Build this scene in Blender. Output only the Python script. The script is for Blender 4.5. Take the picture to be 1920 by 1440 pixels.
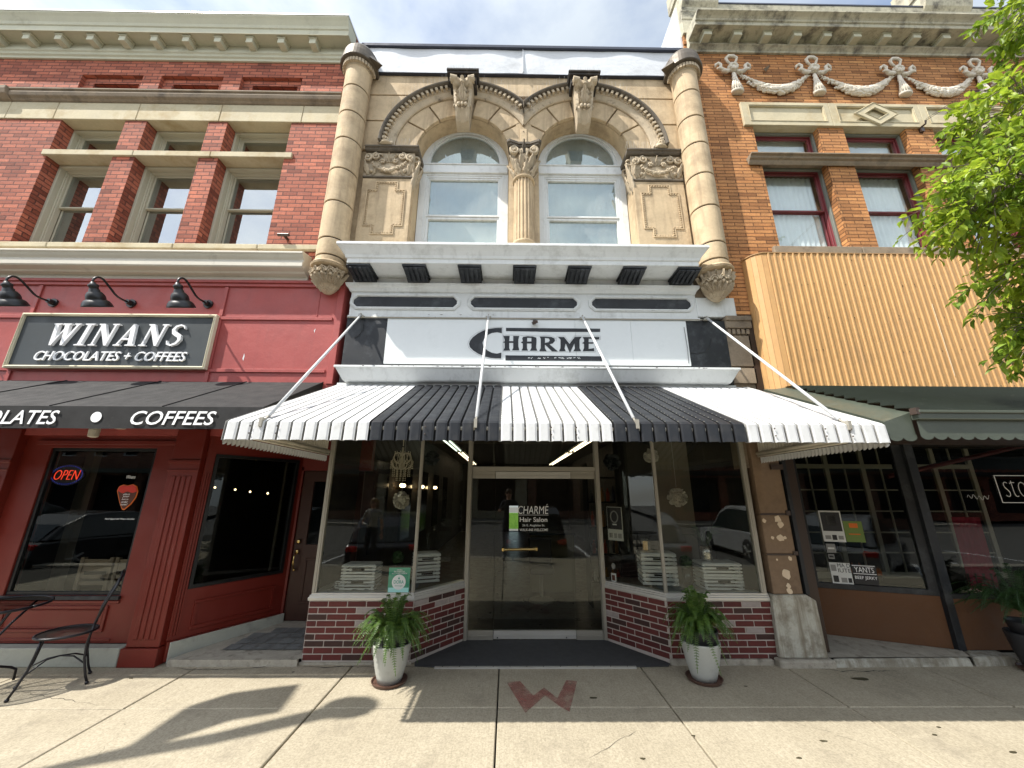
import bpy, math, random
from mathutils import Vector, Matrix
from mathutils.geometry import tessellate_polygon
R=math.radians; PI=math.pi
rnd=random.Random(7)
for o in list(bpy.data.objects): bpy.data.objects.remove(o)
scn=bpy.context.scene; COL=scn.collection

# ---------------------------------------------------------------- camera, sky, sun, exposure
FP=715.0; DC=4.6; HC=1.71
YAW,PIT,ROL=R(.635),R(15.884),R(.2136)
fw=Vector((math.sin(YAW)*math.cos(PIT),math.cos(YAW)*math.cos(PIT),math.sin(PIT)))
rt=Vector((math.cos(YAW),-math.sin(YAW),0)); up=rt.cross(fw)
rt,up=math.cos(ROL)*rt+math.sin(ROL)*up, math.cos(ROL)*up-math.sin(ROL)*rt
cam=bpy.data.cameras.new('camera'); cam.sensor_width=36; cam.lens=36*FP/1920; cam.clip_start=.05; cam.clip_end=500
co=bpy.data.objects.new('camera',cam); COL.objects.link(co)
m=Matrix((rt,up,-fw)).transposed().to_4x4(); m.translation=Vector((0,-DC,HC)); co.matrix_world=m
scn.camera=co
scn.render.resolution_x=1024; scn.render.resolution_y=768
w=bpy.data.worlds.new('World'); scn.world=w; w.use_nodes=True
nt=w.node_tree; nt.nodes.clear()
SUN=Vector((-.64,-.33,1)).normalized()
el=math.asin(SUN.z); az=math.atan2(SUN.x,SUN.y)
sk=nt.nodes.new('ShaderNodeTexSky'); sk.sky_type='NISHITA'; sk.sun_disc=False; sk.sun_elevation=el; sk.sun_rotation=az
sk.air_density=1.0; sk.dust_density=1.2; sk.ozone_density=1.0
tc=nt.nodes.new('ShaderNodeTexCoord'); mp=nt.nodes.new('ShaderNodeMapping'); mp.inputs['Scale'].default_value=(1,1,2.2)
no=nt.nodes.new('ShaderNodeTexNoise'); no.inputs['Scale'].default_value=2.6; no.inputs['Detail'].default_value=9; no.inputs['Roughness'].default_value=.56
rp=nt.nodes.new('ShaderNodeValToRGB'); rp.color_ramp.elements[0].position=.36; rp.color_ramp.elements[0].color=(.22,.22,.22,1); rp.color_ramp.elements[1].position=.64
mx=nt.nodes.new('ShaderNodeMixRGB'); mx.inputs['Color2'].default_value=(6.1,6.6,7.2,1)
bg=nt.nodes.new('ShaderNodeBackground'); bg.inputs['Strength'].default_value=.15
wo=nt.nodes.new('ShaderNodeOutputWorld')
L=nt.links.new
L(tc.outputs['Generated'],mp.inputs[0]); L(mp.outputs[0],no.inputs['Vector']); L(no.outputs['Fac'],rp.inputs[0])
dp=nt.nodes.new('ShaderNodeVectorMath'); dp.operation='DOT_PRODUCT'; dp.inputs[1].default_value=(-.4,-.9,.1)
mr=nt.nodes.new('ShaderNodeMapRange'); mr.inputs['From Min'].default_value=-.45; mr.inputs['From Max'].default_value=.5
cm=nt.nodes.new('ShaderNodeMixRGB'); cm.inputs['Color1'].default_value=(3.0,3.35,3.75,1); cm.inputs['Color2'].default_value=(8.2,8.5,8.7,1)   # thin cloud brightened behind the camera, roughly sunward, as fill for the facades
L(tc.outputs['Generated'],dp.inputs[0]); L(dp.outputs['Value'],mr.inputs['Value']); L(mr.outputs[0],cm.inputs['Fac']); L(cm.outputs[0],mx.inputs['Color2'])
L(rp.outputs[0],mx.inputs['Fac']); L(sk.outputs[0],mx.inputs['Color1']); L(mx.outputs[0],bg.inputs['Color']); L(bg.outputs[0],wo.inputs[0])
sl=bpy.data.lights.new('sun','SUN'); sl.energy=4.7; sl.angle=R(.6); sl.color=(1,.95,.87)
so=bpy.data.objects.new('sun',sl); COL.objects.link(so); so.rotation_euler=SUN.to_track_quat('Z','Y').to_euler(); so.location=(-10,-10,15)
scn.view_settings.view_transform='Standard'; scn.view_settings.look='None'; scn.view_settings.exposure=.76; scn.view_settings.gamma=1
scn.render.engine='CYCLES'

# ---------------------------------------------------------------- survey helpers: a pixel of the photo on a vertical plane y or on a level z
def ray(u,v): return (u-960)/FP*rt-(v-720)/FP*up+fw
def W(u,v,y=0.):
    d=ray(u,v);t=(y+DC)/d.y;return t*d.x,HC+t*d.z
def G(u,v,z=0.):
    d=ray(u,v);t=(z-HC)/d.z;return t*d.x,-DC+t*d.y
def Zz(v,p=0.,u=960): return W(u,v,-p)[1]

# ---------------------------------------------------------------- materials
def newmat(name):
    m=bpy.data.materials.new(name); m.use_nodes=True; n=m.node_tree; n.nodes.clear()
    out=n.nodes.new('ShaderNodeOutputMaterial'); return m,n,out
def ramp(n,fac,c):
    r=n.nodes.new('ShaderNodeValToRGB'); e=r.color_ramp.elements
    e[0].position,e[1].position=c[0][0],c[-1][0]; e[0].color=(*c[0][1],1); e[1].color=(*c[-1][1],1)
    for p,q in c[1:-1]:
        k=e.new(p); k.color=(*q,1)
    n.links.new(fac,r.inputs[0]); return r.outputs[0]
def noise(n,vec,scale,detail=5,rough=.6,mapscale=None):
    if mapscale:
        mp=n.nodes.new('ShaderNodeMapping'); mp.inputs['Scale'].default_value=mapscale; n.links.new(vec,mp.inputs[0]); vec=mp.outputs[0]
    t=n.nodes.new('ShaderNodeTexNoise'); t.inputs['Scale'].default_value=scale; t.inputs['Detail'].default_value=detail; t.inputs['Roughness'].default_value=rough
    n.links.new(vec,t.inputs['Vector']); return t.outputs['Fac']
def mixc(n,fac,a,b,mode='MIX'):
    x=n.nodes.new('ShaderNodeMixRGB'); x.blend_type=mode
    for s,v in ((0,fac),(1,a),(2,b)):
        if isinstance(v,(int,float)): x.inputs[s].default_value=v
        elif isinstance(v,tuple): x.inputs[s].default_value=(*v[:3],1)
        else: n.links.new(v,x.inputs[s])
    return x.outputs[0]
def bumpn(n,h,strength,dist=.01,prev=None):
    b=n.nodes.new('ShaderNodeBump'); b.inputs['Strength'].default_value=strength; b.inputs['Distance'].default_value=dist
    n.links.new(h,b.inputs['Height'])
    if prev: n.links.new(prev,b.inputs['Normal'])
    return b.outputs[0]
def pbsdf(n,out,col,rough=.7,metal=0,spec=.4,normal=None,emit=None,es=0):
    b=n.nodes.new('ShaderNodeBsdfPrincipled')
    for k,v in (('Base Color',col),('Roughness',rough),('Metallic',metal),('Specular IOR Level',spec)):
        if isinstance(v,(int,float)): b.inputs[k].default_value=v
        elif isinstance(v,tuple): b.inputs[k].default_value=(*v[:3],1)
        else: n.links.new(v,b.inputs[k])
    if normal: n.links.new(normal,b.inputs['Normal'])
    if emit: b.inputs['Emission Color'].default_value=(*emit,1); b.inputs['Emission Strength'].default_value=es
    n.links.new(b.outputs[0],out.inputs[0]); return b
def M(name,c,rough=.7,var=.18,sc=5,metal=0,spec=.4,bump=.15,bs=60,dirt=None,dsc=2.,dlo=.52,dhi=.7,streak=None,stlo=.5,sthi=.72,bd=.004):
    """painted / stone surface: base tone, soft variation, optional dirt patches and rain streaks"""
    m,n,out=newmat(name); t=n.nodes.new('ShaderNodeTexCoord').outputs['Object']
    a=tuple(x*(1-var) for x in c); b=tuple(min(1,x*(1+var)) for x in c)
    col=ramp(n,noise(n,t,sc,6,.62),[(.3,a),(.7,b)])
    col=mixc(n,.35,col,ramp(n,noise(n,t,sc*9,4,.7),[(.3,a),(.7,b)]))
    if dirt:
        f=ramp(n,noise(n,t,dsc,8,.7),[(dlo,(0,0,0)),(dhi,(1,1,1))]); col=mixc(n,f,col,dirt)
    if streak:
        f=ramp(n,noise(n,t,1,6,.65,(11,11,.9)),[(stlo,(0,0,0)),(sthi,(.85,.85,.85))]); col=mixc(n,f,col,streak)
    nm=bumpn(n,noise(n,t,bs,5,.7),bump,bd) if bump else None
    rg=ramp(n,noise(n,t,sc*2,4),[(.3,(max(0,rough-.1),)*3),(.7,(min(1,rough+.1),)*3)])
    pbsdf(n,out,col,rg,metal,spec,nm); return m
def brickmat(name,c1,c2,mort,bw,rh,ms,dark=(.1,.04,.03),dlo=.62):
    m,n,out=newmat(name); uv=n.nodes.new('ShaderNodeTexCoord')
    b=n.nodes.new('ShaderNodeTexBrick'); b.offset=.5; b.squash=1
    wob=n.nodes.new('ShaderNodeMixRGB'); wob.blend_type='ADD'; wob.inputs[0].default_value=1
    nz=n.nodes.new('ShaderNodeTexNoise'); nz.inputs['Scale'].default_value=14; nz.inputs['Detail'].default_value=3
    sc=n.nodes.new('ShaderNodeVectorMath'); sc.operation='MULTIPLY_ADD'; sc.inputs[1].default_value=(.011,.011,0); sc.inputs[2].default_value=(-.0055,-.0055,0)
    n.links.new(uv.outputs['UV'],nz.inputs['Vector']); n.links.new(nz.outputs['Color'],sc.inputs[0])
    n.links.new(uv.outputs['UV'],wob.inputs[1]); n.links.new(sc.outputs[0],wob.inputs[2])
    n.links.new(wob.outputs[0],b.inputs['Vector'])
    b.inputs['Scale'].default_value=1; b.inputs['Brick Width'].default_value=bw; b.inputs['Row Height'].default_value=rh
    b.inputs['Mortar Size'].default_value=ms; b.inputs['Mortar Smooth'].default_value=.35; b.inputs['Bias'].default_value=-.1
    b.inputs['Color1'].default_value=(*c1,1); b.inputs['Color2'].default_value=(*c2,1); b.inputs['Mortar'].default_value=(*mort,1)
    o=uv.outputs['Object']
    def mth(op,a,b=None):
        k=n.nodes.new('ShaderNodeMath'); k.operation=op
        for i_,q_ in enumerate((a,b)):
            if q_ is None: continue
            if isinstance(q_,(int,float)): k.inputs[i_].default_value=q_
            else: n.links.new(q_,k.inputs[i_])
        return k.outputs[0]
    sp=n.nodes.new('ShaderNodeSeparateXYZ'); n.links.new(wob.outputs[0],sp.inputs[0])
    row=mth('FLOOR',mth('DIVIDE',sp.outputs[1],rh)); ev=mth('SUBTRACT',1,mth('ABSOLUTE',mth('MODULO',row,2)))
    colm=mth('FLOOR',mth('DIVIDE',mth('ADD',sp.outputs[0],mth('MULTIPLY',ev,bw*.5)),bw))
    cb=n.nodes.new('ShaderNodeCombineXYZ'); n.links.new(row,cb.inputs[0]); n.links.new(colm,cb.inputs[1])
    wn=n.nodes.new('ShaderNodeTexWhiteNoise'); wn.noise_dimensions='3D'; n.links.new(cb.outputs[0],wn.inputs['Vector'])
    vary=ramp(n,wn.outputs['Value'],[(0,(.62,.60,.60)),(.06,(.66,.62,.60)),(.08,(.86,.84,.82)),(.5,(1,1,1)),(.93,(1.14,1.10,1.04)),(.95,(1.2,1.24,1.22)),(1,(1.3,1.38,1.36))])
    g=ramp(n,noise(n,o,1.3,8,.7),[(.3,(.72,.72,.74)),(.72,(1.18,1.15,1.12))])
    col=mixc(n,1.,b.outputs['Color'],g,'MULTIPLY')
    col=mixc(n,1.,col,vary,'MULTIPLY')
    g2=ramp(n,noise(n,o,42,5,.75),[(.3,(.70,.70,.70)),(.7,(1.22,1.22,1.22))])
    col=mixc(n,1.,col,g2,'MULTIPLY')
    f=ramp(n,noise(n,o,3.1,9,.75),[(dlo,(0,0,0)),(dlo+.14,(.8,.8,.8))]); col=mixc(n,f,col,dark)
    f=ramp(n,noise(n,o,2.0,10,.8),[(.64,(0,0,0)),(.78,(.38,.38,.38))]); col=mixc(n,f,col,(.52,.36,.29))
    inv=n.nodes.new('ShaderNodeInvert'); n.links.new(b.outputs['Fac'],inv.inputs[1])
    nm=bumpn(n,inv.outputs[0],.9,.006); nm=bumpn(n,noise(n,o,90,4,.7),.35,.004,nm)
    pbsdf(n,out,col,.82,0,.3,nm); return m
def flat(name,c,rough=.6,metal=0,spec=.4,emit=None,es=0):
    m,n,out=newmat(name); pbsdf(n,out,c,rough,metal,spec,None,emit,es); return m
def glassmat(name,k=1.,base=.04,tint=(.8,.84,.82),gt=(.95,1,1),rough=0.,dust=0):
    m,n,out=newmat(name)
    fr=n.nodes.new('ShaderNodeFresnel'); fr.inputs['IOR'].default_value=1.45
    ma=n.nodes.new('ShaderNodeMath'); ma.operation='MULTIPLY_ADD'; ma.inputs[1].default_value=k; ma.inputs[2].default_value=base; ma.use_clamp=True
    t=n.nodes.new('ShaderNodeBsdfTransparent'); t.inputs[0].default_value=(*tint,1)
    g=n.nodes.new('ShaderNodeBsdfGlossy'); g.inputs['Color'].default_value=(*gt,1); g.inputs['Roughness'].default_value=rough
    tcn=n.nodes.new('ShaderNodeTexCoord')
    bp=bumpn(n,noise(n,tcn.outputs['Object'],1.7,2,.5),.012,.05); n.links.new(bp,g.inputs['Normal'])
    x=n.nodes.new('ShaderNodeMixShader'); n.links.new(fr.outputs[0],ma.inputs[0])
    ge=n.nodes.new('ShaderNodeNewGeometry'); ib=n.nodes.new('ShaderNodeMath'); ib.operation='SUBTRACT'; ib.inputs[0].default_value=1; n.links.new(ge.outputs['Backfacing'],ib.inputs[1])   # one reflection per pane: the entering face
    mu=n.nodes.new('ShaderNodeMath'); mu.operation='MULTIPLY'; n.links.new(ma.outputs[0],mu.inputs[0]); n.links.new(ib.outputs[0],mu.inputs[1]); n.links.new(mu.outputs[0],x.inputs[0])
    n.links.new(t.outputs[0],x.inputs[1]); n.links.new(g.outputs[0],x.inputs[2])
    last=x.outputs[0]
    if dust:
        d=n.nodes.new('ShaderNodeBsdfDiffuse'); d.inputs[0].default_value=(.55,.58,.55,1)
        y=n.nodes.new('ShaderNodeMixShader')
        f=ramp(n,noise(n,tcn.outputs['Object'],2.2,6,.7,(3,3,1)),[(.3,(dust*.4,)*3),(.75,(dust*1.5,)*3)])
        n.links.new(f,y.inputs[0]); n.links.new(last,y.inputs[1]); n.links.new(d.outputs[0],y.inputs[2]); last=y.outputs[0]
    n.links.new(last,out.inputs[0]); return m
def perf(name,c,hole=.34,sc=75.):
    m,n,out=newmat(name); t=n.nodes.new('ShaderNodeTexCoord').outputs['Object']
    v=n.nodes.new('ShaderNodeTexVoronoi'); v.inputs['Scale'].default_value=sc; v.inputs['Randomness'].default_value=.0; n.links.new(t,v.inputs['Vector'])
    f=ramp(n,v.outputs['Distance'],[(hole,(0,0,0)),(hole+.03,(1,1,1))])
    b=n.nodes.new('ShaderNodeBsdfPrincipled'); b.inputs['Base Color'].default_value=(*c,1); b.inputs['Roughness'].default_value=.45
    tr=n.nodes.new('ShaderNodeBsdfTransparent'); x=n.nodes.new('ShaderNodeMixShader'); n.links.new(f,x.inputs[0]); n.links.new(tr.outputs[0],x.inputs[1]); n.links.new(b.outputs[0],x.inputs[2]); n.links.new(x.outputs[0],out.inputs[0]); return m
def leafmat(name,c1,c2,tr=.45,c3=None):
    m,n,out=newmat(name); t=n.nodes.new('ShaderNodeTexCoord').outputs['Object']
    col=ramp(n,noise(n,t,2.3,4,.6),[(.32,c1),(.68,c2)])
    col=mixc(n,.4,col,ramp(n,noise(n,t,23,2,.5),[(.35,c1),(.7,c3 or c2)]))
    b=n.nodes.new('ShaderNodeBsdfPrincipled'); n.links.new(col,b.inputs['Base Color']); b.inputs['Roughness'].default_value=.42; b.inputs['Specular IOR Level'].default_value=.45
    d=n.nodes.new('ShaderNodeBsdfTranslucent'); n.links.new(col,d.inputs[0])
    x=n.nodes.new('ShaderNodeMixShader'); x.inputs[0].default_value=tr
    n.links.new(b.outputs[0],x.inputs[1]); n.links.new(d.outputs[0],x.inputs[2]); n.links.new(x.outputs[0],out.inputs[0]); return m

red_brick=brickmat('red_brick',(.47,.155,.095),(.28,.082,.052),(.15,.06,.045),.205,.067,.008,(.10,.04,.032),.64)
gold_brick=brickmat('gold_brick',(.53,.255,.10),(.39,.175,.066),(.17,.08,.035),.27,.058,.007,(.26,.12,.055),.62)
opp_brick=brickmat('far_brick',(.33,.15,.09),(.25,.10,.07),(.3,.25,.2),.22,.075,.01)
STREAKD=(.16,.115,.07)
stone=M('tan_sandstone',(.51,.395,.25),.85,.2,2.6,bump=.5,bs=34,dirt=(.27,.195,.115),dsc=2.1,dlo=.47,dhi=.74,streak=(.27,.20,.125),stlo=.52,sthi=.76,bd=.008)
stone_carve=M('carved_sandstone',(.45,.37,.26),.85,.2,9,bump=.5,bs=70,dirt=(.12,.095,.07),dsc=8,dlo=.56,dhi=.72,bd=.006)
stone_grime=M('blackened_stone',(.035,.031,.028),.9,.4,8,bump=.5,bs=60,dirt=(.16,.13,.10),dsc=7,dlo=.58,dhi=.75)
stone_soot=M('sooty_stone',(.13,.11,.085),.9,.3,8,bump=.5,bs=60,dirt=(.05,.045,.04),dsc=7,dlo=.5,dhi=.7)
joint_m=flat('deep_open_joint',(.035,.026,.02),.95)
band_stone=M('pale_sandstone',(.50,.44,.30),.85,.16,3,bump=.3,bs=45,dirt=(.36,.27,.14),dsc=2.2,dlo=.5,dhi=.74)
dark_stone=M('brown_stone',(.24,.19,.135),.85,.3,5,bump=.4,bs=45,dirt=(.12,.095,.07),dsc=3)
cream=M('cream_cornice_paint',(.50,.49,.37),.7,.1,4,bump=.1,bs=30,dirt=(.30,.28,.2),dsc=3,dlo=.6,dhi=.8)
dirty_cream=M('weathered_cornice_paint',(.47,.44,.33),.75,.2,4,bump=.3,bs=40,dirt=(.13,.12,.095),dsc=3.2,dlo=.49,dhi=.64,streak=(.22,.2,.15),stlo=.52,sthi=.75)
grey_cornice=M('greige_cornice_paint',(.54,.51,.43),.6,.07,3,bump=.08,bs=30,dirt=(.36,.33,.27),dsc=4,dlo=.6,dhi=.8)
win_trim=M('stone_grey_window_paint',(.44,.42,.32),.6,.06,4,bump=.05,bs=30)
white=M('white_paint',(.66,.68,.67),.55,.06,3,bump=.25,bs=22,dirt=(.42,.43,.41),dsc=3.5,dlo=.53,dhi=.78,streak=(.42,.43,.42),stlo=.55,sthi=.82)
white_clean=M('white_sign_board',(.66,.69,.69),.45,.04,2,bump=.15,bs=4,dirt=(.54,.57,.57),dsc=2,dlo=.6,dhi=.9)
white_awn=M('white_awning_enamel',(.56,.57,.57),.4,.05,3,bump=.25,bs=9,dirt=(.36,.36,.34),dsc=6,dlo=.55,dhi=.82,streak=(.40,.39,.36),stlo=.60,sthi=.85,bd=.012)
awn_under=M('cream_awning_enamel',(.62,.58,.48),.5,.1,6,bump=.05,bs=20,dirt=(.42,.38,.3),dsc=5)
groove_w=M('white_groove_painted_shade',(.27,.27,.26),.6,.2,6,bump=.1)  # groove shade painted in as dark grey so the white ribs read
groove_b=M('black_groove_painted_shade',(.008,.008,.009),.6,.2,6,bump=.1)  # same painted-in shade for the grooves of the charcoal stripes
black_awn=M('charcoal_awning_enamel',(.016,.018,.022),.42,.12,4,spec=.3,bump=.06,bs=20,dirt=(.04,.04,.04),dsc=6,dlo=.5,dhi=.75,bd=.012,streak=(.05,.05,.05),stlo=.58,sthi=.8)
black_paint=M('charcoal_paint',(.014,.016,.019),.5,.2,5,bump=.1,bs=50,dirt=(.05,.055,.06),dsc=4)
metal_sheet=M('white_sheet_metal',(.60,.62,.64),.38,.05,1.5,spec=.5,bump=.25,bs=1.8,dirt=(.38,.39,.4),dsc=1.4,dlo=.52,dhi=.8,bd=.06)
flash=flat('bright_roof_flashing',(.8,.8,.8),.25,.9)
dark_metal=M('dark_flashing',(.05,.055,.075),.4,.2,5,metal=.3,bump=.05)
crown_metal=M('weathered_copper_brown',(.10,.083,.064),.5,.25,5,metal=.35,bump=.25,bs=25,dirt=(.17,.145,.11),dsc=3)
red_paint=M('brick_red_paint',(.34,.068,.060),.5,.07,2.5,bump=.3,bs=4,dirt=(.26,.055,.05),dsc=2.2,dlo=.48,dhi=.8,streak=(.27,.062,.056),stlo=.56,sthi=.85,bd=.02)
red_deep=M('deep_red_paint',(.145,.0155,.009),.42,.1,3,spec=.45,bump=.05,bs=20)
fabric=M('black_awning_canvas',(.013,.013,.0135),.8,.12,4,bump=.3,bs=240,dirt=(.06,.058,.055),dsc=9,dlo=.62,dhi=.75)
limestone=M('pale_limestone',(.38,.39,.34),.75,.1,3,bump=.2,bs=60,dirt=(.25,.25,.22),dsc=4)
sign_black=M('slate_black_sign',(.038,.046,.05),.5,.15,3,bump=.06,bs=60)
sign_cream=flat('cream_sign_frame',(.72,.66,.48),.5)
letter_white=flat('white_letter',(.86,.87,.88),.35)
lamp_black=M('satin_black_metal',(.007,.008,.009),.38,.1,6,spec=.5,bump=.03)
iron=M('black_wrought_iron',(.008,.008,.012),.4,.2,20,spec=.4,bump=.1,bs=80)
rust_iron=M('brown_black_iron',(.045,.028,.02),.45,.3,30,spec=.5,bump=.3,bs=120)
mesh_metal=perf('expanded_mesh_metal',(.02,.013,.010))
steel=M('brushed_aluminium',(.34,.32,.27),.42,.05,3,metal=.3,spec=.5,bump=0)
steel_b=M('bright_aluminium',(.52,.51,.47),.36,.04,3,metal=.4,spec=.5,bump=0)
siding_m=M('orange_tan_siding',(.52,.30,.122),.55,.08,1.6,bump=.35,bs=5,dirt=(.38,.235,.11),dsc=3,dlo=.55,dhi=.85,streak=(.42,.265,.13),stlo=.56,sthi=.85,bd=.02)
siding_e=M('siding_seam',(.36,.21,.09),.55,.1,2)
green_awn=M('dark_green_metal',(.060,.072,.055),.42,.15,3,spec=.5,bump=.08,bs=16,dirt=(.12,.13,.105),dsc=5,dlo=.6,dhi=.8)
brown_wood=M('dark_brown_paint',(.035,.02,.013),.5,.15,6,bump=.08)
stucco=M('ochre_brown_stucco',(.115,.052,.022),.75,.1,4,bump=.3,bs=70)
maroon=flat('maroon_sash',(.17,.03,.035),.4)
grey_green=M('grey_green_frame',(.17,.18,.155),.55,.08,4,bump=.05)
bulk_m=M('tan_bulk_stone',(.20,.135,.085),.8,.2,3,bump=.3,bs=45,dirt=(.12,.08,.05),dsc=2.4,dlo=.48,dhi=.7)
plaster_chip=M('chipped_plaster',(.62,.50,.36),.9,.1,20,bump=.3)
marble=M('weathered_white_stone',(.42,.41,.35),.75,.2,7,bump=.4,bs=40,dirt=(.22,.2,.155),dsc=5,dlo=.45,dhi=.62,streak=(.2,.17,.12),stlo=.46,sthi=.62)
conc_edge=M('old_concrete',(.36,.33,.27),.85,.25,10,bump=.6,bs=40,dirt=(.17,.15,.12),dsc=8)
bk=[M('bulkhead_brick_%s'%n,c,.7,.2,14,bump=.3,bs=70) for n,c in (('maroon',(.105,.022,.018)),('oxblood',(.08,.016,.014)),('umber',(.045,.02,.016)),('pale',(.30,.26,.24)))]
mortar_m=M('pale_mortar',(.42,.37,.33),.9,.12,20,bump=.4,bs=90)
mat_rubber=M('grey_entry_mat',(.055,.056,.058),.9,.2,12,bump=.8,bs=260)
slate_fl=M('patchy_slate_tiles',(.16,.165,.16),.7,.5,5,bump=.2)
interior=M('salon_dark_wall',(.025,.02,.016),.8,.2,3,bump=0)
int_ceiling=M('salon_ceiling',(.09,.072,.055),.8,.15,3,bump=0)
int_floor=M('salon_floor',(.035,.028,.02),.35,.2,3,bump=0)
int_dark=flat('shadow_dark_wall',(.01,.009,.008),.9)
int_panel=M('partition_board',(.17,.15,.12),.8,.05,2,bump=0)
tube_e=flat('fluorescent_tube',(1,1,1),.5,emit=(1,.82,.56),es=3.2)
tube_g=flat('cool_fluorescent_tube',(1,1,1),.5,emit=(.85,1,.8),es=2)
bulb_e=flat('warm_bulb',(1,.8,.5),.5,emit=(1,.72,.4),es=7)
cloth_grey=M('grey_cloth',(.16,.17,.18),.9,.2,6,bump=.5,bs=30)
crate_w=M('white_crate_wood',(.68,.69,.68),.6,.05,20,bump=.15,bs=80)
paper_w=flat('paper_white',(.66,.67,.65),.6)
paper_b=flat('paper_black',(.02,.02,.022),.5)
lime=flat('lime_paper',(.15,.22,.05),.6); orange_p=flat('orange_ink',(.7,.16,.02),.6)
teal=flat('teal_green_poster',(.02,.30,.19),.5); aqua=flat('aqua_ink',(.35,.66,.62),.5)
berry=flat('strawberry_red',(.55,.03,.015),.5); choc=flat('chocolate_brown',(.09,.025,.012),.4)
neon_r=flat('red_led',(.9,.05,.03),.5,emit=(1,.07,.03),es=.75); neon_b=flat('blue_led',(.05,.08,.6),.5,emit=(.06,.1,1),es=.5)
brass=flat('polished_brass',(.75,.55,.22),.22,1)
silver=M('hammered_silver',(.6,.58,.55),.25,.2,30,metal=1,bump=.8,bs=50)
crystal=flat('crystal_glass',(.78,.70,.55),.3,.0,.9)
tissue=M('tissue_paper',(.62,.60,.55),.9,.08,20,bump=.3)
tissue_d=M('dark_tissue_paper',(.06,.07,.08),.9,.1,20,bump=.3)
door_wood=M('dark_brown_door',(.045,.016,.010),.4,.2,6,bump=.08)
pot_m=M('pale_grey_planter',(.40,.41,.38),.55,.08,5,bump=.15,bs=40,dirt=(.25,.25,.22),dsc=3.5,dlo=.55,dhi=.75)
pot_in=M('black_nursery_pot',(.03,.03,.032),.5,.1,5,bump=.05)
saucer_m=M('brown_saucer',(.10,.055,.04),.5,.2,8,bump=.1)
fern_m=leafmat('fern_green',(.035,.085,.016),(.09,.18,.032),.3,(.22,.33,.06))
fern_d=leafmat('dark_fern_green',(.022,.055,.018),(.05,.11,.03),.3)
tree_m=leafmat('fresh_leaf_green',(.17,.28,.02),(.42,.55,.045),.5,(.60,.66,.07))
tree_d=leafmat('mid_leaf_green',(.11,.20,.02),(.27,.40,.04),.45,(.36,.47,.05))
bark=M('grey_bark',(.16,.13,.10),.9,.3,12,bump=.8,bs=30)
shade_blind=M('grey_window_blind',(.42,.43,.43),.8,.06,3,bump=0)
curtain=M('pale_lace_curtain',(.62,.67,.67),.9,.05,3,bump=.2,bs=30)
teal_shade=M('pale_teal_roller_shade',(.30,.37,.37),.8,.06,2,bump=0)
glass_up=glassmat('old_window_glass',1.0,.22,(.9,.93,.93),(.84,.95,.93),0,.16)
glass_blind=glassmat('sash_glass',1.0,.34,(.62,.68,.68),(.92,.97,1))
glass_curt=glassmat('curtain_glass',1.0,.10,(.98,.99,.99),(.9,1,1))
glass_shop=glassmat('shop_glass',.80,.022,(.84,.85,.82),(.9,.95,.92))
glass_dark=glassmat('tinted_shop_glass',.9,.02,(.72,.74,.70),(.85,.9,.88))

# concrete pavement with broom lines, stains and gum
def pavement():
    m,n,out=newmat('broomed_concrete'); t=n.nodes.new('ShaderNodeTexCoord').outputs['Object']
    col=ramp(n,noise(n,t,1.1,9,.7),[(.28,(.325,.285,.212)),(.72,(.41,.365,.28))])
    fi=ramp(n,noise(n,t,64,4,.8),[(.34,(.74,.73,.70)),(.60,(1.12,1.12,1.11))]); col=mixc(n,1.,col,fi,'MULTIPLY')
    br=ramp(n,noise(n,t,1,4,.7,(95,2.2,1)),[(.30,(.90,.90,.89)),(.62,(1.03,1.03,1.03))]); col=mixc(n,1.,col,br,'MULTIPLY')
    st=ramp(n,noise(n,t,2.6,10,.8),[(.52,(0,0,0)),(.70,(.55,.55,.55))]); col=mixc(n,st,col,(.19,.165,.125)); s2=ramp(n,noise(n,t,9,6,.8),[(.62,(0,0,0)),(.72,(.5,.5,.5))]); col=mixc(n,s2,col,(.14,.12,.09))
    vo=n.nodes.new('ShaderNodeTexVoronoi'); vo.inputs['Scale'].default_value=1.9; n.links.new(t,vo.inputs['Vector'])
    gum=ramp(n,vo.outputs['Distance'],[(.022,(1,1,1)),(.032,(0,0,0))])
    sel=ramp(n,vo.outputs['Color'],[(.40,(0,0,0)),(.42,(1,1,1))]); gum=mixc(n,1.,gum,sel,'MULTIPLY')
    col=mixc(n,gum,col,(.075,.06,.045))
    nm=bumpn(n,noise(n,t,1,4,.7,(95,2.2,1)),.35,.004); nm=bumpn(n,noise(n,t,170,3,.8),.35,.003,nm)
    pbsdf(n,out,col,.85,0,.3,nm); return m
pave_m=pavement()
asphalt=M('asphalt',(.12,.115,.105),.9,.2,6,bump=.6,bs=150)

# ---------------------------------------------------------------- mesh helpers
def tagp(o,label=None,cat=None,group=None,kind=None):
    if label: o['label']=label
    if cat: o['category']=cat
    if group: o['group']=group
    if kind: o['kind']=kind
    return o
def setparent(o,p):
    if p is not None:
        o.parent=p; o.matrix_parent_inverse=Matrix.Translation(-WL(p))
def WL(p):
    v=Vector(p.location)
    while p.parent:
        v=Vector(p.get('wl',list(p.location))); break
    return v
def boxuv(me,off=Vector((0,0,0))):
    uvl=me.uv_layers.new(name='UVMap').data
    for p in me.polygons:
        nn=p.normal
        if abs(nn.z)<.75:
            tg=Vector((0,0,1)).cross(nn); tg.normalize()
            for li in p.loop_indices:
                v=me.vertices[me.loops[li].vertex_index].co+off; uvl[li].uv=(v.dot(tg)+ (7.3 if abs(nn.x)>.8 else 0),v.z)
        else:
            for li in p.loop_indices:
                v=me.vertices[me.loops[li].vertex_index].co+off; uvl[li].uv=(v.x,v.y)
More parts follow.
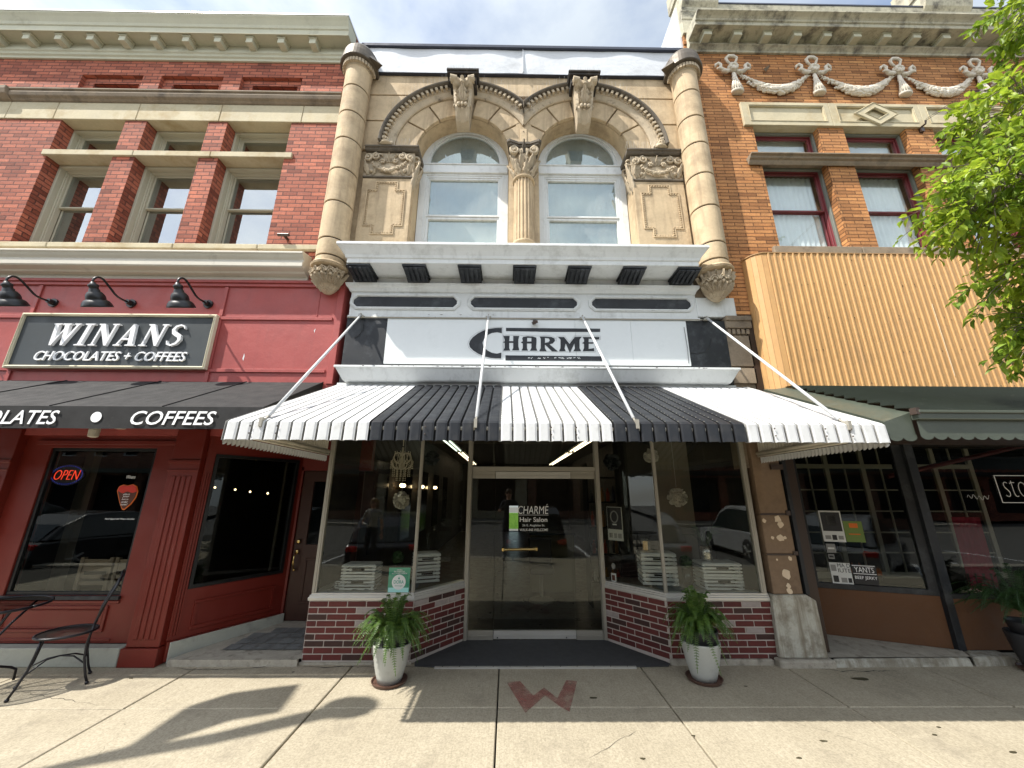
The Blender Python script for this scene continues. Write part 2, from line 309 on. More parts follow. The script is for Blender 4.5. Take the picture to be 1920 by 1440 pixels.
class MB:
    def __init__(s): s.v=[];s.f=[];s.m=[]
    def add(s,vs,fs,m=0):
        b=len(s.v); s.v+=[tuple(v) for v in vs]; s.f+=[tuple(i+b for i in f) for f in fs]; s.m+=[m]*len(fs); return s
    def box(s,x0,x1,y0,y1,z0,z1,m=0):
        x0,x1=min(x0,x1),max(x0,x1); y0,y1=min(y0,y1),max(y0,y1); z0,z1=min(z0,z1),max(z0,z1)
        return s.add([(x0,y0,z0),(x1,y0,z0),(x1,y1,z0),(x0,y1,z0),(x0,y0,z1),(x1,y0,z1),(x1,y1,z1),(x0,y1,z1)],
            [(0,3,2,1),(4,5,6,7),(0,1,5,4),(1,2,6,5),(2,3,7,6),(3,0,4,7)],m)
    def hexa(s,a,b,m=0): # two quads (bottom a, top b) counterclockwise from above
        return s.add(list(a)+list(b),[(0,3,2,1),(4,5,6,7),(0,1,5,4),(1,2,6,5),(2,3,7,6),(3,0,4,7)],m)
    def obox(s,c,ax,ay,az,m=0): # oriented box: centre and three half-axis vectors
        c=Vector(c);ax=Vector(ax);ay=Vector(ay);az=Vector(az)
        q=lambda i,j,k:c+i*ax+j*ay+k*az
        return s.hexa([q(-1,-1,-1),q(1,-1,-1),q(1,1,-1),q(-1,1,-1)],[q(-1,-1,1),q(1,-1,1),q(1,1,1),q(-1,1,1)],m)
    def profx(s,pr,x0,x1,m=0,mit0=0,mit1=0): # closed (y,z) profile extruded along x; mitre: ends follow the projection
        n=len(pr); vs=[(x0-mit0*(-y),y,z) for y,z in pr]+[(x1+mit1*(-y),y,z) for y,z in pr]
        fs=[(i,(i+1)%n,n+(i+1)%n,n+i) for i in range(n)]+[tuple(range(n-1,-1,-1)),tuple(range(n,2*n))]
        return s.add(vs,fs,m)
    def prof_path(s,pr,path,m=0): # (out,z) profile swept along an xy path with mitres, open ends capped
        n=len(pr); P=[Vector((a,b)) for a,b in path]; k=len(P); vs=[]
        for i,p in enumerate(P):
            d0=(p-P[i-1]).normalized() if i else None; d1=(P[i+1]-p).normalized() if i<k-1 else None
            n0=Vector((d0.y,-d0.x)) if d0 else None; n1=Vector((d1.y,-d1.x)) if d1 else None
            if n0 and n1: nn=(n0+n1); nn=nn/ max(.2,nn.dot(n0))
            else: nn=n0 or n1
            vs+=[(p.x+nn.x*o,p.y+nn.y*o,z) for o,z in pr]
        fs=[]
        for i in range(k-1):
            for j in range(n): fs.append((i*n+j,(i+1)*n+j,(i+1)*n+(j+1)%n,i*n+(j+1)%n))
        fs+=[tuple(range(n)),tuple(range(k*n-1,(k-1)*n-1,-1))]
        return s.add(vs,fs,m)
    def lathe(s,c,pr,n=24,a0=0,a1=2*PI,m=0,sx=1,sy=1,cap=True):
        full=abs(a1-a0-2*PI)<1e-6; k=n if full else n+1; vs=[];fs=[]
        for r_,z in pr:
            for i in range(k):
                a=a0+(a1-a0)*i/n; vs.append((c[0]+r_*sx*math.cos(a),c[1]+r_*sy*math.sin(a),c[2]+z))
        for j in range(len(pr)-1):
            for i in range(n if full else n):
                i2=(i+1)%k if full else i+1
                fs.append((j*k+i,j*k+i2,(j+1)*k+i2,(j+1)*k+i))
        if full and cap:
            if pr[0][0]>1e-4: fs.append(tuple(range(k-1,-1,-1)))
            if pr[-1][0]>1e-4: fs.append(tuple((len(pr)-1)*k+i for i in range(k)))
        return s.add(vs,fs,m)
    def tube(s,pts,r,n=8,m=0,flat_=None):
        P=[Vector(p) for p in pts]; k=len(P); vs=[]; prev=None
        for i,p in enumerate(P):
            d=(P[min(i+1,k-1)]-P[max(i-1,0)]).normalized()
            if prev is None:
                a=Vector((0,0,1)) if abs(d.z)<.9 else Vector((1,0,0)); u=d.cross(a).normalized()
            else: u=(prev-d*prev.dot(d)); u=u.normalized() if u.length>1e-6 else d.orthogonal().normalized()
            prev=u; v=d.cross(u); rr=r[i] if isinstance(r,(list,tuple)) else r
            for j in range(n):
                a=2*PI*j/n; vs.append(p+rr*(math.cos(a)*u+math.sin(a)*v))
        fs=[(i*n+j,i*n+(j+1)%n,(i+1)*n+(j+1)%n,(i+1)*n+j) for i in range(k-1) for j in range(n)]
        fs+=[tuple(range(n-1,-1,-1)),tuple((k-1)*n+j for j in range(n))]
        return s.add(vs,fs,m)
    def ball(s,c,r,m=0,n=10,k=6,sc=(1,1,1)):
        vs=[(c[0],c[1],c[2]-r*sc[2])];fs=[]
        for j in range(1,k):
            t=PI*j/k
            for i in range(n): a=2*PI*i/n; vs.append((c[0]+r*sc[0]*math.sin(t)*math.cos(a),c[1]+r*sc[1]*math.sin(t)*math.sin(a),c[2]-r*sc[2]*math.cos(t)))
        vs.append((c[0],c[1],c[2]+r*sc[2])); T=len(vs)-1
        for i in range(n): fs.append((0,1+(i+1)%n,1+i)); fs.append((T,T-n+i,T-n+(i+1)%n))
        for j in range(k-2):
            for i in range(n): a=1+j*n; fs.append((a+i,a+(i+1)%n,a+n+(i+1)%n,a+n+i))
        return s.add(vs,fs,m)
    def shape(s,loops,y0,y1,m=0,T=None,side=None): # loops of (x,z); first outer, the rest holes; thickness y0..y1
        if not isinstance(loops[0][0],(tuple,list)): loops=[loops]
        pts=[p for l in loops for p in l]; N=len(pts)
        tr=tessellate_polygon([[Vector((p[0],p[1],0)) for p in l] for l in loops])
        T=T or (lambda x,y,z:(x,y,z))
        vs=[T(p[0],y0,p[1]) for p in pts]+[T(p[0],y1,p[1]) for p in pts]; fs=[]
        for t in tr:
            a,b,c=[pts[i] for i in t]
            ar=(b[0]-a[0])*(c[1]-a[1])-(c[0]-a[0])*(b[1]-a[1])
            if abs(ar)<1e-12: continue
            t=t if ar>0 else (t[0],t[2],t[1])
            fs.append(tuple(t)); fs.append(tuple(N+i for i in (t[0],t[2],t[1])))
        s.add(vs,fs,m)
        b=0; sf=[]
        for li,l in enumerate(loops):
            k=len(l); ar=sum(l[i][0]*l[(i+1)%k][1]-l[(i+1)%k][0]*l[i][1] for i in range(k))
            ccw=ar>0
            for i in range(k):
                j=(i+1)%k; q=(b+i,N+b+i,N+b+j,b+j)
                if (li==0)!=ccw: q=q[::-1]
                sf.append(q)
            b+=k
        base=len(s.v)-len(vs); s.f+=[tuple(i+base for i in q) for q in sf]; s.m+=[m if side is None else side]*len(sf)
        return s
    def build(s,name,mats,parent=None,smooth=False,bevel=0,origin=None,label=None,cat=None,group=None,kind=None,seg=1):
        me=bpy.data.meshes.new(name); V=[Vector(v) for v in s.v]
        if origin is None:
            if V:
                lo=[min(v[i] for v in V) for i in range(3)]; hi=[max(v[i] for v in V) for i in range(3)]
                origin=Vector(((lo[0]+hi[0])/2,(lo[1]+hi[1])/2,lo[2]))
            else: origin=Vector((0,0,0))
        origin=Vector(origin)
        me.from_pydata([v-origin for v in V],[],s.f)
        if not isinstance(mats,(list,tuple)): mats=[mats]
        for q in mats: me.materials.append(q)
        for p,k in zip(me.polygons,s.m): p.material_index=k; p.use_smooth=smooth
        me.update(); boxuv(me,origin)
        o=bpy.data.objects.new(name,me); COL.objects.link(o); o.location=origin; o['wl']=list(origin)
        if parent is not None:
            po=Vector(parent['wl']) if 'wl' in parent else Vector(parent.location)
            o.parent=parent; o.location=origin-po
        if bevel:
            b=o.modifiers.new('bevel','BEVEL'); b.width=bevel; b.segments=seg; b.limit_method='ANGLE'; b.angle_limit=R(40); b.harden_normals=False
        return tagp(o,label,cat,group,kind)
def thing(name,label,cat,loc=(0,0,0),group=None):
    o=bpy.data.objects.new(name,None); o.empty_display_size=.2; COL.objects.link(o); o.location=loc; o['wl']=list(loc)
    return tagp(o,label,cat,group)
def moved(root,loc,rotz=0,label=None,group=None): # copy of a thing with its parts and sub-parts
    r=root.copy(); COL.objects.link(r); r.location=loc; r.rotation_euler=(0,0,rotz)
    if label: r['label']=label
    if group: r['group']=group
    def kids(a,b):
        for ch in list(a.children):
            c=ch.copy(); COL.objects.link(c); c.parent=b; kids(ch,c)
    kids(root,r); return r
def arc(cx,cz,r,a0,a1,n): return [(cx+r*math.cos(a0+(a1-a0)*i/n),cz+r*math.sin(a0+(a1-a0)*i/n)) for i in range(n+1)]
def rect(x0,z0,x1,z1): return [(x0,z0),(x1,z0),(x1,z1),(x0,z1)]
def text(body,x0,x1,z0,z1,y,depth=.004,shear=0,bold=0,name='lettering',mat=None,parent=None,T=None,**kw):
    c=bpy.data.curves.new('t','FONT'); c.body=body; c.shear=shear; c.extrude=.01; c.offset=bold; c.resolution_u=3
    o=bpy.data.objects.new('t',c); COL.objects.link(o); dg=bpy.context.evaluated_depsgraph_get()
    me=bpy.data.meshes.new_from_object(o.evaluated_get(dg)); bpy.data.objects.remove(o)
    V=[v.co.copy() for v in me.vertices]; F=[tuple(p.vertices) for p in me.polygons]
    ax=min(v.x for v in V); bx=max(v.x for v in V); ay=min(v.y for v in V); by=max(v.y for v in V)
    mb=MB(); T=T or (lambda x,y,z:(x,y,z))
    mb.add([T(x0+(v.x-ax)/(bx-ax)*(x1-x0), y-depth/2-(v.z/.01)*depth/2, z0+(v.y-ay)/(by-ay)*(z1-z0)) for v in V],F)
    if mat is None: return mb
    return mb.build(name,mat,parent,**kw)
def frame(mb,x0,x1,z0,z1,wd,y0,y1,m=0): # rectangular frame of four butted bars
    mb.box(x0,x1,y0,y1,z1-wd,z1,m); mb.box(x0,x1,y0,y1,z0,z0+wd,m); mb.box(x0,x0+wd,y0,y1,z0+wd,z1-wd,m); mb.box(x1-wd,x1,y0,y1,z0+wd,z1-wd,m)

#@@SETTING
# ---------------------------------------------------------------- ground
jx=[-9.3,-7.75,-6.22,-4.68,-3.125,-1.568,-.07,1.375,2.867,4.27,5.8,7.3,8.9]
jy=[-5.3,-2.33,-.84,.06]
mb=MB()
for i in range(len(jx)-1):
    for j in range(len(jy)-1):
        g=.006 if i not in (4,) else .009
        mb.box(jx[i]+g,jx[i+1]-g,jy[j]+.006,jy[j+1]-.006,-.12,0+rnd.uniform(-.0015,.0015))
mb.build('pavement',pave_m,bevel=.006,kind='structure')
gj=M('joint_dirt',(.05,.045,.035),.95,.3,20)
MB().box(-12,12,-5.32,3.0,-.2,-.07).build('pavement_base',gj,kind='structure')
mb=MB(); mb.box(-30,30,-5.62,-5.32,-.35,-.002); mb.build('kerb',conc_edge,bevel=.02,kind='structure')
MB().add([(-60,-60,-.30),(60,-60,-.30),(60,-5.6,-.30),(-60,-5.6,-.30)],[(0,1,2,3)]).build('road',asphalt,kind='structure')
MB().add([(-60,-60,-.6),(60,-60,-.6),(60,60,-.6),(-60,60,-.6)],[(0,1,2,3)]).build('ground',asphalt,kind='structure')
mb=MB()
for i in range(-6,7): mb.box(i*2.7-.05,i*2.7+.05,-10.2,-5.9,-.3,-.296)
mb.build('parking_lines',letter_white,kind='structure')
MB().box(-30,30,-23.6,-20.4,-.3,-.13).build('far_pavement',conc_edge,kind='structure')
# red letter on the pavement
pts=[(950,1280),(975,1278),(1000,1305),(1020,1290),(1045,1310),(1062,1276),(1082,1278),(1068,1335),(1050,1325),(1022,1305),(985,1337)]
def faded(name,c,lo,hi):
    m,n,out=newmat(name); t=n.nodes.new('ShaderNodeTexCoord').outputs['Object']
    b=n.nodes.new('ShaderNodeBsdfPrincipled'); b.inputs['Base Color'].default_value=(*c,1); b.inputs['Roughness'].default_value=.85
    tr=n.nodes.new('ShaderNodeBsdfTransparent'); x=n.nodes.new('ShaderNodeMixShader')
    f=ramp(n,noise(n,t,7,9,.72),[(lo,(.32,.32,.32)),(hi,(.92,.92,.92))]); n.links.new(f,x.inputs[0]); n.links.new(b.outputs[0],x.inputs[1]); n.links.new(tr.outputs[0],x.inputs[2]); n.links.new(x.outputs[0],out.inputs[0]); return m
gp=[G(*p) for p in pts]
mb=MB(); mb.shape([(x,y) for x,y in gp],0.0015,.004,T=lambda x,y,z:(x,z,y))
mb.build('painted_letter',faded('faded_red_paint',(.36,.14,.11),.34,.64),label='faded red letter W painted on the concrete in front of the salon entrance',cat='painted letter')

#@@RED
# ---------------------------------------------------------------- red brick building (left)
rb=thing('brick_building','red brick two storey building with maroon shopfront and cream cornice left of the stone salon','building',(-5.7,0,0))
XL=-9.2; XR=-2.62
wx=[(-6.87,-5.90),(-5.575,-4.632),(-4.345,-3.368)]
Z_SILL=4.985; Z_T0=6.49; Z_T1=6.59; Z_U1=7.18
holes=[rect(a,Z_SILL,b,Z_T0+.02) for a,b in wx]+[rect(a,Z_T1-.02,b,Z_U1+.02) for a,b in wx]
rp_=[(-6.84,-5.875),(-5.585,-4.60),(-4.31,-3.34)]
holes+=[rect(a,7.83,b,8.125) for a,b in rp_]
mb=MB(); mb.shape([rect(XL,4.42,XR,9.15)]+holes,0,.20); mb.build('brick_wall',red_brick,rb,origin=(0,0,0))
mb=MB()
for a,b in rp_: mb.shape([rect(a-.02,7.81,b+.02,8.145),rect(a+.16,7.83,b-.09,8.01)],.055,.19)
for a,b in rp_: mb.box(a,b,.13,.19,7.82,8.02)
mb.build('recessed_brick_panel',red_brick,rb,origin=(0,0,0))
MB().box(XL,XR+.4,.4,6,3.0,9.1).build('rear_mass',dark_stone,rb)
mb=MB(); mb.profx([(0,7.515),(-.03,7.53),(-.05,7.55),(-.085,7.57),(-.10,7.62),(-.085,7.66),(-.11,7.67),(-.11,7.70),(0,7.725)],-7.72,-2.62); mb.profx([(0,7.515),(-.05,7.53),(-.12,7.57),(-.14,7.64),(-.14,7.70),(0,7.725)],XL,-7.725)
mb.build('string_course',dark_stone,rb,bevel=.006)
mb=MB(); xs=[XL,-7.72,-6.99,-5.74,-4.475,-3.215,-2.62]
for i in range(len(xs)-1): mb.box(xs[i]+.004,xs[i+1]-.004,-.018,.36,7.185,7.512)
mb.build('stone_band',band_stone,rb,bevel=.006)
mb=MB(); xs=[-6.93,-5.59,-4.45,-3.245]
for i in range(3): mb.box(xs[i]+.003,xs[i+1]-.003,-.03,.34,Z_T0+.004,Z_T1)
mb.build('stone_transom',band_stone,rb,bevel=.006)
mb=MB(); xs=[XL,-6.3,-4.6,-3.45,-2.6]
for i in range(4): mb.box(xs[i]+.003,xs[i+1]-.003,-.05,.36,4.90,Z_SILL-.002)
mb.build('stone_sill',band_stone,rb,bevel=.01)
def sash_window(parent,a,b,z0,z1,yf,yg,trim,gl,split=None,blind=None,wf=.075,name='window'):
    mb=MB(); frame(mb,a,b,z0,z1,wf,yf,yf+.07); frame(mb,a+wf*.75,b-wf*.75,z0+wf*.6,z1-wf*.75,.016,yf+.02,yg+.03)
    wn=mb.build(name,trim,parent,bevel=.004)
    x0,x1,q0,q1=a+wf+.01,b-wf-.01,z0+wf+.0,z1-wf-.01
    if split:
        mb=MB(); frame(mb,x0,x1,split,q1,.024,yg-.012,yg+.03); frame(mb,x0,x1,q0,split+.028,.024,yg+.034,yg+.07); mb.build('sash',trim,wn,bevel=.003)
        MB().box(x0+.028,x1-.028,yg,yg+.006,split+.028,q1-.028).build('pane',gl,wn); MB().box(x0+.028,x1-.028,yg+.04,yg+.046,q0+.028,split).build('pane',gl,wn)
    else:
        mb=MB(); frame(mb,x0,x1,q0,q1,.028,yg-.012,yg+.03); mb.build('sash',trim,wn,bevel=.003)
        MB().box(x0+.028,x1-.028,yg,yg+.006,q0+.028,q1-.028).build('pane',gl,wn)
    return wn
for k,(a,b) in enumerate(wx):
    mb=MB(); frame(mb,a+.0,b-.0,Z_SILL,Z_T0,.04,.17,.30); o=mb.build('window_surround',win_trim,rb,bevel=.006)
    wn=sash_window(rb,a+.038,b-.038,Z_SILL,Z_T0-.034,.24,.30,win_trim,glass_blind,5.81,wf=.022)
    mb=MB(); z=5.06
    while z<6.42:
        mb.add([(a+.08,.42,z),(b-.08,.42,z),(b-.08,.44,z+.028),(a+.08,.44,z+.028)],[(0,1,2,3)]); z+=.04
    mb.build('blind',shade_blind,wn)
    mb=MB(); frame(mb,a,b,Z_T1,Z_U1,.035,.17,.30); mb.build('window_surround',win_trim,rb,bevel=.006)
    wn=sash_window(rb,a+.034,b-.034,Z_T1,Z_U1-.03,.24,.28,win_trim,glass_blind,None,wf=.018,name='transom_window')
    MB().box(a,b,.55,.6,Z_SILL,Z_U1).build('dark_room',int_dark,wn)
# cornice
mb=MB(); mb.profx([(0,8.43),(-.03,8.43),(-.03,8.47),(-.055,8.49),(-.055,8.53),(-.075,8.55),(-.075,8.60),(-.055,8.60),(-.055,8.72),
    (-.235,8.72),(-.235,8.70),(-.25,8.70),(-.25,8.80),(-.265,8.81),(-.275,8.86),(-.31,8.93),(-.335,8.97),(-.335,9.0),(0,9.03)],XL,XR+.04,0)
mb.build('cornice',cream,rb,bevel=.004)
MB().profx([(-.345,8.995),(-.345,9.02),(.1,9.09),(.1,9.05)],XL,XR+.05).build('roof_flashing',flash,rb)
bx0=-7.73
for k in range(-2,11):
    x=bx0+k*.502
    if x>-2.78: continue
    MB().box(x,x+.105,-.205,-.057,8.585,8.68).box(x-.015,x+.12,-.215,-.057,8.68,8.718).build('modillion',cream,rb,bevel=.004)
# greige shopfront cornice
gy=[(0,4.80),(-.22,4.752),(-.24,4.738),(-.24,4.715),(-.225,4.702),(-.205,4.672),(-.18,4.645),(-.18,4.625),(-.20,4.615),(-.20,4.545),(-.185,4.53),(-.12,4.51),(-.10,4.49),(-.03,4.48),(-.03,4.43),(0,4.43)]
mb=MB(); mb.profx(gy,XL,-2.70); mb.build('shopfront_cornice',grey_cornice,rb,bevel=.003)
# red sign band
mb=MB(); mb.box(XL,-2.185,0,.3,2.35,4.42); mb.build('sign_band',red_paint,rb)
mb=MB()
for z,h in ((4.385,.04),): mb.box(XL,-2.17,-.05,0,z,z+h); mb.box(XL,-2.18,-.028,0,z-.045,z-.001)
for z in (3.86,3.145): mb.box(XL,-2.30,-.018,0,z,z+.045)
for x in (-6.22,-3.78,-8.66): 
    for z0,z1 in ((3.91,4.335),(3.195,3.86),(3.0,3.145)): mb.box(x,x+.05,-.02,0,z0,z1)
for z0,z1 in ((3.0,4.335),): mb.box(-2.27,-2.185,-.02,0,z0,z1)
mb.box(-2.52,-2.505,-.006,0,3.92,4.33)
mb.build('batten',red_paint,rb,bevel=.004)
MB().shape([(-3.365,3.33),(-3.35,3.30),(-3.345,3.36),(-3.355,3.40)],-.0015,-.0002).shape([(-2.52,3.72),(-2.51,3.69),(-2.505,3.75)],-.0015,-.0002).build('bare_scratch',white_clean,rb)
# pipe and hooks on brick
MB().tube([(-3.09,0,5.10),(-3.09,-.09,5.10)],.02,8).tube([(-3.17,-.09,5.10),(-3.02,-.09,5.10)],.022,8).build('wall_bracket',rust_iron,rb)
# ground-floor shopfront
CZ=2.32
mb=MB(); mb.shape([rect(XL,.17,-3.54,CZ+.2),rect(-5.44,.62,-4.19,2.205)],.05,.16); mb.box(-5.6,-3.9,.02,.049,2.24,2.29)
mb.build('shopfront_wall',red_deep,rb,bevel=.004)
mb=MB(); frame(mb,-5.44,-4.19,.62,2.205,.035,.07,.12); sw=mb.build('shop_window',lamp_black,rb,bevel=.003); MB().box(-5.405,-4.225,.09,.096,.655,2.17).build('pane',glass_shop,sw)
MB().box(-5.46,-4.17,.02,.05,.585,.62).build('sill',black_paint,sw)
mb=MB(); frame(mb,-5.38,-4.27,.275,.525,.03,.032,.05); frame(mb,-5.345,-4.305,.31,.49,.012,.04,.05); mb.box(-5.5,-4.17,.035,.05,.545,.575); mb.box(-5.5,-4.17,.04,.05,.19,.22)
mb.build('panel_moulding',red_deep,rb,bevel=.004)
def pilaster(x0,x1,y0,name='pilaster'):
    mb=MB(); mb.box(x0,x1,y0,y0+.12,.17,CZ+.1); mb.box(x0-.02,x1+.02,y0-.03,y0+.12,0,.165); mb.box(x0-.015,x1+.015,y0-.02,y0,2.02,2.06); mb.box(x0-.01,x1+.01,y0-.012,y0,1.93,1.955)
    n=4
    for i in range(n): t=x0+.05+(x1-x0-.1)*(i+.5)/n; mb.box(t-.022,t+.022,y0-.012,y0,.24,1.88)
    return mb.build(name,red_deep,rb,bevel=.005)
pilaster(-3.90,-3.56,-.06); pilaster(-6.1,-5.75,-.04)
MB().box(XL,-3.94,-.075,.05,0,.168).build('stone_base',limestone,rb,bevel=.006)
# angled entrance side
A=Vector((-3.54,.0,0)); B=Vector((-2.93,1.0,0)); d=(B-A).normalized(); nrm=Vector((d.y,-d.x,0)); LEN=(B-A).length
TA=lambda s,o,z: tuple(A+d*s-nrm*o+Vector((0,0,z)))   # s along the wall, o into the building
mb=MB(); mb.shape([rect(0,.2,LEN,CZ+.3),rect(.09,.68,LEN-.05,2.14)],0,.08,T=TA); mb.shape(rect(0,0.02,LEN,.2),-.03,.08,T=TA)
for q0,q1 in ((.26,.30),(.52,.55)): mb.shape(rect(.18,q0,LEN-.12,q1),-.015,0,T=TA)
mb.shape(rect(.18,.30,.215,.52),-.015,0,T=TA); mb.shape(rect(LEN-.155,.30,LEN-.12,.52),-.015,0,T=TA)
ew=mb.build('entrance_wall',red_deep,rb,bevel=.004)
MB().shape(rect(.02,0,LEN+.03,.195),-.05,-.031,T=TA).build('stone_base',limestone,rb,bevel=.004)
mb=MB(); mb.shape([rect(.09,.68,LEN-.05,2.14),rect(.125,.715,LEN-.085,2.105)],-.01,.05,T=TA); sw2=mb.build('side_window',lamp_black,rb); MB().shape(rect(.125,.715,LEN-.085,2.105),.02,.026,T=TA).build('pane',glass_dark,sw2)
# corner fluted trim turning into entrance
mb=MB()
for i in range(3): mb.shape(rect(.012+i*.026,.24,.028+i*.026,1.92),-.012,0,T=TA)
mb.build('corner_fluting',red_deep,rb)
# door
mb=MB(); mb.box(-2.96,-2.90,1.0,1.1,.1,2.05); mb.box(-2.96,-1.95,1.0,1.1,2.0,2.6); mb.build('door_frame',red_deep,rb)
mb=MB(); mb.shape([rect(-2.90,.1,-2.05,1.995),rect(-2.74,1.02,-2.2,1.85)],1.03,1.08); frame(mb,-2.72,-2.22,.3,.85,.03,1.02,1.03); 
dr=mb.build('door',door_wood,rb,bevel=.004); MB().box(-2.74,-2.2,1.05,1.056,1.02,1.85).build('pane',glass_shop,dr)
mb=MB(); mb.ball((-2.83,1.0,1.06),.03,sc=(1,.5,1)); mb.ball((-2.83,1.0,.93),.026,sc=(1,.6,1.3)); mb.tube([(-2.83,1.0,.93),(-2.83,.95,.90),(-2.83,.94,.82),(-2.83,.96,.73),(-2.83,1.0,.71)],.01,8); mb.ball((-2.83,.99,.71),.02)
mb.build('door_handle',brass,dr,smooth=True)
mb=MB(); mb.add([(-3.42,-.03,.06),(-2.10,-.03,.06),(-2.10,1.2,.10),(-2.85,1.2,.10),(-3.42,.05,.06)],[(0,1,2,3,4)]); mb.box(-3.44,-2.13,-.06,-.03,-.02,.06); mb.build('entry_floor',conc_edge,kind='structure')
mb=MB()
for i in range(6):
    for j in range(4):
        x=-3.05+i*.16+j*.02; y=.16+j*.16
        if x> -2.2 or x< -3.38+.6*y*.95+.06: continue
        mb.add([(x,y,.0705+.03*y),(x+.15,y,.0705+.03*y),(x+.15,y+.15,.0705+.03*(y+.15)),(x,y+.15,.0705+.03*(y+.15))],[(0,1,2,3)])
mb.build('tile_patch',slate_fl,kind='structure')
# dark interior of the left shop, with columns and pendant bulbs
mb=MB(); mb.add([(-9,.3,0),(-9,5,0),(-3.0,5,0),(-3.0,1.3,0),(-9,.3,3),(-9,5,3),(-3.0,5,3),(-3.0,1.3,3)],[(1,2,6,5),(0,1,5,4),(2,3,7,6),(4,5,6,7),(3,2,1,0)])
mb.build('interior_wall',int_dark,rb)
mb=MB(); mb.box(-3.355,-3.325,1.32,1.35,0,3); mb.box(-6.43,-6.34,.88,.96,0,3); mb.box(-6.02,-5.90,1.0,1.1,0,3); mb.build('interior_column',int_panel,rb)
for i,(u,v) in enumerate(((403,914),(441,918),(469,922),(502,925))):
    y=2.2+.0*i; x,z=W(u,v,y)
    t=thing('pendant_lamp',['first','second','third','last'][i]+' from the left of the four tiny glowing bulbs in the maroon side window','pendant lamp',(x,y,z),'pendant bulbs inside the maroon shop')
    MB().ball((x,y,z),.015,n=8,k=6).build('bulb',bulb_e,t,smooth=True); MB().tube([(x,y,z+.022),(x,y,2.95)],.003,5).build('cord',lamp_black,t)
# chairs back inside window (wooden slatted)
for i,x in enumerate((-4.86,-4.45)):
    mb=MB(); mb.box(x-.19,x-.15,.38,.42,.0,.95); mb.box(x+.15,x+.19,.38,.42,.0,.95)
    t=thing('wooden_chair',('left' if i==0 else 'right')+' one of two slat-backed wooden chairs behind the shop window with the OPEN sign','chair',(x,.5,0),'wooden chairs inside the window')
    wd=M('dull_wood',(.17,.13,.09),.6,.15,10)
    mb.box(x-.16,x-.12,.78,.82,0,.45); mb.box(x+.12,x+.16,.78,.82,0,.45); mb.build('leg',wd,t)
    mb=MB(); mb.box(x-.148,x+.148,.385,.41,.80,.93); mb.box(x-.148,x+.148,.385,.41,.72,.76); mb.box(x-.148,x+.148,.385,.41,.65,.69); mb.build('backrest',wd,t,bevel=.004)
    MB().box(x-.2,x+.2,.43,.82,.45,.48).build('seat',wd,t)
x,z=W(176,812,-.3); MB().lathe((x,-.3,z-.05),[(.02,0),(.045,.01),(.05,.08),(.04,.14)],12).box(x-.045,x+.045,-.32,.05,z+.09,z+.12).build('alarm_sounder',grey_cornice,bevel=.003,label='small grey round alarm sounder under the black canvas awning',cat='alarm')
# OPEN sign
x0,z0=W(82,907,.12); x1,z1=W(150,874,.12)
t=thing('open_sign','oval red LED sign reading OPEN hanging in the maroon shop window','sign',((x0+x1)/2,.14,z0))
cx,cz=(x0+x1)/2+.05,(z0+z1)/2
mb=MB(); mb.shape([(cx+(x1-x0)*.55*math.cos(a*PI/16),cz+(z1-z0)*.6*math.sin(a*PI/16)) for a in range(32)],.13,.15); mb.build('backing',paper_b,t)
mb=MB()
for a in range(44): mb.ball((cx+(x1-x0)*.5*math.cos(a*PI/22),.126,cz+(z1-z0)*.52*math.sin(a*PI/22)),.0035,n=5,k=3)
mb.build('blue_border',neon_b,t)
text('OPEN',cx-(x1-x0)*.40,cx+(x1-x0)*.42,cz-(z1-z0)*.27,cz+(z1-z0)*.27,.128,.004,.25,-.022,mat=neon_r,parent=t)
# strawberry poster on the glass
px_=lambda x,y:W(x/3.2,800+y/3.2,.085)
t=thing('window_sticker','strawberry shaped sticker inviting berry orders on the maroon shop window','sticker',(*[px_(770,420)[0]],.08,1.3))
out=[px_(*p) for p in ((705,385),(718,358),(745,347),(770,353),(800,345),(825,358),(832,388),(820,425),(790,465),(748,500),(735,498),(718,450))][::-1]
MB().shape(out,.079,.082).build('outline',orange_p,t)
cx=sum(p[0] for p in out)/12; cz=sum(p[1] for p in out)/12
inn=[(cx+(a-cx)*.9,cz+(b-cz)*.92) for a,b in out]; MB().shape(inn,.0755,.0785).build('berry',choc,t)
top=[p for p in inn]; tp=[(cx+(a-cx)*.97,max(b,cz+.055)) for a,b in inn]
MB().shape([px_(*p) for p in ((712,385),(722,362),(745,352),(770,358),(800,350),(822,362),(828,388),(800,398),(770,388),(740,400))][::-1],.072,.075).build('berry_top',berry,t)
mbx=MB()
for i,wd in enumerate(('place','your','berry','order','now!')):
    a=px_(745-i*4,412+i*15); b=px_(788-i*4,400+i*15)
    mm=text(wd,a[0],b[0],a[1],b[1],.071,.001,.2); mbx.add(mm.v,mm.f)
for s_,(xa,ya,xb,yb) in (('Winans',(763,312,823,292)),('Hand dipped with Winans chocolate',(636,560,815,548))):
    a=px_(xa,ya); b=px_(xb,yb); mm=text(s_,a[0],b[0],a[1],b[1],.071,.001,.2); mbx.add(mm.v,mm.f)
mbx.build('lettering',letter_white,t)

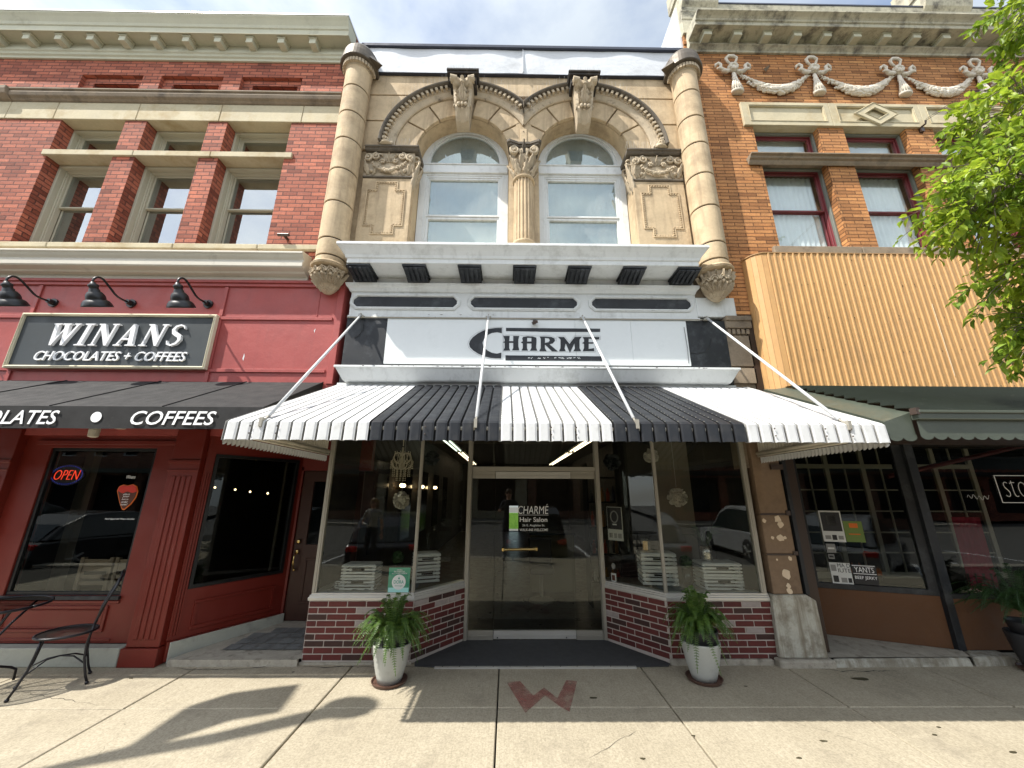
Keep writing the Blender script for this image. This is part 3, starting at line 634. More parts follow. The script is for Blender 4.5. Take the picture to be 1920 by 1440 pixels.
# big sign
def glyph(ch):
    S=.13
    if ch=='I': return [[(.0,0),(.42,0),(.42,.045),(.29,.06),(.29,.94),(.42,.955),(.42,1),(0,1),(0,.955),(.13,.94),(.13,.06),(0,.045)]],.42
    if ch=='W': return [[(0,1),(0,.955),(.07,.94),(.31,0),(.40,0),(.60,.66),(.80,0),(.89,0),(1.13,.94),(1.2,.955),(1.2,1),(.92,1),(.92,.955),(1.03,.94),(.88,.34),(.70,.94),(.78,.955),(.78,1),(.40,1),(.40,.955),(.50,.94),(.56,.74),(.41,.28),(.24,.94),(.34,.955),(.34,1)]],1.2
    if ch=='N': return [[(0,0),(.30,0),(.30,.045),(.19,.06),(.19,.74),(.70,0),(.79,0),(.79,.94),(.90,.955),(.90,1),(.60,1),(.60,.955),(.71,.94),(.71,.30),(.25,1),(0,1),(0,.955),(.11,.92),(.11,.06),(0,.045)]],.9
    if ch=='A': return [[(0,0),(.30,0),(.30,.045),(.19,.06),(.26,.27),(.56,.27),(.63,.06),(.52,.045),(.52,0),(.92,0),(.92,.045),(.83,.06),(.53,1),(.42,1),(.11,.06),(0,.045)],[(.28,.34),(.41,.74),(.535,.34)]],.92
    if ch=='S':
        ctr=[(.58,.80),(.50,.92),(.33,.965),(.16,.90),(.10,.76),(.18,.62),(.34,.53),(.50,.44),(.57,.29),(.49,.12),(.31,.04),(.13,.09),(.05,.24)]
        wd=[.02,.03,.04,.055,.07,.08,.085,.08,.07,.055,.04,.03,.02]; L1=[];L2=[]
        for i,(x,y) in enumerate(ctr):
            a=ctr[max(0,i-1)];b=ctr[min(len(ctr)-1,i+1)];dx,dy=b[0]-a[0],b[1]-a[1];q=math.hypot(dx,dy)
            L1.append((x-dy/q*wd[i],y+dx/q*wd[i]));L2.append((x+dy/q*wd[i],y-dx/q*wd[i]))
        pol=L1+L2[::-1]
        return [pol],.64
def serif_word(word,x0,x1,z0,z1,y0,y1,mat,parent,shear=.28,gap=.12):
    gl=[];x=0
    for ch in word:
        g,wd=glyph(ch); gl.append((g,x)); x+=wd+gap
    tot=x-gap+shear; sx=(x1-x0)/tot; h=z1-z0
    mb=MB()
    for g,ox in gl:
        lo=[[(x0+(ox+px+shear*pz)*sx,z0+pz*h) for px,pz in l] for l in g]
        mb.shape(lo,y0,y1)
    return mb.build('lettering',mat,parent,bevel=.006,seg=1)
t=thing('shop_sign','slate black framed sign with raised white words WINANS CHOCOLATES + COFFEES','sign',(-4.99,0,3.15))
MB().box(-6.19,-3.79,-.05,-.022,3.2,3.87).build('board',sign_black,t)
mb=MB(); frame(mb,-6.225,-3.755,3.165,3.905,.035,-.075,-.02); frame(mb,-6.21,-3.77,3.18,3.89,.010,-.085,-.0755); mb.build('frame',sign_cream,t,bevel=.004)
q=lambda x,y:W(x/4.465,480+y/4.465,-.06)
a=q(415,752);b=q(1592,575); a2=q(400,572)
serif_word('WINANS',-5.83,q(1592,575)[0],q(900,755)[1],q(1000,575)[1],-.085,-.05,letter_white,t,.26,.20)
text('CHOCOLATES + COFFEES',q(292,840)[0],q(1568,830)[0],q(900,878)[1],q(900,800)[1],-.05,.02,.25,.004,mat=letter_white,parent=t)
# lamps
def barn_lamp(x,z,label):
    t=thing('gooseneck_lamp',label,'wall lamp',(x,0,z),'gooseneck lamps above the chocolate shop sign')
    mb=MB()
    for (r0,y0),(r1,y1) in (((.058,-.001),(.058,-.022)),((.034,-.022),(.03,-.075))):
        n=20; vs=[(x+r0*math.cos(2*PI*i/n),y0,z+r0*math.sin(2*PI*i/n)) for i in range(n)]+[(x+r1*math.cos(2*PI*i/n),y1,z+r1*math.sin(2*PI*i/n)) for i in range(n)]
        mb.add(vs,[(i,(i+1)%n,n+(i+1)%n,n+i) for i in range(n)]+[tuple(range(n)),tuple(range(2*n-1,n-1,-1))])
    mb.build('wall_plate',lamp_black,t,smooth=False)
    sm=[]
    K=[(-.05,0.)]+LP_
    for i in range(len(K)-1):
        for k in range(3):
            f=k/3; sm.append((x,K[i][0]*(1-f)+K[i+1][0]*f,z+K[i][1]*(1-f)+K[i+1][1]*f))
    sm.append((x,K[-1][0],z+K[-1][1])); sm=[sm[0]]+[tuple((sm[i-1][j]+sm[i][j]+sm[i+1][j])/3 for j in range(3)) for i in range(1,len(sm)-1)]+[sm[-1]]
    mb=MB(); mb.tube(sm,.0125,10); mb.build('arm',lamp_black,t,smooth=True)
    mb=MB(); H_=.30
    mb.lathe((0,0,-H_),[(.135,0),(.14,.003),(.136,.02),(.125,.05),(.108,.075),(.090,.085),(.088,.09),(.090,.105),(.084,.14),(.066,.172),(.05,.185),(.05,.205),(.042,.21),(.042,.235),(.048,.24),(.048,.262),(.03,.275),(.02,.295),(.0,.30)],32)
    mb.lathe((0,0,-H_),[(.134,.002),(.105,.052),(.08,.08),(.07,.14),(0,.16)],32)
    ct,st=math.cos(R(27)),math.sin(R(27)); px,pz=LP_[-1]
    mb.v=[(x+a,px+b*ct-c*st,z+pz+.02+b*st*1.0+c*ct) for a,b,c in mb.v]
    mb.build('lamp_shade',lamp_black,t,smooth=True); return t
def solve_x(u,v,x0):
    d=ray(u,v); k=x0/d.x; return (-DC+k*d.y,HC+k*d.z)
LP_=[(a,b-4.08) for a,b in (solve_x(u,v,-3.951) for u,v in ((369.5,559),(358.3,540),(349.4,525.5),(341.5,520.3),(334.5,523.5),(332,532)))]
barn_lamp(-6.98,4.08,'gooseneck lamp left outside the picture, above the chocolate shop sign band')
barn_lamp(-5.967,4.08,'black gooseneck wall lamp cut by the left edge of the photo')
barn_lamp(-4.953,4.08,'black gooseneck wall lamp in the middle, above the centre of the framed shop sign')
barn_lamp(-3.951,4.08,'black gooseneck wall lamp nearest the stone column, above the right end of the framed sign')
# canvas awning
t=thing('canvas_awning','black canvas awning with white words CHOCOLATES and COFFEES on its valance over the maroon shop','awning',(-5.5,-.5,2.3))
ax0,ax1=-9.2,-2.30; zb,zf,zv=3.02,2.475,2.265; P=1.05
mb=MB(); mb.add([(ax0,-.005,zb),(ax1,-.005,zb),(ax1,-P,zf),(ax0,-P,zf),(ax0,-.005,zb-.01),(ax1,-.005,zb-.01),(ax1,-P+.01,zf-.012),(ax0,-P+.01,zf-.012)],[(0,3,2,1),(4,5,6,7)])
mb.add([(ax1,-.005,zb),(ax1,-.005,zv+.05),(ax1,-P,zv),(ax1,-P,zf)],[(0,1,2,3)]); mb.build('canopy',fabric,t)
mb=MB(); 
for i in range(48):
    x0=ax0+(ax1-ax0)*i/48; x1=ax0+(ax1-ax0)*(i+1)/48; w0=.004*math.sin(i*1.3); w1=.004*math.sin((i+1)*1.3)
    mb.add([(x0,-P-.004+w0*.3,zf),(x1,-P-.004+w1*.3,zf),(x1,-P-.004+w1,zv+w1*.6),(x0,-P-.004+w0,zv+w0*.6)],[(0,3,2,1)])
mb.build('valance',fabric,t,smooth=True)
mb=MB()
for x in (-7.9,-6.65,-5.45,-4.3,-3.25): mb.tube([(x,-.01,zb+.004),(x,-P,zf+.004)],.006,6)
mb.tube([(ax1+.002,-.01,zb+.003),(ax1+.002,-P,zf+.003)],.006,6); mb.build('seam',fabric,t)
b_=lambda x,y:W(x/2.909,440+y/2.909,-1.06)
lz0,lz1=b_(900,1038)[1],b_(900,962)[1]
mbx=text('COFFEES',-3.50,-2.722,lz0,lz1,-1.062,.002,.22,.008)
m2=text('CHOCOLATES',-5.38,-4.17,lz0,lz1,-1.062,.002,.22,.008); mbx.add(m2.v,m2.f)
cx,cz=W(180.5,782,-1.062); mbx.shape([(cx+.049*math.cos(a*PI/14),cz+.049*math.sin(a*PI/14)) for a in range(28)],-1.064,-1.062)
mbx.build('lettering',letter_white,t)

#@@SALON
# ---------------------------------------------------------------- stone salon building (centre)
sb=thing('stone_building','narrow tan sandstone building with paired arched windows, white cornice and hair salon shopfront','building',(.2,0,0))
XA,XB=-2.385,2.77          # column centres
cL,cR=-.712,1.142; ZS=6.70   # arch centres and spring line
RI,RG=.70,.57
def arch_hole(cx,r,z0,zs,n=20): return [(cx-r,z0),(cx+r,z0)]+arc(cx,zs,r,0,PI,n)
mb=MB(); mb.shape([rect(XA-.1,5.0,XB+.1,8.36),arch_hole(cL,RI,5.04,ZS,28),arch_hole(cR,RI,5.04,ZS,28)],.06,.42)
mb.build('stone_wall',stone,sb,origin=(0,0,0))
# ashlar courses and voussoirs stand 40 mm proud with open joints
VO=1.03
def course(z0,z1,mbb):
    for sgn,cx,xe in ((-1,cL,XA),(1,cR,XB)):
        zm=[z0,z1]; pts=[]
        n=8
        inner=[]
        for i in range(n+1):
            z=z0+(z1-z0)*i/n; dz=z-ZS; h=math.sqrt(max(0,(VO+.02)**2-dz*dz)) if dz<VO+.02 else None
            if h is None: inner.append((cx if dz>VO+.02 else cx,z))
            else: inner.append((cx+sgn*h,z))
        loop=[(xe,z0)]+inner+[(xe,z1)]
        if sgn>0: loop=loop[::-1]
        ok=[p for p in loop]
        mbb.shape(ok,.012,.058)
mb=MB(); course(6.72,7.262,mb); course(7.282,7.79,mb)
mb.box(XA,XB,.012,.058,7.81,8.34)
mb.build('ashlar_course',stone,sb,bevel=.006)
g=.012
mid=(cL+cR)/2
def vous(cx,a0,a1,clipside,rin=None):
    n=5; g0=g/RI; inner=arc(cx,ZS,RI,a0+g0,a1-g0,n); outer=arc(cx,ZS,VO,a0+g0*.7,a1-g0*.7,n)[::-1]
    lp=inner+outer
    if clipside: # both arches meet on the centre line
        lp=[(min(x,mid-.004),z) if clipside>0 else (max(x,mid+.004),z) for x,z in lp]
    return lp
for cx,s_ in ((cL,1),(cR,-1)):
    ang=[0,32,57,80,100,123,148,180]
    for k in range(7):
        a0,a1=R(ang[k]),R(ang[k+1])
        if s_<0: a0,a1=PI-a1,PI-a0
        cs=(s_ if k<2 else 0)
        if k==3: continue
        MB().shape(vous(cx,a0,a1,cs),.0,.058).build('voussoir',stone,sb,bevel=.006)
MB().shape([(mid-.12,ZS+.02),(mid+.12,ZS+.02),(mid+.12,7.25),(mid,7.34),(mid-.12,7.25)],.004,.058).build('spandrel_stone',stone,sb,bevel=.006)
mb=MB(); mb.box(mid-.05,mid+.05,-.012,.003,6.76,7.12); mb.build('stone_tablet',stone,sb,bevel=.004)
mb=MB(); mb.ball((mid,-.014,7.06),.009,n=6,k=4); mb.ball((mid,-.014,6.80),.009,n=6,k=4); mb.build('tablet_bolt',rust_iron,sb)
# archivolt with dentils
def sweep_arc(cx,a0,a1,n,prof,clip,m=0,mbb=None):
    k=len(prof); vs=[]
    for i in range(n+1):
        a=a0+(a1-a0)*i/n
        for r_,y in prof:
            x=cx+r_*math.cos(a); z=ZS+r_*math.sin(a)
            if clip>0: x=min(x,mid-.003)
            if clip<0: x=max(x,mid+.003)
            vs.append((x,y,z))
    fs=[(i*k+j,(i+1)*k+j,(i+1)*k+(j+1)%k,i*k+(j+1)%k) for i in range(n) for j in range(k)]+[tuple(range(k-1,-1,-1)),tuple(n*k+j for j in range(k))]
    mbb.add(vs,fs,m)
mb=MB(); dn=MB(); tp=MB()
for cx,s_ in ((cL,1),(cR,-1)):
    r0=1.03
    pro=[(r0,.058),(r0,-.02),(r0+.02,-.035),(r0+.07,-.05),(r0+.10,-.055),(r0+.10,-.065),(r0+.205,-.065),(r0+.205,.058)]
    a_lo,a_hi=(R(28),R(178)) if s_>0 else (R(2),R(152))
    sweep_arc(cx,a_lo,a_hi,60,pro,s_,0,mb)
    sweep_arc(cx,a_lo,a_hi,60,[(r0+.172,-.066),(r0+.172,-.125),(r0+.185,-.145),(r0+.205,-.15),(r0+.215,-.14),(r0+.215,.058),(r0+.206,.058),(r0+.206,-.066)],s_,0,tp)
    a=a_lo+.02
    while a<a_hi-.01:
        c0,c1=a,a+.034
        if abs(cx+1.2*math.cos(a)-cx)>.15 or True:
            p=[]
            for rr in (r0+.110,r0+.170):
                for aa in (c0,c1): p.append((cx+rr*math.cos(aa),ZS+rr*math.sin(aa)))
            if not(s_>0 and p[3][0]>mid-.02 or s_<0 and p[3][0]<mid+.02): dn.shape([p[0],p[2],p[3],p[1]],-.115,-.0655)
        a+=.068
mb.build('archivolt',stone_carve,sb,bevel=.004); dn.build('dentil_row',stone_carve,sb,bevel=.003); tp.build('archivolt_hood',stone_soot,sb,bevel=.005)
# carving kit ---------------------------------------------------
def spiral(mb,c,r,turns=1.6,w0=.022,dirx=1,y=None,n=26,start=0,T=None):
    pts=[];rs=[]
    for i in range(n+1):
        f=i/n; a=start+dirx*2*PI*turns*f; rr=r*(1-f)**.8
        p=(c[0]+rr*math.cos(a),c[1]-.012*f,c[2]+rr*math.sin(a)); pts.append(T(p) if T else p); rs.append(w0*(1-.45*f))
    mb.tube(pts,rs,6); 
    b=(c[0],c[1]-.01,c[2]); mb.ball(T(b) if T else b,w0*1.0,n=8,k=5)
def leaf(mb,base,tip,out,wd,lobes=4,curl=.04,depth=.02):
    """acanthus leaf: a ribbed, lobed solid strip from base to tip bulging along 'out'"""
    B=Vector(base);T_=Vector(tip);O=Vector(out).normalized(); D=T_-B; Ln=D.length; D.normalize(); S=D.cross(O).normalized(); n=10; vs=[]
    for i in range(n+1):
        f=i/n; wv=wd*(.55+.45*math.sin(PI*min(1,f*1.15)))*(1-.55*f**3)*(1+.22*math.cos(2*PI*lobes*f)); bul=curl*math.sin(PI*f*.55)**2*(1 if f<.85 else 1.15)
        c=B+D*Ln*f+O*bul
        vs+=[c-S*wv-O*depth*.6,c-S*wv*.55+O*depth*.15,c-S*wv*.18-O*depth*.25,c+O*depth*.55,c+S*wv*.18-O*depth*.25,c+S*wv*.55+O*depth*.15,c+S*wv-O*depth*.6,c-O*depth]
    k=8; fs=[(i*k+j,i*k+(j+1)%k,(i+1)*k+(j+1)%k,(i+1)*k+j) for i in range(n) for j in range(k)]+[tuple(range(k-1,-1,-1)),tuple(n*k+j for j in range(k))]
    mb.add(vs,fs)
    mb.ball(tuple(T_+O*curl*.9),wd*.42,n=8,k=5,sc=(1,.8,.7))
def rosette(mb,c,r,n=6,p=.02):
    for i in range(n):
        a=2*PI*i/n; mb.ball((c[0]+r*.6*math.cos(a),c[1],c[2]+r*.6*math.sin(a)),r*.42,n=7,k=5,sc=(1,.55,1))
    mb.ball((c[0],c[1]-p*.6,c[2]),r*.3,n=7,k=5)
# scroll ends of the archivolts
mb=MB()
for x,s_ in ((cL-1.14,1),(cR+1.14,-1)):
    spiral(mb,(x-.02*s_,-.08,6.80),.075,1.5,.022,s_,start=PI/2); rosette(mb,(x-.02*s_,-.11,6.80),.035); mb.lathe((x,-.04,6.71),[(.09,0),(.1,.02),(.07,.05),(.05,.1)],12); mb.ball((x-.1*s_,-.06,6.77),.035); mb.ball((x+.08*s_,-.06,6.75),.03)
mb.build('archivolt_scroll',stone_carve,sb,smooth=True)
# keystones
def keystone(cx):
    zt=7.84
    mb=MB(); mb.box(cx-.245,cx+.245,-.32,.06,zt+.06,zt+.095); mb.box(cx-.235,cx+.235,-.30,.06,zt+.025,zt+.06); mb.box(cx-.205,cx+.205,-.25,.06,zt-.09,zt+.025)
    for i in range(6): x=cx-.17+i*.068; mb.box(x-.017,x+.017,-.275,-.251,zt-.02,zt+.022)
    k=mb.build('keystone',stone_grime,sb,bevel=.005)
    mb=MB(); q=.70
    prof=[(.285,zt-.03),(.315,zt-.06),(.32,zt-.12),(.28,zt-.165),(.225,zt-.19),(.21,zt-.25),(.205,zt-.34),(.195,zt-.41),(.175,zt-.45),(.195,zt-.465),(.195,zt-.51),(.165,zt-.56),(.13,zt-.62),(.09,zt-.67),(.02,zt-.69)]
    vs=[]; n=len(prof)
    for i,(p,z) in enumerate(prof):
        f=i/(n-1); hw=.165-.07*f
        vs+=[(cx-hw,.09 if i>8 else .05,z),(cx-hw,-p+.02,z),(cx-hw*.7,-p,z),(cx-hw*.28,-p+.035,z),(cx+hw*.28,-p+.035,z),(cx+hw*.7,-p,z),(cx+hw,-p+.02,z),(cx+hw,.09 if i>8 else .05,z)]
    kk=8; fs=[(i*kk+j,(i+1)*kk+j,(i+1)*kk+j+1,i*kk+j+1) for i in range(n-1) for j in range(kk-1)]+[tuple(range(kk)),tuple((n-1)*kk+j for j in range(kk-1,-1,-1))]
    mb.add(vs,fs)
    for s_ in (-1,1):
        mb.tube([(cx+s_*.08,-.285,zt-.085),(cx+s_*.178,-.285,zt-.085)],[.045,.062],14); mb.tube([(cx+s_*.165,-.285,zt-.085),(cx+s_*.19,-.285,zt-.085)],[.026,.02],10)
        mb.tube([(cx+s_*.12,-.165,zt-.475),(cx+s_*.135,-.165,zt-.475)],[.03,.026],10)
    mb.tube([(cx,-.28,zt-.03),(cx,-.32,zt-.09),(cx,-.285,zt-.16)],[.02,.028,.018],8)
    leaf(mb,(cx,-.19,zt-.43),(cx,-.27,zt-.15),(0,-1,0),.075,3,.03,.03)
    for s_ in (-1,1):
        for q_ in range(3): leaf(mb,(cx+s_*.015,-.20,zt-.42+q_*.065),(cx+s_*.10,-.23,zt-.35+q_*.07),(0,-1,0),.026,2,.014,.018)
    for s_ in (-1,0,1): mb.ball((cx+s_*.055,-.20,zt-.47),.032,n=8,k=5,sc=(.85,.8,1.1))
    mb.build('console',stone_carve,k,smooth=False,bevel=.004)
keystone(cL-.01); keystone(cR)
# soffit reveal blocks already in the wall; lower part of middle mullion wall
# corner columns
def column(cx,which):
    rad=.19; cy=-.105
    tops=[8.03,7.60,7.09,6.59,6.045,5.50,4.92,4.66]
    mb=MB()
    for i in range(len(tops)-1):
        z1,z0=tops[i],tops[i+1]+.022
        mb.lathe((cx,cy,0),[(rad,z0+.007),(rad,z1-.007)],36,cap=False)
        mb.lathe((cx,cy,0),[(rad-.014,z0),(rad-.004,z0),(rad,z0+.007)],36,cap=False); mb.lathe((cx,cy,0),[(rad,z1-.007),(rad-.004,z1),(rad-.014,z1)],36,cap=False)
    c=mb.build('engaged_column',stone,sb,smooth=True)
    for p in c.data.polygons: p.use_smooth=abs(p.normal.z)<.3
    MB().lathe((cx,cy,0),[(rad-.0135,4.6),(rad-.0135,8.05)],32,cap=False).build('open_joint',joint_m,c,smooth=True)
    mb=MB(); mb.lathe((cx,cy,0),[(rad-.01,4.52),(rad+.035,4.535),(rad+.045,4.56),(rad+.03,4.585),(rad+.005,4.60),(rad-.0,4.66)],32); mb.build('column_ring',stone,c,smooth=False)
    zb=4.18 if which=='r' else 4.24; ccx=cx-.0; ccy=cy+.03
    mb=MB(); mb.lathe((ccx,ccy,0),[(.0,zb-.03),(.05,zb-.02),(.09,zb+.02),(.135,zb+.08),(.165,zb+.15),(.18,zb+.22),(.185,zb+.28),(.19,4.53)],32)
    cb=mb.build('corbel_core',stone_carve,c,smooth=True)
    mb=MB()
    for i in range(9):
        a=-PI+PI*i/8; ca,sa=math.cos(a),math.sin(a)
        leaf(mb,(ccx+.135*ca,ccy+.135*sa,zb+.06),(ccx+.19*ca,ccy+.19*sa,4.49),(ca,sa,0),.038,3,.045,.035)
        if i<8:
            a2=a+PI/16; ca,sa=math.cos(a2),math.sin(a2); leaf(mb,(ccx+.07*ca,ccy+.07*sa,zb),(ccx+.165*ca,ccy+.165*sa,zb+.17),(ca,sa,-.4),.034,3,.04,.03)
    for i in range(5):
        a=-PI/2+(i-2)*.5; tx,ty=-math.sin(a),math.cos(a)
        for rr_ in (.052,.03): mb.tube([(ccx+.215*math.cos(a)+rr_*tx*math.cos(t),ccy+.215*math.sin(a)+rr_*ty*math.cos(t),zb+.19+rr_*1.25*math.sin(t)) for t in [PI*k/7 for k in range(8)]],.010,6)
        mb.ball((ccx+.20*math.cos(a),ccy+.20*math.sin(a),zb+.17),.022)
    mb.build('carved_leaves',stone_carve,cb,smooth=False)
    mb=MB(); mb.lathe((cx,cy,0),[(rad+.005,8.02),(rad+.012,8.035),(rad+.012,8.12),(rad-.05,8.12)],36)
    for i in range(19):
        a=-PI*1.05+PI*1.1*i/18; mb.obox((cx+(rad+.03)*math.cos(a),cy+(rad+.03)*math.sin(a),8.075),(.019*-math.sin(a),.019*math.cos(a),0),(.024*math.cos(a),.024*math.sin(a),0),(0,0,.034))
    mb.build('dentil_ring',stone_carve,c,bevel=.003)
    mb=MB(); mb.lathe((cx,cy,0),[(rad+.04,8.112),(rad+.088,8.118),(rad+.098,8.13),(rad+.098,8.165),(rad+.084,8.18),(rad+.084,8.26),(rad+.07,8.35),(rad+.02,8.44),(rad-.08,8.50),(.0,8.53)],40)
    mb.build('column_cap',crown_metal,c,smooth=False,bevel=0)
    s_=1 if cx<0 else -1
    MB().add([(cx+s_*.23,-.33,8.125),(cx+s_*.40,-.22,8.10),(cx+s_*.25,-.1,8.125),(cx+s_*.23,-.25,8.27),(cx+s_*.23,-.08,8.27)],[(0,1,2),(0,3,1),(1,3,4),(1,4,2)]).build('torn_flashing',crown_metal,c)
column(XA,'l'); column(XB,'r')
# parapet sheet metal
mb=MB(); nseg=40
def sheet(x0,x1,seed):
    vs=[];fs=[];nx,nz=26,5; rr=random.Random(seed)
    for i in range(nx+1):
        for j in range(nz+1):
            x=x0+(x1-x0)*i/nx; z=8.235+(8.735-8.235)*j/nz; w_=.008*math.sin(x*4+seed)+.007*math.sin(x*7.1+z*5+seed)+rr.uniform(-.002,.002)
            if j in(0,nz) or i in (0,nx): w_*=.3
            sag=.02*math.sin(x*1.3+seed) if j==0 else 0
            vs.append((x,-.035+w_-.015*j/nz,z+sag*.6))
    fs=[(i*(nz+1)+j,(i+1)*(nz+1)+j,(i+1)*(nz+1)+j+1,i*(nz+1)+j+1) for i in range(nx) for j in range(nz)]
    return MB().add(vs,fs)
sheet(XA+.02,.205,1).build('parapet_sheet',metal_sheet,sb,smooth=True); sheet(.215,XB-.02,4).build('parapet_sheet',metal_sheet,sb,smooth=True)
MB().box(XA,XB,-.005,.42,8.345,8.73).build('parapet',dark_stone,sb)
MB().box(.205,.215,-.07,-.035,8.24,8.74).build('sheet_seam',metal_sheet,sb)
mb=MB(); mb.box(XA-.05,XB+.1,-.09,.5,8.74,8.80); mb.box(XA+.1,XB-.1,-.04,.06,8.215,8.232); mb.build('coping',dark_metal,sb,bevel=.005)
MB().box(XA-.2,XB+.2,.43,6,3,8.3).build('rear_mass',dark_stone,sb)
# bird spikes
mb=MB()
for cx in (cL-.01,cR):
    for i in range(26): x=cx-.24+i*.019; mb.tube([(x,-.22,7.937),(x+rnd.uniform(-.02,.02),-.26-rnd.random()*.05,8.03+rnd.random()*.03)],.0012,4)
for cx in (cL,cR):
    for i in range(46):
        a=R(28+i*2.7) if cx==cL else R(31+i*2.6)
        if abs(a-PI/2)<.2: continue
        r_=1.25; mb.tube([(cx+r_*math.cos(a),-.1,ZS+r_*math.sin(a)),(cx+r_*math.cos(a)+rnd.uniform(-.02,.02),-.13-rnd.random()*.04,ZS+r_*math.sin(a)+.10)],.0011,4)
for x0,x1 in ((-1.9,-1.35),(.03,.39),(1.75,2.4)):
    n=int((x1-x0)/.03)
    for i in range(n): x=x0+i*.03; mb.tube([(x,-.07,6.705),(x+rnd.uniform(-.02,.02),-.10,6.80)],.0011,4)
mb.build('bird_spikes',steel_b,sb)
# pedestal piers and carved capitals
def pier(x0,x1,s_):  # s_=+1: window is on the right
    o=MB().box(x0,x1,0,.30,5.06,6.16).box(x0,x1,-.025,.30,5.025,5.058).build('pier',stone,sb,bevel=.006)
    cx=(x0+x1)/2; cz=5.64
    def cross(k): # 12-corner panel outline, k shrinks
        a,b,c_,d_=.165-k,.285-k,.455-k,.315-k
        return [(cx-a,cz-c_),(cx+a,cz-c_),(cx+a,cz-d_),(cx+b,cz-d_),(cx+b,cz+d_),(cx+a,cz+d_),(cx+a,cz+c_),(cx-a,cz+c_),(cx-a,cz+d_),(cx-b,cz+d_),(cx-b,cz-d_),(cx-a,cz-d_)]
    mb=MB(); mb.shape([cross(0),cross(.016)],-.014,-.0005); mb.build('panel_rim',stone,o,bevel=.003)
    mb=MB(); pts=cross(.03); 
    for i in range(12):
        p,q=Vector(pts[i]),Vector(pts[(i+1)%12]); L_=(q-p).length; n=max(1,int(L_/.034))
        for k in range(n): c=p+(q-p)*((k+.5)/n); mb.ball((c.x,-.008,c.y),.012,n=6,k=4,sc=(1.15,.9,1.15) )
    mb.build('bead_moulding',stone,o)
    # projecting shelf capital
    xw=x1 if s_>0 else x0
    mb=MB(); mb.box(x0+.0,x1,-.02,.30,6.165,6.19); mb.profx([(.30,6.63),(-.03,6.63),(-.05,6.645),(-.06,6.665),(-.085,6.67),(-.085,6.695),(.30,6.70)],x0-(0 if s_>0 else .07),x1+(.07 if s_>0 else 0)); mb.build('abacus',stone_soot,o,bevel=.004)
    cp=MB().box(x0,x1,.0,.30,6.192,6.628).build('capital',stone_carve,o)
    mb=MB(); w_=x1-x0
    for k in (-1,1):
        spiral(mb,(cx+k*w_*.26,-.03,6.53),.062,1.6,.019,-k,start=PI/2 if k>0 else PI/2)
        spiral(mb,(cx+k*w_*.43,-.035,6.50),.06,1.5,.02,k,start=PI/2)
        mb.tube([(cx+k*w_*.26,-.02,6.595),(cx+k*w_*.16,-.02,6.57),(cx+k*w_*.08,-.02,6.50)],.013,6)
        rosette(mb,(cx+k*w_*.13,-.03,6.45),.045); leaf(mb,(cx+k*.03,-.01,6.44),(cx+k*.10,-.03,6.56),(0,-1,0),.022,2,.015,.012)
        leaf(mb,(cx+k*w_*.40,-.01,6.22),(cx+k*w_*.46,-.05,6.40),(0,-1,0),.045,3,.03,.02); leaf(mb,(cx+k*w_*.32,-.01,6.21),(cx+k*w_*.24,-.03,6.31),(0,-1,0),.03,2,.02,.014)
        mb.ball((cx+k*w_*.33,-.02,6.27),.03)
    leaf(mb,(cx,-.01,6.44),(cx,-.04,6.575),(0,-1,0),.024,2,.02,.018)
    for i in range(17):
        t=(i-8)/8; x=cx+t*w_*.33; z=6.27+.13*t*t; r_=.032*(1-.35*abs(t))
        mb.ball((x+rnd.uniform(-.01,.01),-.035,z+rnd.uniform(-.01,.01)),r_,n=7,k=5); mb.ball((x+rnd.uniform(-.02,.02),-.045,z+rnd.uniform(-.025,.025)),r_*.7,n=6,k=4)
    # side towards the window: volute and hanging leaf
    for yy in (.02,.2):
        mb.tube([(xw+s_*(.02+.05*math.cos(a)),yy,6.52+.05*math.sin(a)) for a in [k*.5 for k in range(13)]],.016,6)
    leaf(mb,(xw,.03,5.98),(xw+s_*.06,.0,6.44),(s_,-.6,0),.055,4,.035,.03); leaf(mb,(xw,.15,6.05),(xw+s_*.05,.14,6.44),(s_,0,0),.055,4,.04,.03)
    mb.build('carving',stone_carve,cp,smooth=True)
pier(-2.16,-1.425,1); pier(1.835,2.59,-1)
# central fluted column
mx_=.213; my=.02
MB().box(mx_-.2,mx_+.2,.15,.42,5.03,6.66).build('mullion_pier',stone,sb)
mb=MB(); nfl=18; vs=[];
for z in (5.06,6.10):
    for i in range(nfl*4):
        a=2*PI*i/(nfl*4); r_=(.15 if z<5.5 else .142)-(.016 if i%4 in (1,2) else 0); vs.append((mx_+r_*math.cos(a),my+r_*math.sin(a),z))
k=nfl*4; mb.add(vs,[(i,(i+1)%k,k+(i+1)%k,k+i) for i in range(k)]); 
fc=mb.build('fluted_column',stone,sb); MB().lathe((mx_,my,0),[(.175,5.005),(.18,5.02),(.175,5.045),(.16,5.058)],28).lathe((mx_,my,0),[(.148,6.10),(.165,6.115),(.165,6.135),(.15,6.15)],28).build('column_ring',stone,fc,bevel=.003)
mb=MB(); mb.lathe((mx_,my,0),[(.135,6.13),(.14,6.3),(.17,6.5),(.19,6.58),(.12,6.6)],24)
for i in range(8):
    a=2*PI*i/8+.2; ca,sa=math.cos(a),math.sin(a)
    leaf(mb,(mx_+.135*ca,my+.135*sa,6.15),(mx_+.185*ca,my+.185*sa,6.36),(ca,sa,0),.05,3,.04,.02)
    a+=PI/8; ca,sa=math.cos(a),math.sin(a); leaf(mb,(mx_+.14*ca,my+.14*sa,6.25),(mx_+.20*ca,my+.20*sa,6.48),(ca,sa,0),.045,3,.045,.02)
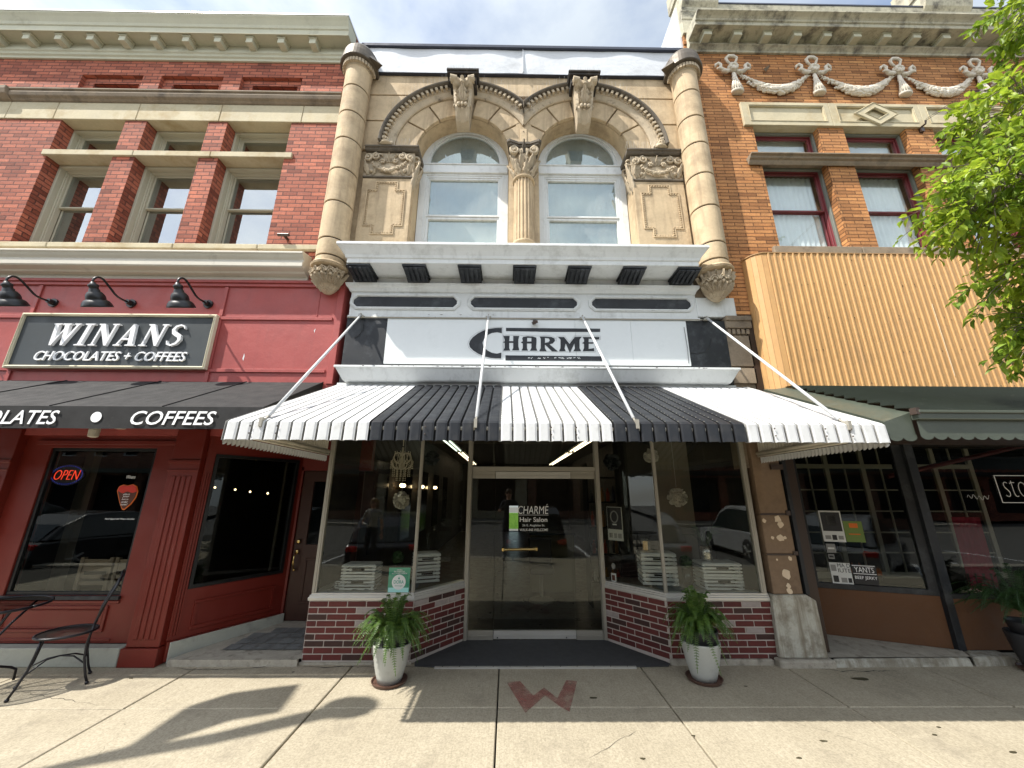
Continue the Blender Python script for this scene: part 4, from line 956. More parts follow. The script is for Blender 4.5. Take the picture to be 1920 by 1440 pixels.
for s_ in (-1,1):
    c=(mx_+s_*.135,my-.19,6.53); spiral(mb,c,.07,1.7,.024,-s_,start=PI/2); spiral(mb,(c[0],c[1]+.03,c[2]),.06,1.2,.03,-s_,start=PI/2)
    mb.tube([(mx_+s_*.02,my-.16,6.36),(mx_+s_*.05,my-.18,6.50),(c[0],c[1],6.60)],.018,7)
cp=mb.build('capital',stone_carve,fc,smooth=True)
mb=MB()
ab=[(mx_-.235,-.19),(mx_-.20,-.215),(mx_-.08,-.165),(mx_+.08,-.165),(mx_+.20,-.215),(mx_+.235,-.19),(mx_+.2,.06),(mx_-.2,.06)]
for z0,z1,g_ in ((6.605,6.635,.0),(6.636,6.675,.02)): mb.shape([(mx_+(x-mx_)*(1+g_*4),y-g_ if y<0 else y) for x,y in ab],z0,z1,T=lambda x,y,z:(x,z,y))
leaf(mb,(mx_,my-.18,6.50),(mx_,my-.22,6.67),(0,-1,0),.03,2,.03,.02); mb.build('abacus',stone_soot,cp,bevel=.004)
# arched windows
def arched_window(cx,xl,xr):
    yf=.30
    z0=5.03
    out=[(xl,z0),(xr,z0)]+arc(cx,ZS+.02,(xr-xl)/2,0,PI,28)
    ii=.075
    inn=arc(cx,6.80,.575,0.0,PI,28)
    mb=MB(); mb.shape([out,[(xl+ii+.02,z0+.005),(xr-ii-.02,z0+.005),(xr-ii-.02,6.52),(xl+ii+.02,6.52)],[(cx-.585,6.735),(cx+.585,6.735)]+arc(cx,6.80,.585,0,PI,28)],yf,yf+.08)
    mb.shape([[(cx-.585,6.735),(cx+.585,6.735)]+arc(cx,6.80,.585,0,PI,28),[(cx-.55,6.785),(cx+.55,6.785)]+arc(cx,6.80,.55,.02,PI-.02,28)],yf+.02,yf+.07)
    mb.box(xl+.01,xr-.01,yf-.03,yf,6.555,6.70); mb.box(xl,xr,yf-.045,yf,6.70,6.72)
    wn=mb.build('arched_window',white,sb,bevel=.004)
    MB().shape([(cx-.55,6.785),(cx+.55,6.785)]+arc(cx,6.80,.55,.02,PI-.02,28),yf+.045,yf+.051).build('pane',glass_up,wn)
    x0,x1=xl+ii+.02,xr-ii-.02
    mb=MB(); frame(mb,x0,x1,5.035,6.52,.035,yf+.01,yf+.06); frame(mb,x0+.035,x1-.035,5.77,6.485,.03,yf+.02,yf+.07); frame(mb,x0+.035,x1-.035,5.07,5.765,.038,yf+.035,yf+.10)
    mb.build('sash',white,wn,bevel=.003)
    MB().box(x0+.065,x1-.065,yf+.05,yf+.056,5.80,6.455).build('pane',glass_up,wn); MB().box(x0+.073,x1-.073,yf+.07,yf+.076,5.108,5.727).build('pane',glass_up,wn)
    MB().box(xl,xr,.41,.418,5.03,7.4).build('roller_shade',teal_shade,wn)
    return wn
arched_window(cL,-1.405,-.018); arched_window(cR,.45,1.83)
# white cornice and frieze of the shopfront
xc0,xc1=-2.13,2.50
pr_=[(0,0),]
cor=[(-.2,4.50),(.36,4.50),(.36,4.56),(.375,4.565),(.385,4.60),(.42,4.65),(.455,4.69),(.47,4.70),(.47,4.735),(-.2,4.76)]
def swp(mb,prof,x0,x1,yb=0.05,m=0): mb.prof_path([(o,z) for o,z in prof],[(x0,yb+.25),(x0,0),(x1,0),(x1,yb+.25)],m)
mb=MB(); mb.prof_path([(-.01,4.50),(.36-.11,4.50),(.36-.11,4.56),(.265,4.565),(.275,4.60),(.31,4.65),(.345,4.69),(.36,4.70),(.36,4.735),(-.01,4.77)],[(-1.80,.1),(-1.80,-.11),(2.18,-.11),(2.18,.1)])
mb.box(-1.79,2.17,-.105,.1,4.502,4.74)
mb.build('shopfront_cornice',white,sb,bevel=.003)
mb=MB(); mb.box(-2.10,2.52,0,.3,3.905,4.50); mb.box(2.52,3.04,-.005,.3,3.965,4.245); 
mb.prof_path([(0,4.28),(.02,4.29),(.035,4.33),(.06,4.35),(.075,4.39),(0,4.40)],[(-2.10,.1),(-2.10,-.0),(2.50,-.0),(2.50,.1)])
mb.box(-2.11,2.54,-.012,0,3.905,3.945)
mb.build('frieze',white,sb,bevel=.004)
def octo(x0,x1,z0,z1,c=.05): return [(x0+c,z0),(x1-c,z0),(x1-c*.45,z0+c*.55),(x1,z0+c),(x1,z1-c),(x1-c*.45,z1-c*.55),(x1-c,z1),(x0+c,z1),(x0+c*.45,z1-c*.55),(x0,z1-c),(x0,z0+c),(x0+c*.45,z0+c*.55)]
for x0,x1 in ((-2.055,-.685),(-.50,.915),(1.115,2.44)):
    mb=MB(); mb.shape([octo(x0-.045,x1+.045,4.025,4.26,.075),octo(x0,x1,4.065,4.215)],-.018,-.0005); mb.shape([octo(x0-.03,x1+.03,4.038,4.245,.068),octo(x0-.008,x1+.008,4.058,4.222,.055)],-.027,-.0185)
    f=mb.build('frieze_panel_rim',white,sb,bevel=.003); MB().shape(octo(x0+.001,x1-.001,4.066,4.214),-.004,-.0004).build('frieze_panel',black_paint,f)
for k in range(7):
    x=-1.91+k*.705; hw=.135
    mb=MB(); mb.box(x-hw-.015,x+hw+.015,-.345,-.002,4.47,4.498); mb.profx([(-.002,4.468),(-.33,4.468),(-.335,4.45),(-.31,4.437),(-.25,4.43),(-.20,4.424),(-.15,4.416),(-.13,4.405),(-.10,4.398),(-.06,4.395),(-.035,4.398),(-.002,4.398)],x-hw,x+hw)
    for q_ in (-.09,-.03,.03,.09): mb.profx([(-.10,4.41),(-.335,4.455),(-.35,4.45),(-.345,4.43),(-.31,4.42),(-.25,4.412),(-.20,4.40),(-.15,4.385),(-.10,4.38)],x+q_-.017,x+q_+.017)
    mb.build('cornice_bracket',black_paint,sb,bevel=.004)
# sign field
mb=MB(); mb.box(-2.11,2.86,.0,.3,3.0,3.904); mb.build('sign_backing',black_paint,sb)
MB().box(-1.575,.87,-.022,-.001,3.27,3.895).box(.872,1.60,-.022,-.001,3.27,3.895).box(1.602,2.335,-.022,-.001,3.27,3.895).build('sign_board',white_clean,sb,bevel=.002)
mb=MB(); mb.tube([(-2.1,-.035,3.90),(2.55,-.035,3.905)],.009,6); mb.build('rail',steel,sb)
# salon sign lettering (flat paint on the board)
sg=thing('painted_sign','black painted CHARME lettering with a big C on the white board above the striped awning','sign',(.2,-.03,3.3))
sq=lambda x,y:W(860+x/6.4,590+y/6.4,-.025)
mb=MB(); Y0,Y1=-.0255,-.0228
def P_(pts): return [sq(*p) for p in pts]
def poly(pts,holes=()): 
    mb.shape([P_(pts)]+[P_(h) for h in holes],Y0,Y1)
c_out=[(518,158),(440,160),(370,170),(300,190),(230,225),(170,270),(135,315),(125,350),(135,390),(175,430),(240,470),(310,500),(380,518),(440,523),(511,524)]
c_in=[(513,455),(460,468),(400,458),(345,430),(300,385),(285,335),(305,290),(345,245),(400,218),(460,210),(518,222)]
poly(c_out+c_in)
rail_t=[(568,158),(1698,168),(1698,206),(1100,206),(568,196)]; poly(rail_t)
poly([(562,488),(1710,500),(1722,556),(562,548)])
# letters H A R M E (spurred art-deco capitals)
poly([(538,255),(612,255),(606,318),(655,318),(655,255),(727,255),(716,300),(716,380),(728,428),(640,428),(655,400),(655,338),(606,338),(606,400),(618,430),(535,430),(552,395),(552,338),(530,332),(552,318),(552,300)])
poly([(762,285),(775,265),(830,258),(890,262),(930,275),(935,300),(930,400),(945,432),(855,432),(873,400),(873,345),(820,345),(820,400),(832,430),(755,430),(770,400),(770,345),(745,335),(770,318)],[[(822,278),(873,278),(873,322),(822,322)]])
poly([(972,262),(1060,262),(1115,268),(1150,285),(1155,315),(1130,345),(1090,355),(1180,432),(1190,440),(1120,440),(1040,362),(1035,362),(1035,400),(1055,438),(968,436),(985,400),(985,290)],[[(1036,280),(1080,284),(1095,305),(1080,330),(1036,338)]])
poly([(1195,268),(1265,268),(1330,350),(1392,268),(1475,265),(1450,300),(1450,400),(1470,438),(1375,438),(1395,405),(1390,345),(1335,458),(1285,345),(1270,405),(1285,438),(1205,438),(1222,400),(1222,300)])
poly([(1490,268),(1690,268),(1685,292),(1650,300),(1640,290),(1560,288),(1560,330),(1615,330),(1615,348),(1560,348),(1560,412),(1625,402),(1628,438),(1488,438),(1505,400),(1505,350),(1480,342),(1505,325),(1505,300)])
mb.build('lettering',black_paint,sg)
mb=MB()
# thin grey outline round the letter shapes
def outl(pts,w_=.0042):
    p=P_(pts)
    for i in range(len(p)):
        a,b=Vector((p[i][0],0,p[i][1])),Vector((p[(i+1)%len(p)][0],0,p[(i+1)%len(p)][1]))
        mb.tube([(a.x,-.0235,a.z),(b.x,-.0235,b.z)],w_*.5,4)
outl([(530,150),(440,150),(360,162),(290,182),(210,222),(150,265),(120,315),(108,350),(120,395),(165,440),(235,482),(310,512),(380,530),(530,535)])
outl([(535,245),(740,245),(760,250),(830,246),(930,255),(1060,250),(1120,256),(1165,285),(1168,320),(1180,258),(1270,255),(1330,330),(1390,255),(1700,255),(1700,300),(1640,315),(1640,450),(540,440)])
mb.build('outline',flat('pale_grey_line',(.42,.43,.44),.6),sg)
wb=MB()
for u_,wv in ((838,26),(875,20),(955,40),(1020,22),(1070,16),(1152,24),(1205,60),(1245,22),(1305,45),(1340,22),(1382,24),(1430,40)):
    for k in range(int(wv/11)+1):
        x,z=sq(u_+k*9-6,520+rnd.uniform(-7,7)); wb.add([(x,-.0262,z-.004),(x+.008,-.0262,z-.004),(x+.008,-.0262,z+.005),(x,-.0262,z+.005)],[(0,1,2,3)])
wb.build('peeled_letter_flecks',white_clean,sg)
x,z=W(1002,604,-.05); mb=MB(); mb.box(x-.02,x+.02,-.06,-.03,z-.02,z+.03); mb.tube([(x-.03,-.07,z-.03),(x+.04,-.09,z-.005)],.02,8); mb.build('spot_lamp',rust_iron,label='small rusty spot lamp on the rail above the salon sign',cat='lamp')
# gutter ledge
mb=MB(); mb.prof_path([(-.01,3.015),(.10,3.015),(.115,3.03),(.185,3.16),(.20,3.165),(.20,3.19),(.19,3.19),(-.01,3.20)],[(-1.91,.1),(-1.91,0.0),(2.65,0.0),(2.65,.1)])
gt=mb.build('ledge',white,sb,bevel=.003)
mb=MB(); mb.box(-2.12,2.86,-.03,.0,2.985,3.012); mb.box(-2.09,2.78,-.018,0,3.0125,3.0145)
mb.box(-2.12,2.86,-.04,.02,2.94,2.984); mb.build('flashing_strip',white,sb,bevel=.002)

mb=MB()
def chips(x0,x1,y,z,n,w_,h_):
    for i in range(n):
        x=rnd.uniform(x0,x1); a=w_*rnd.uniform(.3,1.6); b=h_*rnd.uniform(.4,1.3); zz=z+rnd.uniform(-h_,h_)*.5
        mb.shape([(x-a,zz),(x-a*.4,zz-b),(x+a*.5,zz-b*.7),(x+a,zz+b*.2),(x+a*.2,zz+b),(x-a*.6,zz+b*.6)],y-.0012,y)
chips(-1.9,2.6,-.2005,3.182,34,.012,.004); chips(-2.0,2.45,-.0125,3.915,26,.014,.006); chips(-1.9,2.3,-.362,4.706,16,.010,.003); chips(-2.0,2.4,-.0285,3.95,8,.02,.004)
mb.build('paint_chip',rust_iron,sb)
mb=MB(); mb.tube([(2.345,-.006,3.46),(2.45,-.008,3.44),(2.55,-.008,3.47),(2.62,-.008,3.55),(2.66,-.008,3.66)],.004,5); mb.tube([(-1.90,-.006,3.89),(-1.885,-.01,3.75),(-1.93,-.01,3.66),(-1.99,-.01,3.62)],.004,5); mb.tube([(2.3,-.03,3.80),(2.31,-.03,3.5),(2.30,-.03,3.3)],.003,5); mb.build('loose_cable',black_paint,sb)
mb=MB()
for k in (-1.92,-1.68,-.9,.33,1.4,2.2,2.62):
    for dz in (.045,.095): mb.ball((k,-1.745,2.105+dz),.006,n=6,k=4)
mb=MB()
# stone side pier beyond sign (right)
mb=MB(); 
for z0,z1 in ((3.05,3.25),(3.28,3.70),): mb.box(2.862,3.17,0,.3,z0,z1)
mb.box(2.865,3.15,.03,.3,2.0,3.9); mb.box(2.862,3.2,-.03,.3,3.80,3.90); mb.box(2.862,3.2,-.05,.3,3.90,3.964)
for i in range(5): mb.box(2.88+i*.062,2.92+i*.062,-.015,.02,3.72,3.79)
mb.box(2.45,3.16,.02,.3,4.25,5.0)
mb.build('stone_pier_upper',dark_stone,sb,bevel=.004)

#@@AWNING
ma=thing('striped_awning','corrugated metal awning in broad white and black stripes over the hair salon','awning',(.4,-.8,2.08))
yb,zb_=-.035,2.985; yf,zf_,zv_=-1.72,2.225,2.09
bb=[-2.12,-1.137,-.078,.852,1.88,3.02]; ff=[-2.13,-1.05,-.066,.795,1.812,2.905]
npan=[11,10,9,10,11]
for si in range(5):
    n=npan[si]; mat=white_awn if si%2==0 else black_awn
    mb=MB(); vs=[]
    # cross profile across one stripe: list of (fraction, height)
    prof=[]
    for k in range(n):
        for f,h in ((0,.0),(.02,-.024),(.14,-.024),(.17,.0),(.30,.004),(.86,.004),(.97,.0)):
            prof.append(((k+f)/n,h))
    prof.append((1,0))
    rows=[(yb,zb_,bb),(yb+(yf-yb)*.33,zb_+(zf_-zb_)*.33+.0,None),(yb+(yf-yb)*.66,zb_+(zf_-zb_)*.66,None),(yf+.02,zf_+.012,ff),(yf-.004,zf_-.006,ff),(yf-.012,zv_+.02,ff)]
    nrm_=Vector((0,-(zb_-zf_),(yb-yf))).normalized()
    k=len(prof)
    for ri,(y,z,bd_) in enumerate(rows):
        t=(y-yb)/(yf-yb); t=max(0,min(1,t))
        x0=bb[si]*(1-t)+ff[si]*t; x1=bb[si+1]*(1-t)+ff[si+1]*t
        for pf,h in prof:
            if ri<4: vs.append((x0+(x1-x0)*pf,y+nrm_.y*h,z+abs(nrm_.z)*h))
            else:
                zz=z
                if ri==5: # scalloped lower edge, one scallop per pan
                    q_=(pf*n)%1; zz=zv_+.006-.016*abs(math.cos(PI*(q_-.1)))
                vs.append((x0+(x1-x0)*pf,y-h*1.2,zz))
    fs=[(r_*k+j,(r_+1)*k+j,(r_+1)*k+j+1,r_*k+j+1) for r_ in range(len(rows)-1) for j in range(k-1)]
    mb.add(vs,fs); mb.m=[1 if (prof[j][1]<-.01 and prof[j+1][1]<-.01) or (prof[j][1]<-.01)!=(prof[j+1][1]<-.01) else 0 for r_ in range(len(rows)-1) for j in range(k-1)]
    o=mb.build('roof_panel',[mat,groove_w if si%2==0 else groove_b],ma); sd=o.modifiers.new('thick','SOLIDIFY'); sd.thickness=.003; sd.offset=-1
    o['label']=['white corrugated panel at the left end','charcoal corrugated panel left of the middle','white corrugated panel in the middle','charcoal corrugated panel right of the middle','white corrugated panel at the right end'][si]
# rivets on ribs
mb=MB()
for si in (2,3):
    n=npan[si]
    for k in range(n):
        for q_ in range(26):
            t=(q_+.5)/26; f=(k+.16)/n; x0=bb[si]*(1-t)+ff[si]*t; x1=bb[si+1]*(1-t)+ff[si+1]*t
            p=Vector((x0+(x1-x0)*f,yb+(yf-yb)*t,zb_+(zf_-zb_)*t))+nrm_*-.017 if False else Vector((x0+(x1-x0)*f,yb+(yf-yb)*t-.003,zb_+(zf_-zb_)*t+.006))
            mb.ball(p,.0045,n=5,k=3)
mb.build('rivets',[steel],ma,kind='stuff')
mb=MB()
for k in (-1.93,-1.73,-.62,.33,.52,2.03,2.42,2.62):
    for dz in (.04,.095): mb.ball((k,yf-.022,zv_+dz),.0065,n=6,k=4)
mb.build('valance_bolts',rust_iron,ma)
# side wings: vertical corrugation, tube and scalloped trim
for s_,xb,xf in ((-1,-2.125,-2.135),(1,3.0,2.90)):
    mb=MB(); n=34; vs=[]
    for i in range(n*4+1):
        t=i/(n*4); y=yb+(yf+.01-yb)*t; x=xb+(xf-xb)*t+(.009 if (i%4) in (1,2) else 0); zt=zb_+(zf_-zb_)*t-.006; vs+=[(x,y,2.155),(x,y,zt)]
    fs=[(2*i,2*i+2,2*i+3,2*i+1) for i in range(n*4)]
    mb.add(vs,fs); o=mb.build('side_wing',awn_under,ma)
    mb=MB(); mb.tube([(xb-s_*.02,yb,2.165),(xf-s_*.02,yf+.03,2.165)],.021,10); mb.tube([(xb-s_*.02,yb,2.135),(xf-s_*.02,yf+.03,2.135)],.012,8); mb.build('edge_tube',awn_under,o,smooth=True)
    mb=MB(); n=34; vs=[];m_=8
    for i in range(n*m_+1):
        t=i/(n*m_); y=yb+(yf-yb)*t; x=xb+(xf-xb)*t+.006*math.cos(2*PI*i/m_); q_=(i%m_)/m_; vs+=[(x,y,2.12),(x,y,2.068-.017*abs(math.sin(PI*q_)))]
    mb.add(vs,[(2*i,2*i+2,2*i+3,2*i+1) for i in range(n*m_)]); mb.build('scalloped_trim',white_awn,o)
# underside frame
mb=MB(); mb.tube([(-2.1,yf+.03,2.18),(2.88,yf+.03,2.18)],.018,8)
for x in (-2.05,-.25,.98,2.8): mb.tube([(x,yb,2.94),(x,yf+.05,2.19)],.015,8)
mb.build('frame_bars',awn_under,ma)
for xt,xb2 in ((-1.92,-1.86),(-.26,-.244),(.971,.989),(2.61,2.62)):
    mb=MB(); mb.tube([(xt,-.045,3.925),(xb2,-1.655,2.275)],.0135,10); rd=mb.build('stay_rod',white_awn,ma,smooth=True)
    mb=MB(); mb.box(xt-.035,xt+.035,-.05,-.012,3.90,3.925); mb.box(xt-.006,xt+.006,-.06,-.012,3.926,3.95); mb.tube([(xb2,-1.655,2.275),(xb2,-1.70,2.235)],.008,6); mb.box(xb2-.012,xb2+.012,-1.742,-1.69,2.18,2.25); mb.build('rod_fitting',steel,rd)

#@@SHOPFRONT
# brick bulkheads, built brick by brick
def bulk(p0,p1,name,z0=.03,z1=.585,seedn=0):
    A=Vector((p0[0],p0[1],0));B=Vector((p1[0],p1[1],0)); d=(B-A).normalized(); nn=Vector((d.y,-d.x,0)); Ln=(B-A).length; rr=random.Random(seedn)
    rows=9; rh=(z1-z0)/rows; bl=.2035; mb=MB()
    for r_ in range(rows):
        s=-(bl/2 if r_%2 else 0)
        while s<Ln-.005:
            a=max(s+.005,0.002); b=min(s+bl-.006,Ln-.002)
            if b-a>.02:
                c=0 if rr.random()<.62 else (1 if rr.random()<.65 else 2)
                if rr.random()<.045: c=3
                zz0=z0+r_*rh+.006; zz1=z0+(r_+1)*rh-.006; off=rr.uniform(0,.003)
                q=lambda t,o,z:(A+d*t+nn*o+Vector((0,0,z)))
                mb.hexa([q(a,.012-off,zz0),q(b,.012-off,zz0),q(b,-.03,zz0),q(a,-.03,zz0)],[q(a,.012-off,zz1),q(b,.012-off,zz1),q(b,-.03,zz1),q(a,-.03,zz1)],c)
            s+=bl
    o=mb.build(name,bk,sb,bevel=.003)
    q=lambda t,o,z:(A+d*t+nn*o+Vector((0,0,z)))
    m2=MB(); m2.hexa([q(0,.004,0),q(Ln,.004,0),q(Ln,-.12,0),q(0,-.12,0)],[q(0,.004,z1),q(Ln,.004,z1),q(Ln,-.12,z1),q(0,-.12,z1)]); m2.build('mortar_bed',mortar_m,o); return o
LA,LB_,LC=(-2.11,0.0),(-1.0,0.0),(-.502,.625); RA,RB_,RC=(1.205,.64),(1.735,0.0),(2.86,0.0)
bulk((-2.11,.9),LA,'brick_bulkhead',seedn=5); bulk(LA,LB_,'brick_bulkhead',seedn=1); bulk(LB_,LC,'brick_bulkhead',seedn=2); bulk(RA,RB_,'brick_bulkhead',seedn=8); bulk(RB_,RC,'brick_bulkhead',seedn=4)
# bulkhead footing strip
mb=MB(); mb.box(-2.13,-.98,-.022,.0,-.01,.022); mb.build('footing',conc_edge,sb); MB().box(1.70,2.78,-.045,.0,-.02,.05).build('footing',conc_edge,sb,bevel=.01)
# aluminium sills and glazing frames
def sill(path):
    mb=MB(); mb.prof_path([(-.10,.586),(.012,.586),(.018,.592),(.018,.620),(.008,.626),(.008,.64),(-.004,.645),(-.004,.66),(-.10,.66)],path); return mb.build('window_sill',steel_b,sb,bevel=.002)
sill([(-2.11,.9),LA,LB_,LC]); sill([RA,RB_,RC])
ZG=2.93
def post(x,y,w_=.045,z0=.66,z1=ZG,nm='window_post',ang=0,mat=None):
    mb=MB(); c,s=math.cos(ang),math.sin(ang); h=w_/2
    mb.obox((x,y,(z0+z1)/2),(c*h,s*h,0),(-s*h,c*h,0),(0,0,(z1-z0)/2)); mb.obox((x-s*-h*1.05,y-c*h*1.05,(z0+z1)/2),(c*h*.35,s*h*.35,0),(s*.006,-c*.006,0),(0,0,(z1-z0)/2)); return mb.build(nm,mat or steel,sb,bevel=.003)
post(-2.085,.035,.05); post(-1.02,.035,.035); post(-.50,.62,.05,z0=.0); post(1.205,.635,.05,z0=.0); post(1.75,.035,.035); post(2.825,.035,.055)
mb=MB(); frame(mb,2.85,2.885,.6,ZG,.01,.0,.03)
def pane(p0,p1,z0,z1,name='shop_pane',mat=None,yoff=.035,par=None):
    A=Vector((*p0,0));B=Vector((*p1,0)); d=(B-A).normalized(); nn=Vector((-d.y,d.x,0)); q=lambda t,o,z:(A+d*t+nn*o+Vector((0,0,z))); Ln=(B-A).length
    return MB().hexa([q(.02,yoff,z0),q(Ln-.02,yoff,z0),q(Ln-.02,yoff+.006,z0),q(.02,yoff+.006,z0)],[q(.02,yoff,z1),q(Ln-.02,yoff,z1),q(Ln-.02,yoff+.006,z1),q(.02,yoff+.006,z1)]).build(name,mat or glass_shop,par or sb)
pane((-2.085,0),(-1.02,0),.655,ZG); pane((-1.01,.0),(-.51,.62),.655,ZG,yoff=.03); pane((1.215,.635),(1.745,.0),.655,ZG,yoff=.03); pane((1.75,0),(2.825,0),.655,ZG)
# recess soffit, door set
dz0,dz1=.01,1.985; yd=.66
dx0,dxa,dxb,dx1=-.50,-.155,.845,1.205
MB().box(-2.12,2.9,.0,1.0,ZG,2.99).build('shopfront_soffit',int_ceiling,sb)
mb=MB(); mb.box(dx0,dx1,yd-.02,yd+.06,1.985,2.045); mb.box(dx0,dx0+.03,yd,yd+.05,.0,ZG); mb.box(dx1-.03,dx1,yd,yd+.05,.0,ZG)
df=mb.build('door_frame',steel,sb,bevel=.003)
MB().box(dx0+.03,dx1-.03,yd+.02,yd+.026,2.046,ZG).build('transom_pane',glass_shop,df)
for a,b in ((dx0+.032,dxa-.004),(dxb+.004,dx1-.032)):
    mb=MB(); mb.box(a,b,yd,yd+.04,.0,.10); mb.box(a,b,yd-.008,yd,.035,.05); m2=MB(); m2.box(a,b,yd,yd+.04,1.89,1.984); m2.box(a,b,yd-.008,yd,1.93,1.94); sd=MB().box(a,b,yd+.015,yd+.021,.10,1.89).build('side_light',glass_shop,sb); mb.build('rail',steel,sd,bevel=.002); m2.build('rail',steel,sd,bevel=.002)
mb=MB(); mb.box(dxa,dxb,yd-.02,yd+.03,.015,.105); mb.box(dxa,dxb,yd-.026,yd-.02,.05,.065); m2=MB(); m2.box(dxa,dxb,yd-.02,yd+.03,1.89,1.98); m2.box(dxa,dxb,yd-.026,yd-.02,1.92,1.93)
dr=MB().box(dxa+.002,dxb-.002,yd,yd+.01,.105,1.89).build('glass_door',glass_shop,sb); mb.build('rail',steel_b,dr,bevel=.003); m2.build('rail',steel_b,dr,bevel=.003)
dq=lambda x,y:W(840+x/2.88,800+y/2.88,yd-.03)
a=dq(300,663); b=dq(475,660); mb=MB(); mb.tube([(a[0],yd-.05,a[1]),(b[0],yd-.05,b[1])],.016,10); mb.box(a[0]-.025,a[0]+.01,yd-.06,yd,a[1]-.02,a[1]+.02); mb.box(b[0]-.01,b[0]+.02,yd-.06,yd,b[1]-.02,b[1]+.02); mb.build('push_bar',brass,dr,bevel=.004)
mb=MB()
for x in (dxa+.05,dxb-.12): mb.ball((x,yd-.027,.035),.008,n=6,k=4)
mb.build('door_screws',lamp_black,dr)
mt=MB()
for wd,(xa,ya,xb,yb_),sh,bo in (('CHARMÉ',(378,472,543,418),.12,-.006),('Hair Salon',(388,515,537,490),0,.012),('26 E. Auglaize St.',(402,542,524,528),0,.004),('WALK-INS WELCOME',(387,565,541,551),0,.004)):
    a=dq(xa,ya); b=dq(xb,yb_); mm=text(wd,a[0],b[0],a[1],b[1],yd-.001,.001,sh,bo); mt.add(mm.v,mm.f)
a=dq(378,478); b=dq(543,474); mt.box(a[0],b[0],yd-.002,yd-.001,a[1]-.001,a[1]+.003)
mt.build('lettering',letter_white,dr)
# entry mat and metal nosing
MB().shape([(-.93,-.075),(-.72,-.1),(1.3,-.1),(1.66,-.085),(1.70,-.03),(1.60,.1),(1.20,.62),(-.5,.62),(-.95,.02)],.006,.014,T=lambda x,y,z:(x,z,y)).build('entrance_mat',mat_rubber,label='dark grey ribbed mat filling the recessed salon entrance',cat='door mat',bevel=.002)
mb=MB(); mb.box(-.72,1.32,-.125,-.098,.002,.018); 
for i in range(12): mb.ball((-.64+i*.17,-.112,.018),.006,1,n=6,k=3)
mb.build('mat_nosing',[steel_b,rust_iron],sb)
# stone pier right with chips and splayed base
mb=MB(); 
for z0,z1 in ((.66,1.05),(1.065,1.475),(1.49,2.4)): mb.box(2.90,3.225,-.03,.4,z0,z1)
mb.box(2.905,3.22,-.0,.4,.62,2.4)
o=mb.build('stone_pier',bulk_m,sb,bevel=.006)
mb=MB(); mb.box(3.19,3.24,-.045,-.02,1.05,1.09); mb.box(3.19,3.24,-.045,-.02,1.47,1.52); mb.box(3.1,3.24,-.06,-.03,1.98,2.04)
for z0 in (1.056,1.482): mb.box(2.90,3.2,-.034,-.03,z0-.008,z0+.008)
mb.build('rusty_cramp',rust_iron,o)
nq=lambda x,y:W(1100+x/2.88,800+y/2.88,-.03)
mb=MB()
for (x,y,r_) in ((958,508,10),(1032,500,17),(1045,528,16),(1003,600,8),(1045,600,18),(1070,600,8),(1098,712,10),(1078,795,22),(1090,860,12),(1095,888,14),(1028,718,5)):
    cx,cz=nq(x,y); rr=r_/2.88/150; pts=[(cx+rr*(.7+.5*rnd.random())*math.cos(a*PI/5),cz+rr*(.7+.5*rnd.random())*math.sin(a*PI/5)) for a in range(10)]; mb.shape(pts,-.033,-.029)
mb.build('chipped_patch',plaster_chip,o)
mb=MB(); 
mb.add([(2.84,-.06,.07),(3.345,-.06,.07),(3.345,.3,.07),(2.84,.3,.07),(2.86,-.055,.60),(3.335,-.055,.60),(3.335,.3,.60),(2.86,.3,.60),(2.875,-.04,.655),(3.25,-.04,.655),(3.25,.3,.655),(2.875,.3,.655)],[(3,2,1,0),(0,1,5,4),(1,2,6,5),(2,3,7,6),(3,0,4,7),(4,5,9,8),(5,6,10,9),(6,7,11,10),(7,4,8,11),(8,9,10,11)])
mb.build('splayed_base',marble,sb,bevel=.006)
MB().box(2.80,3.38,-.115,.3,-.02,.065).build('plinth',conc_edge,sb,bevel=.015)
mb=MB(); mb.box(3.245,3.30,-.03,.0,.66,2.2); mb.box(3.245,3.26,-.05,-.03,.66,2.2); mb.build('downpipe_channel',black_paint,sb)

#@@GOLD
# ---------------------------------------------------------------- golden brick building (right)
gb=thing('golden_brick_building','golden tan brick building with garland frieze and orange siding right of the stone salon','building',(5.6,0,0))
GX0,GX1=2.935,9.2
lw=[(3.825,4.83),(5.24,6.24),(6.68,7.68)]; uw=[(3.81,4.83),(5.235,6.225),(6.66,7.66)]
mb=MB(); mb.shape([rect(GX0,4.0,GX1,9.0)]+[rect(a,5.03,b,6.57) for a,b in lw]+[rect(a,6.58,b,7.25) for a,b in uw],0,.11); mb.build('brick_wall',gold_brick,gb,origin=(0,0,0))
MB().box(GX0+.02,GX1,.6,6,3.0,9.0).build('rear_mass',dark_stone,gb)
mb=MB(); mb.box(2.90,GX0-.001,.02,.95,8.6,9.95); mb.box(2.90,GX0-.001,.951,1.5,8.6,9.35); mb.box(2.90,GX0-.001,1.501,5,8.6,9.1); mb.build('side_sheathing',metal_sheet,gb); mb=MB(); mb.box(2.88,GX0,.97,1.52,9.352,9.40); mb.box(2.88,GX0,1.0,1.6,9.101,9.14); mb.build('side_flashing',dark_metal,gb)
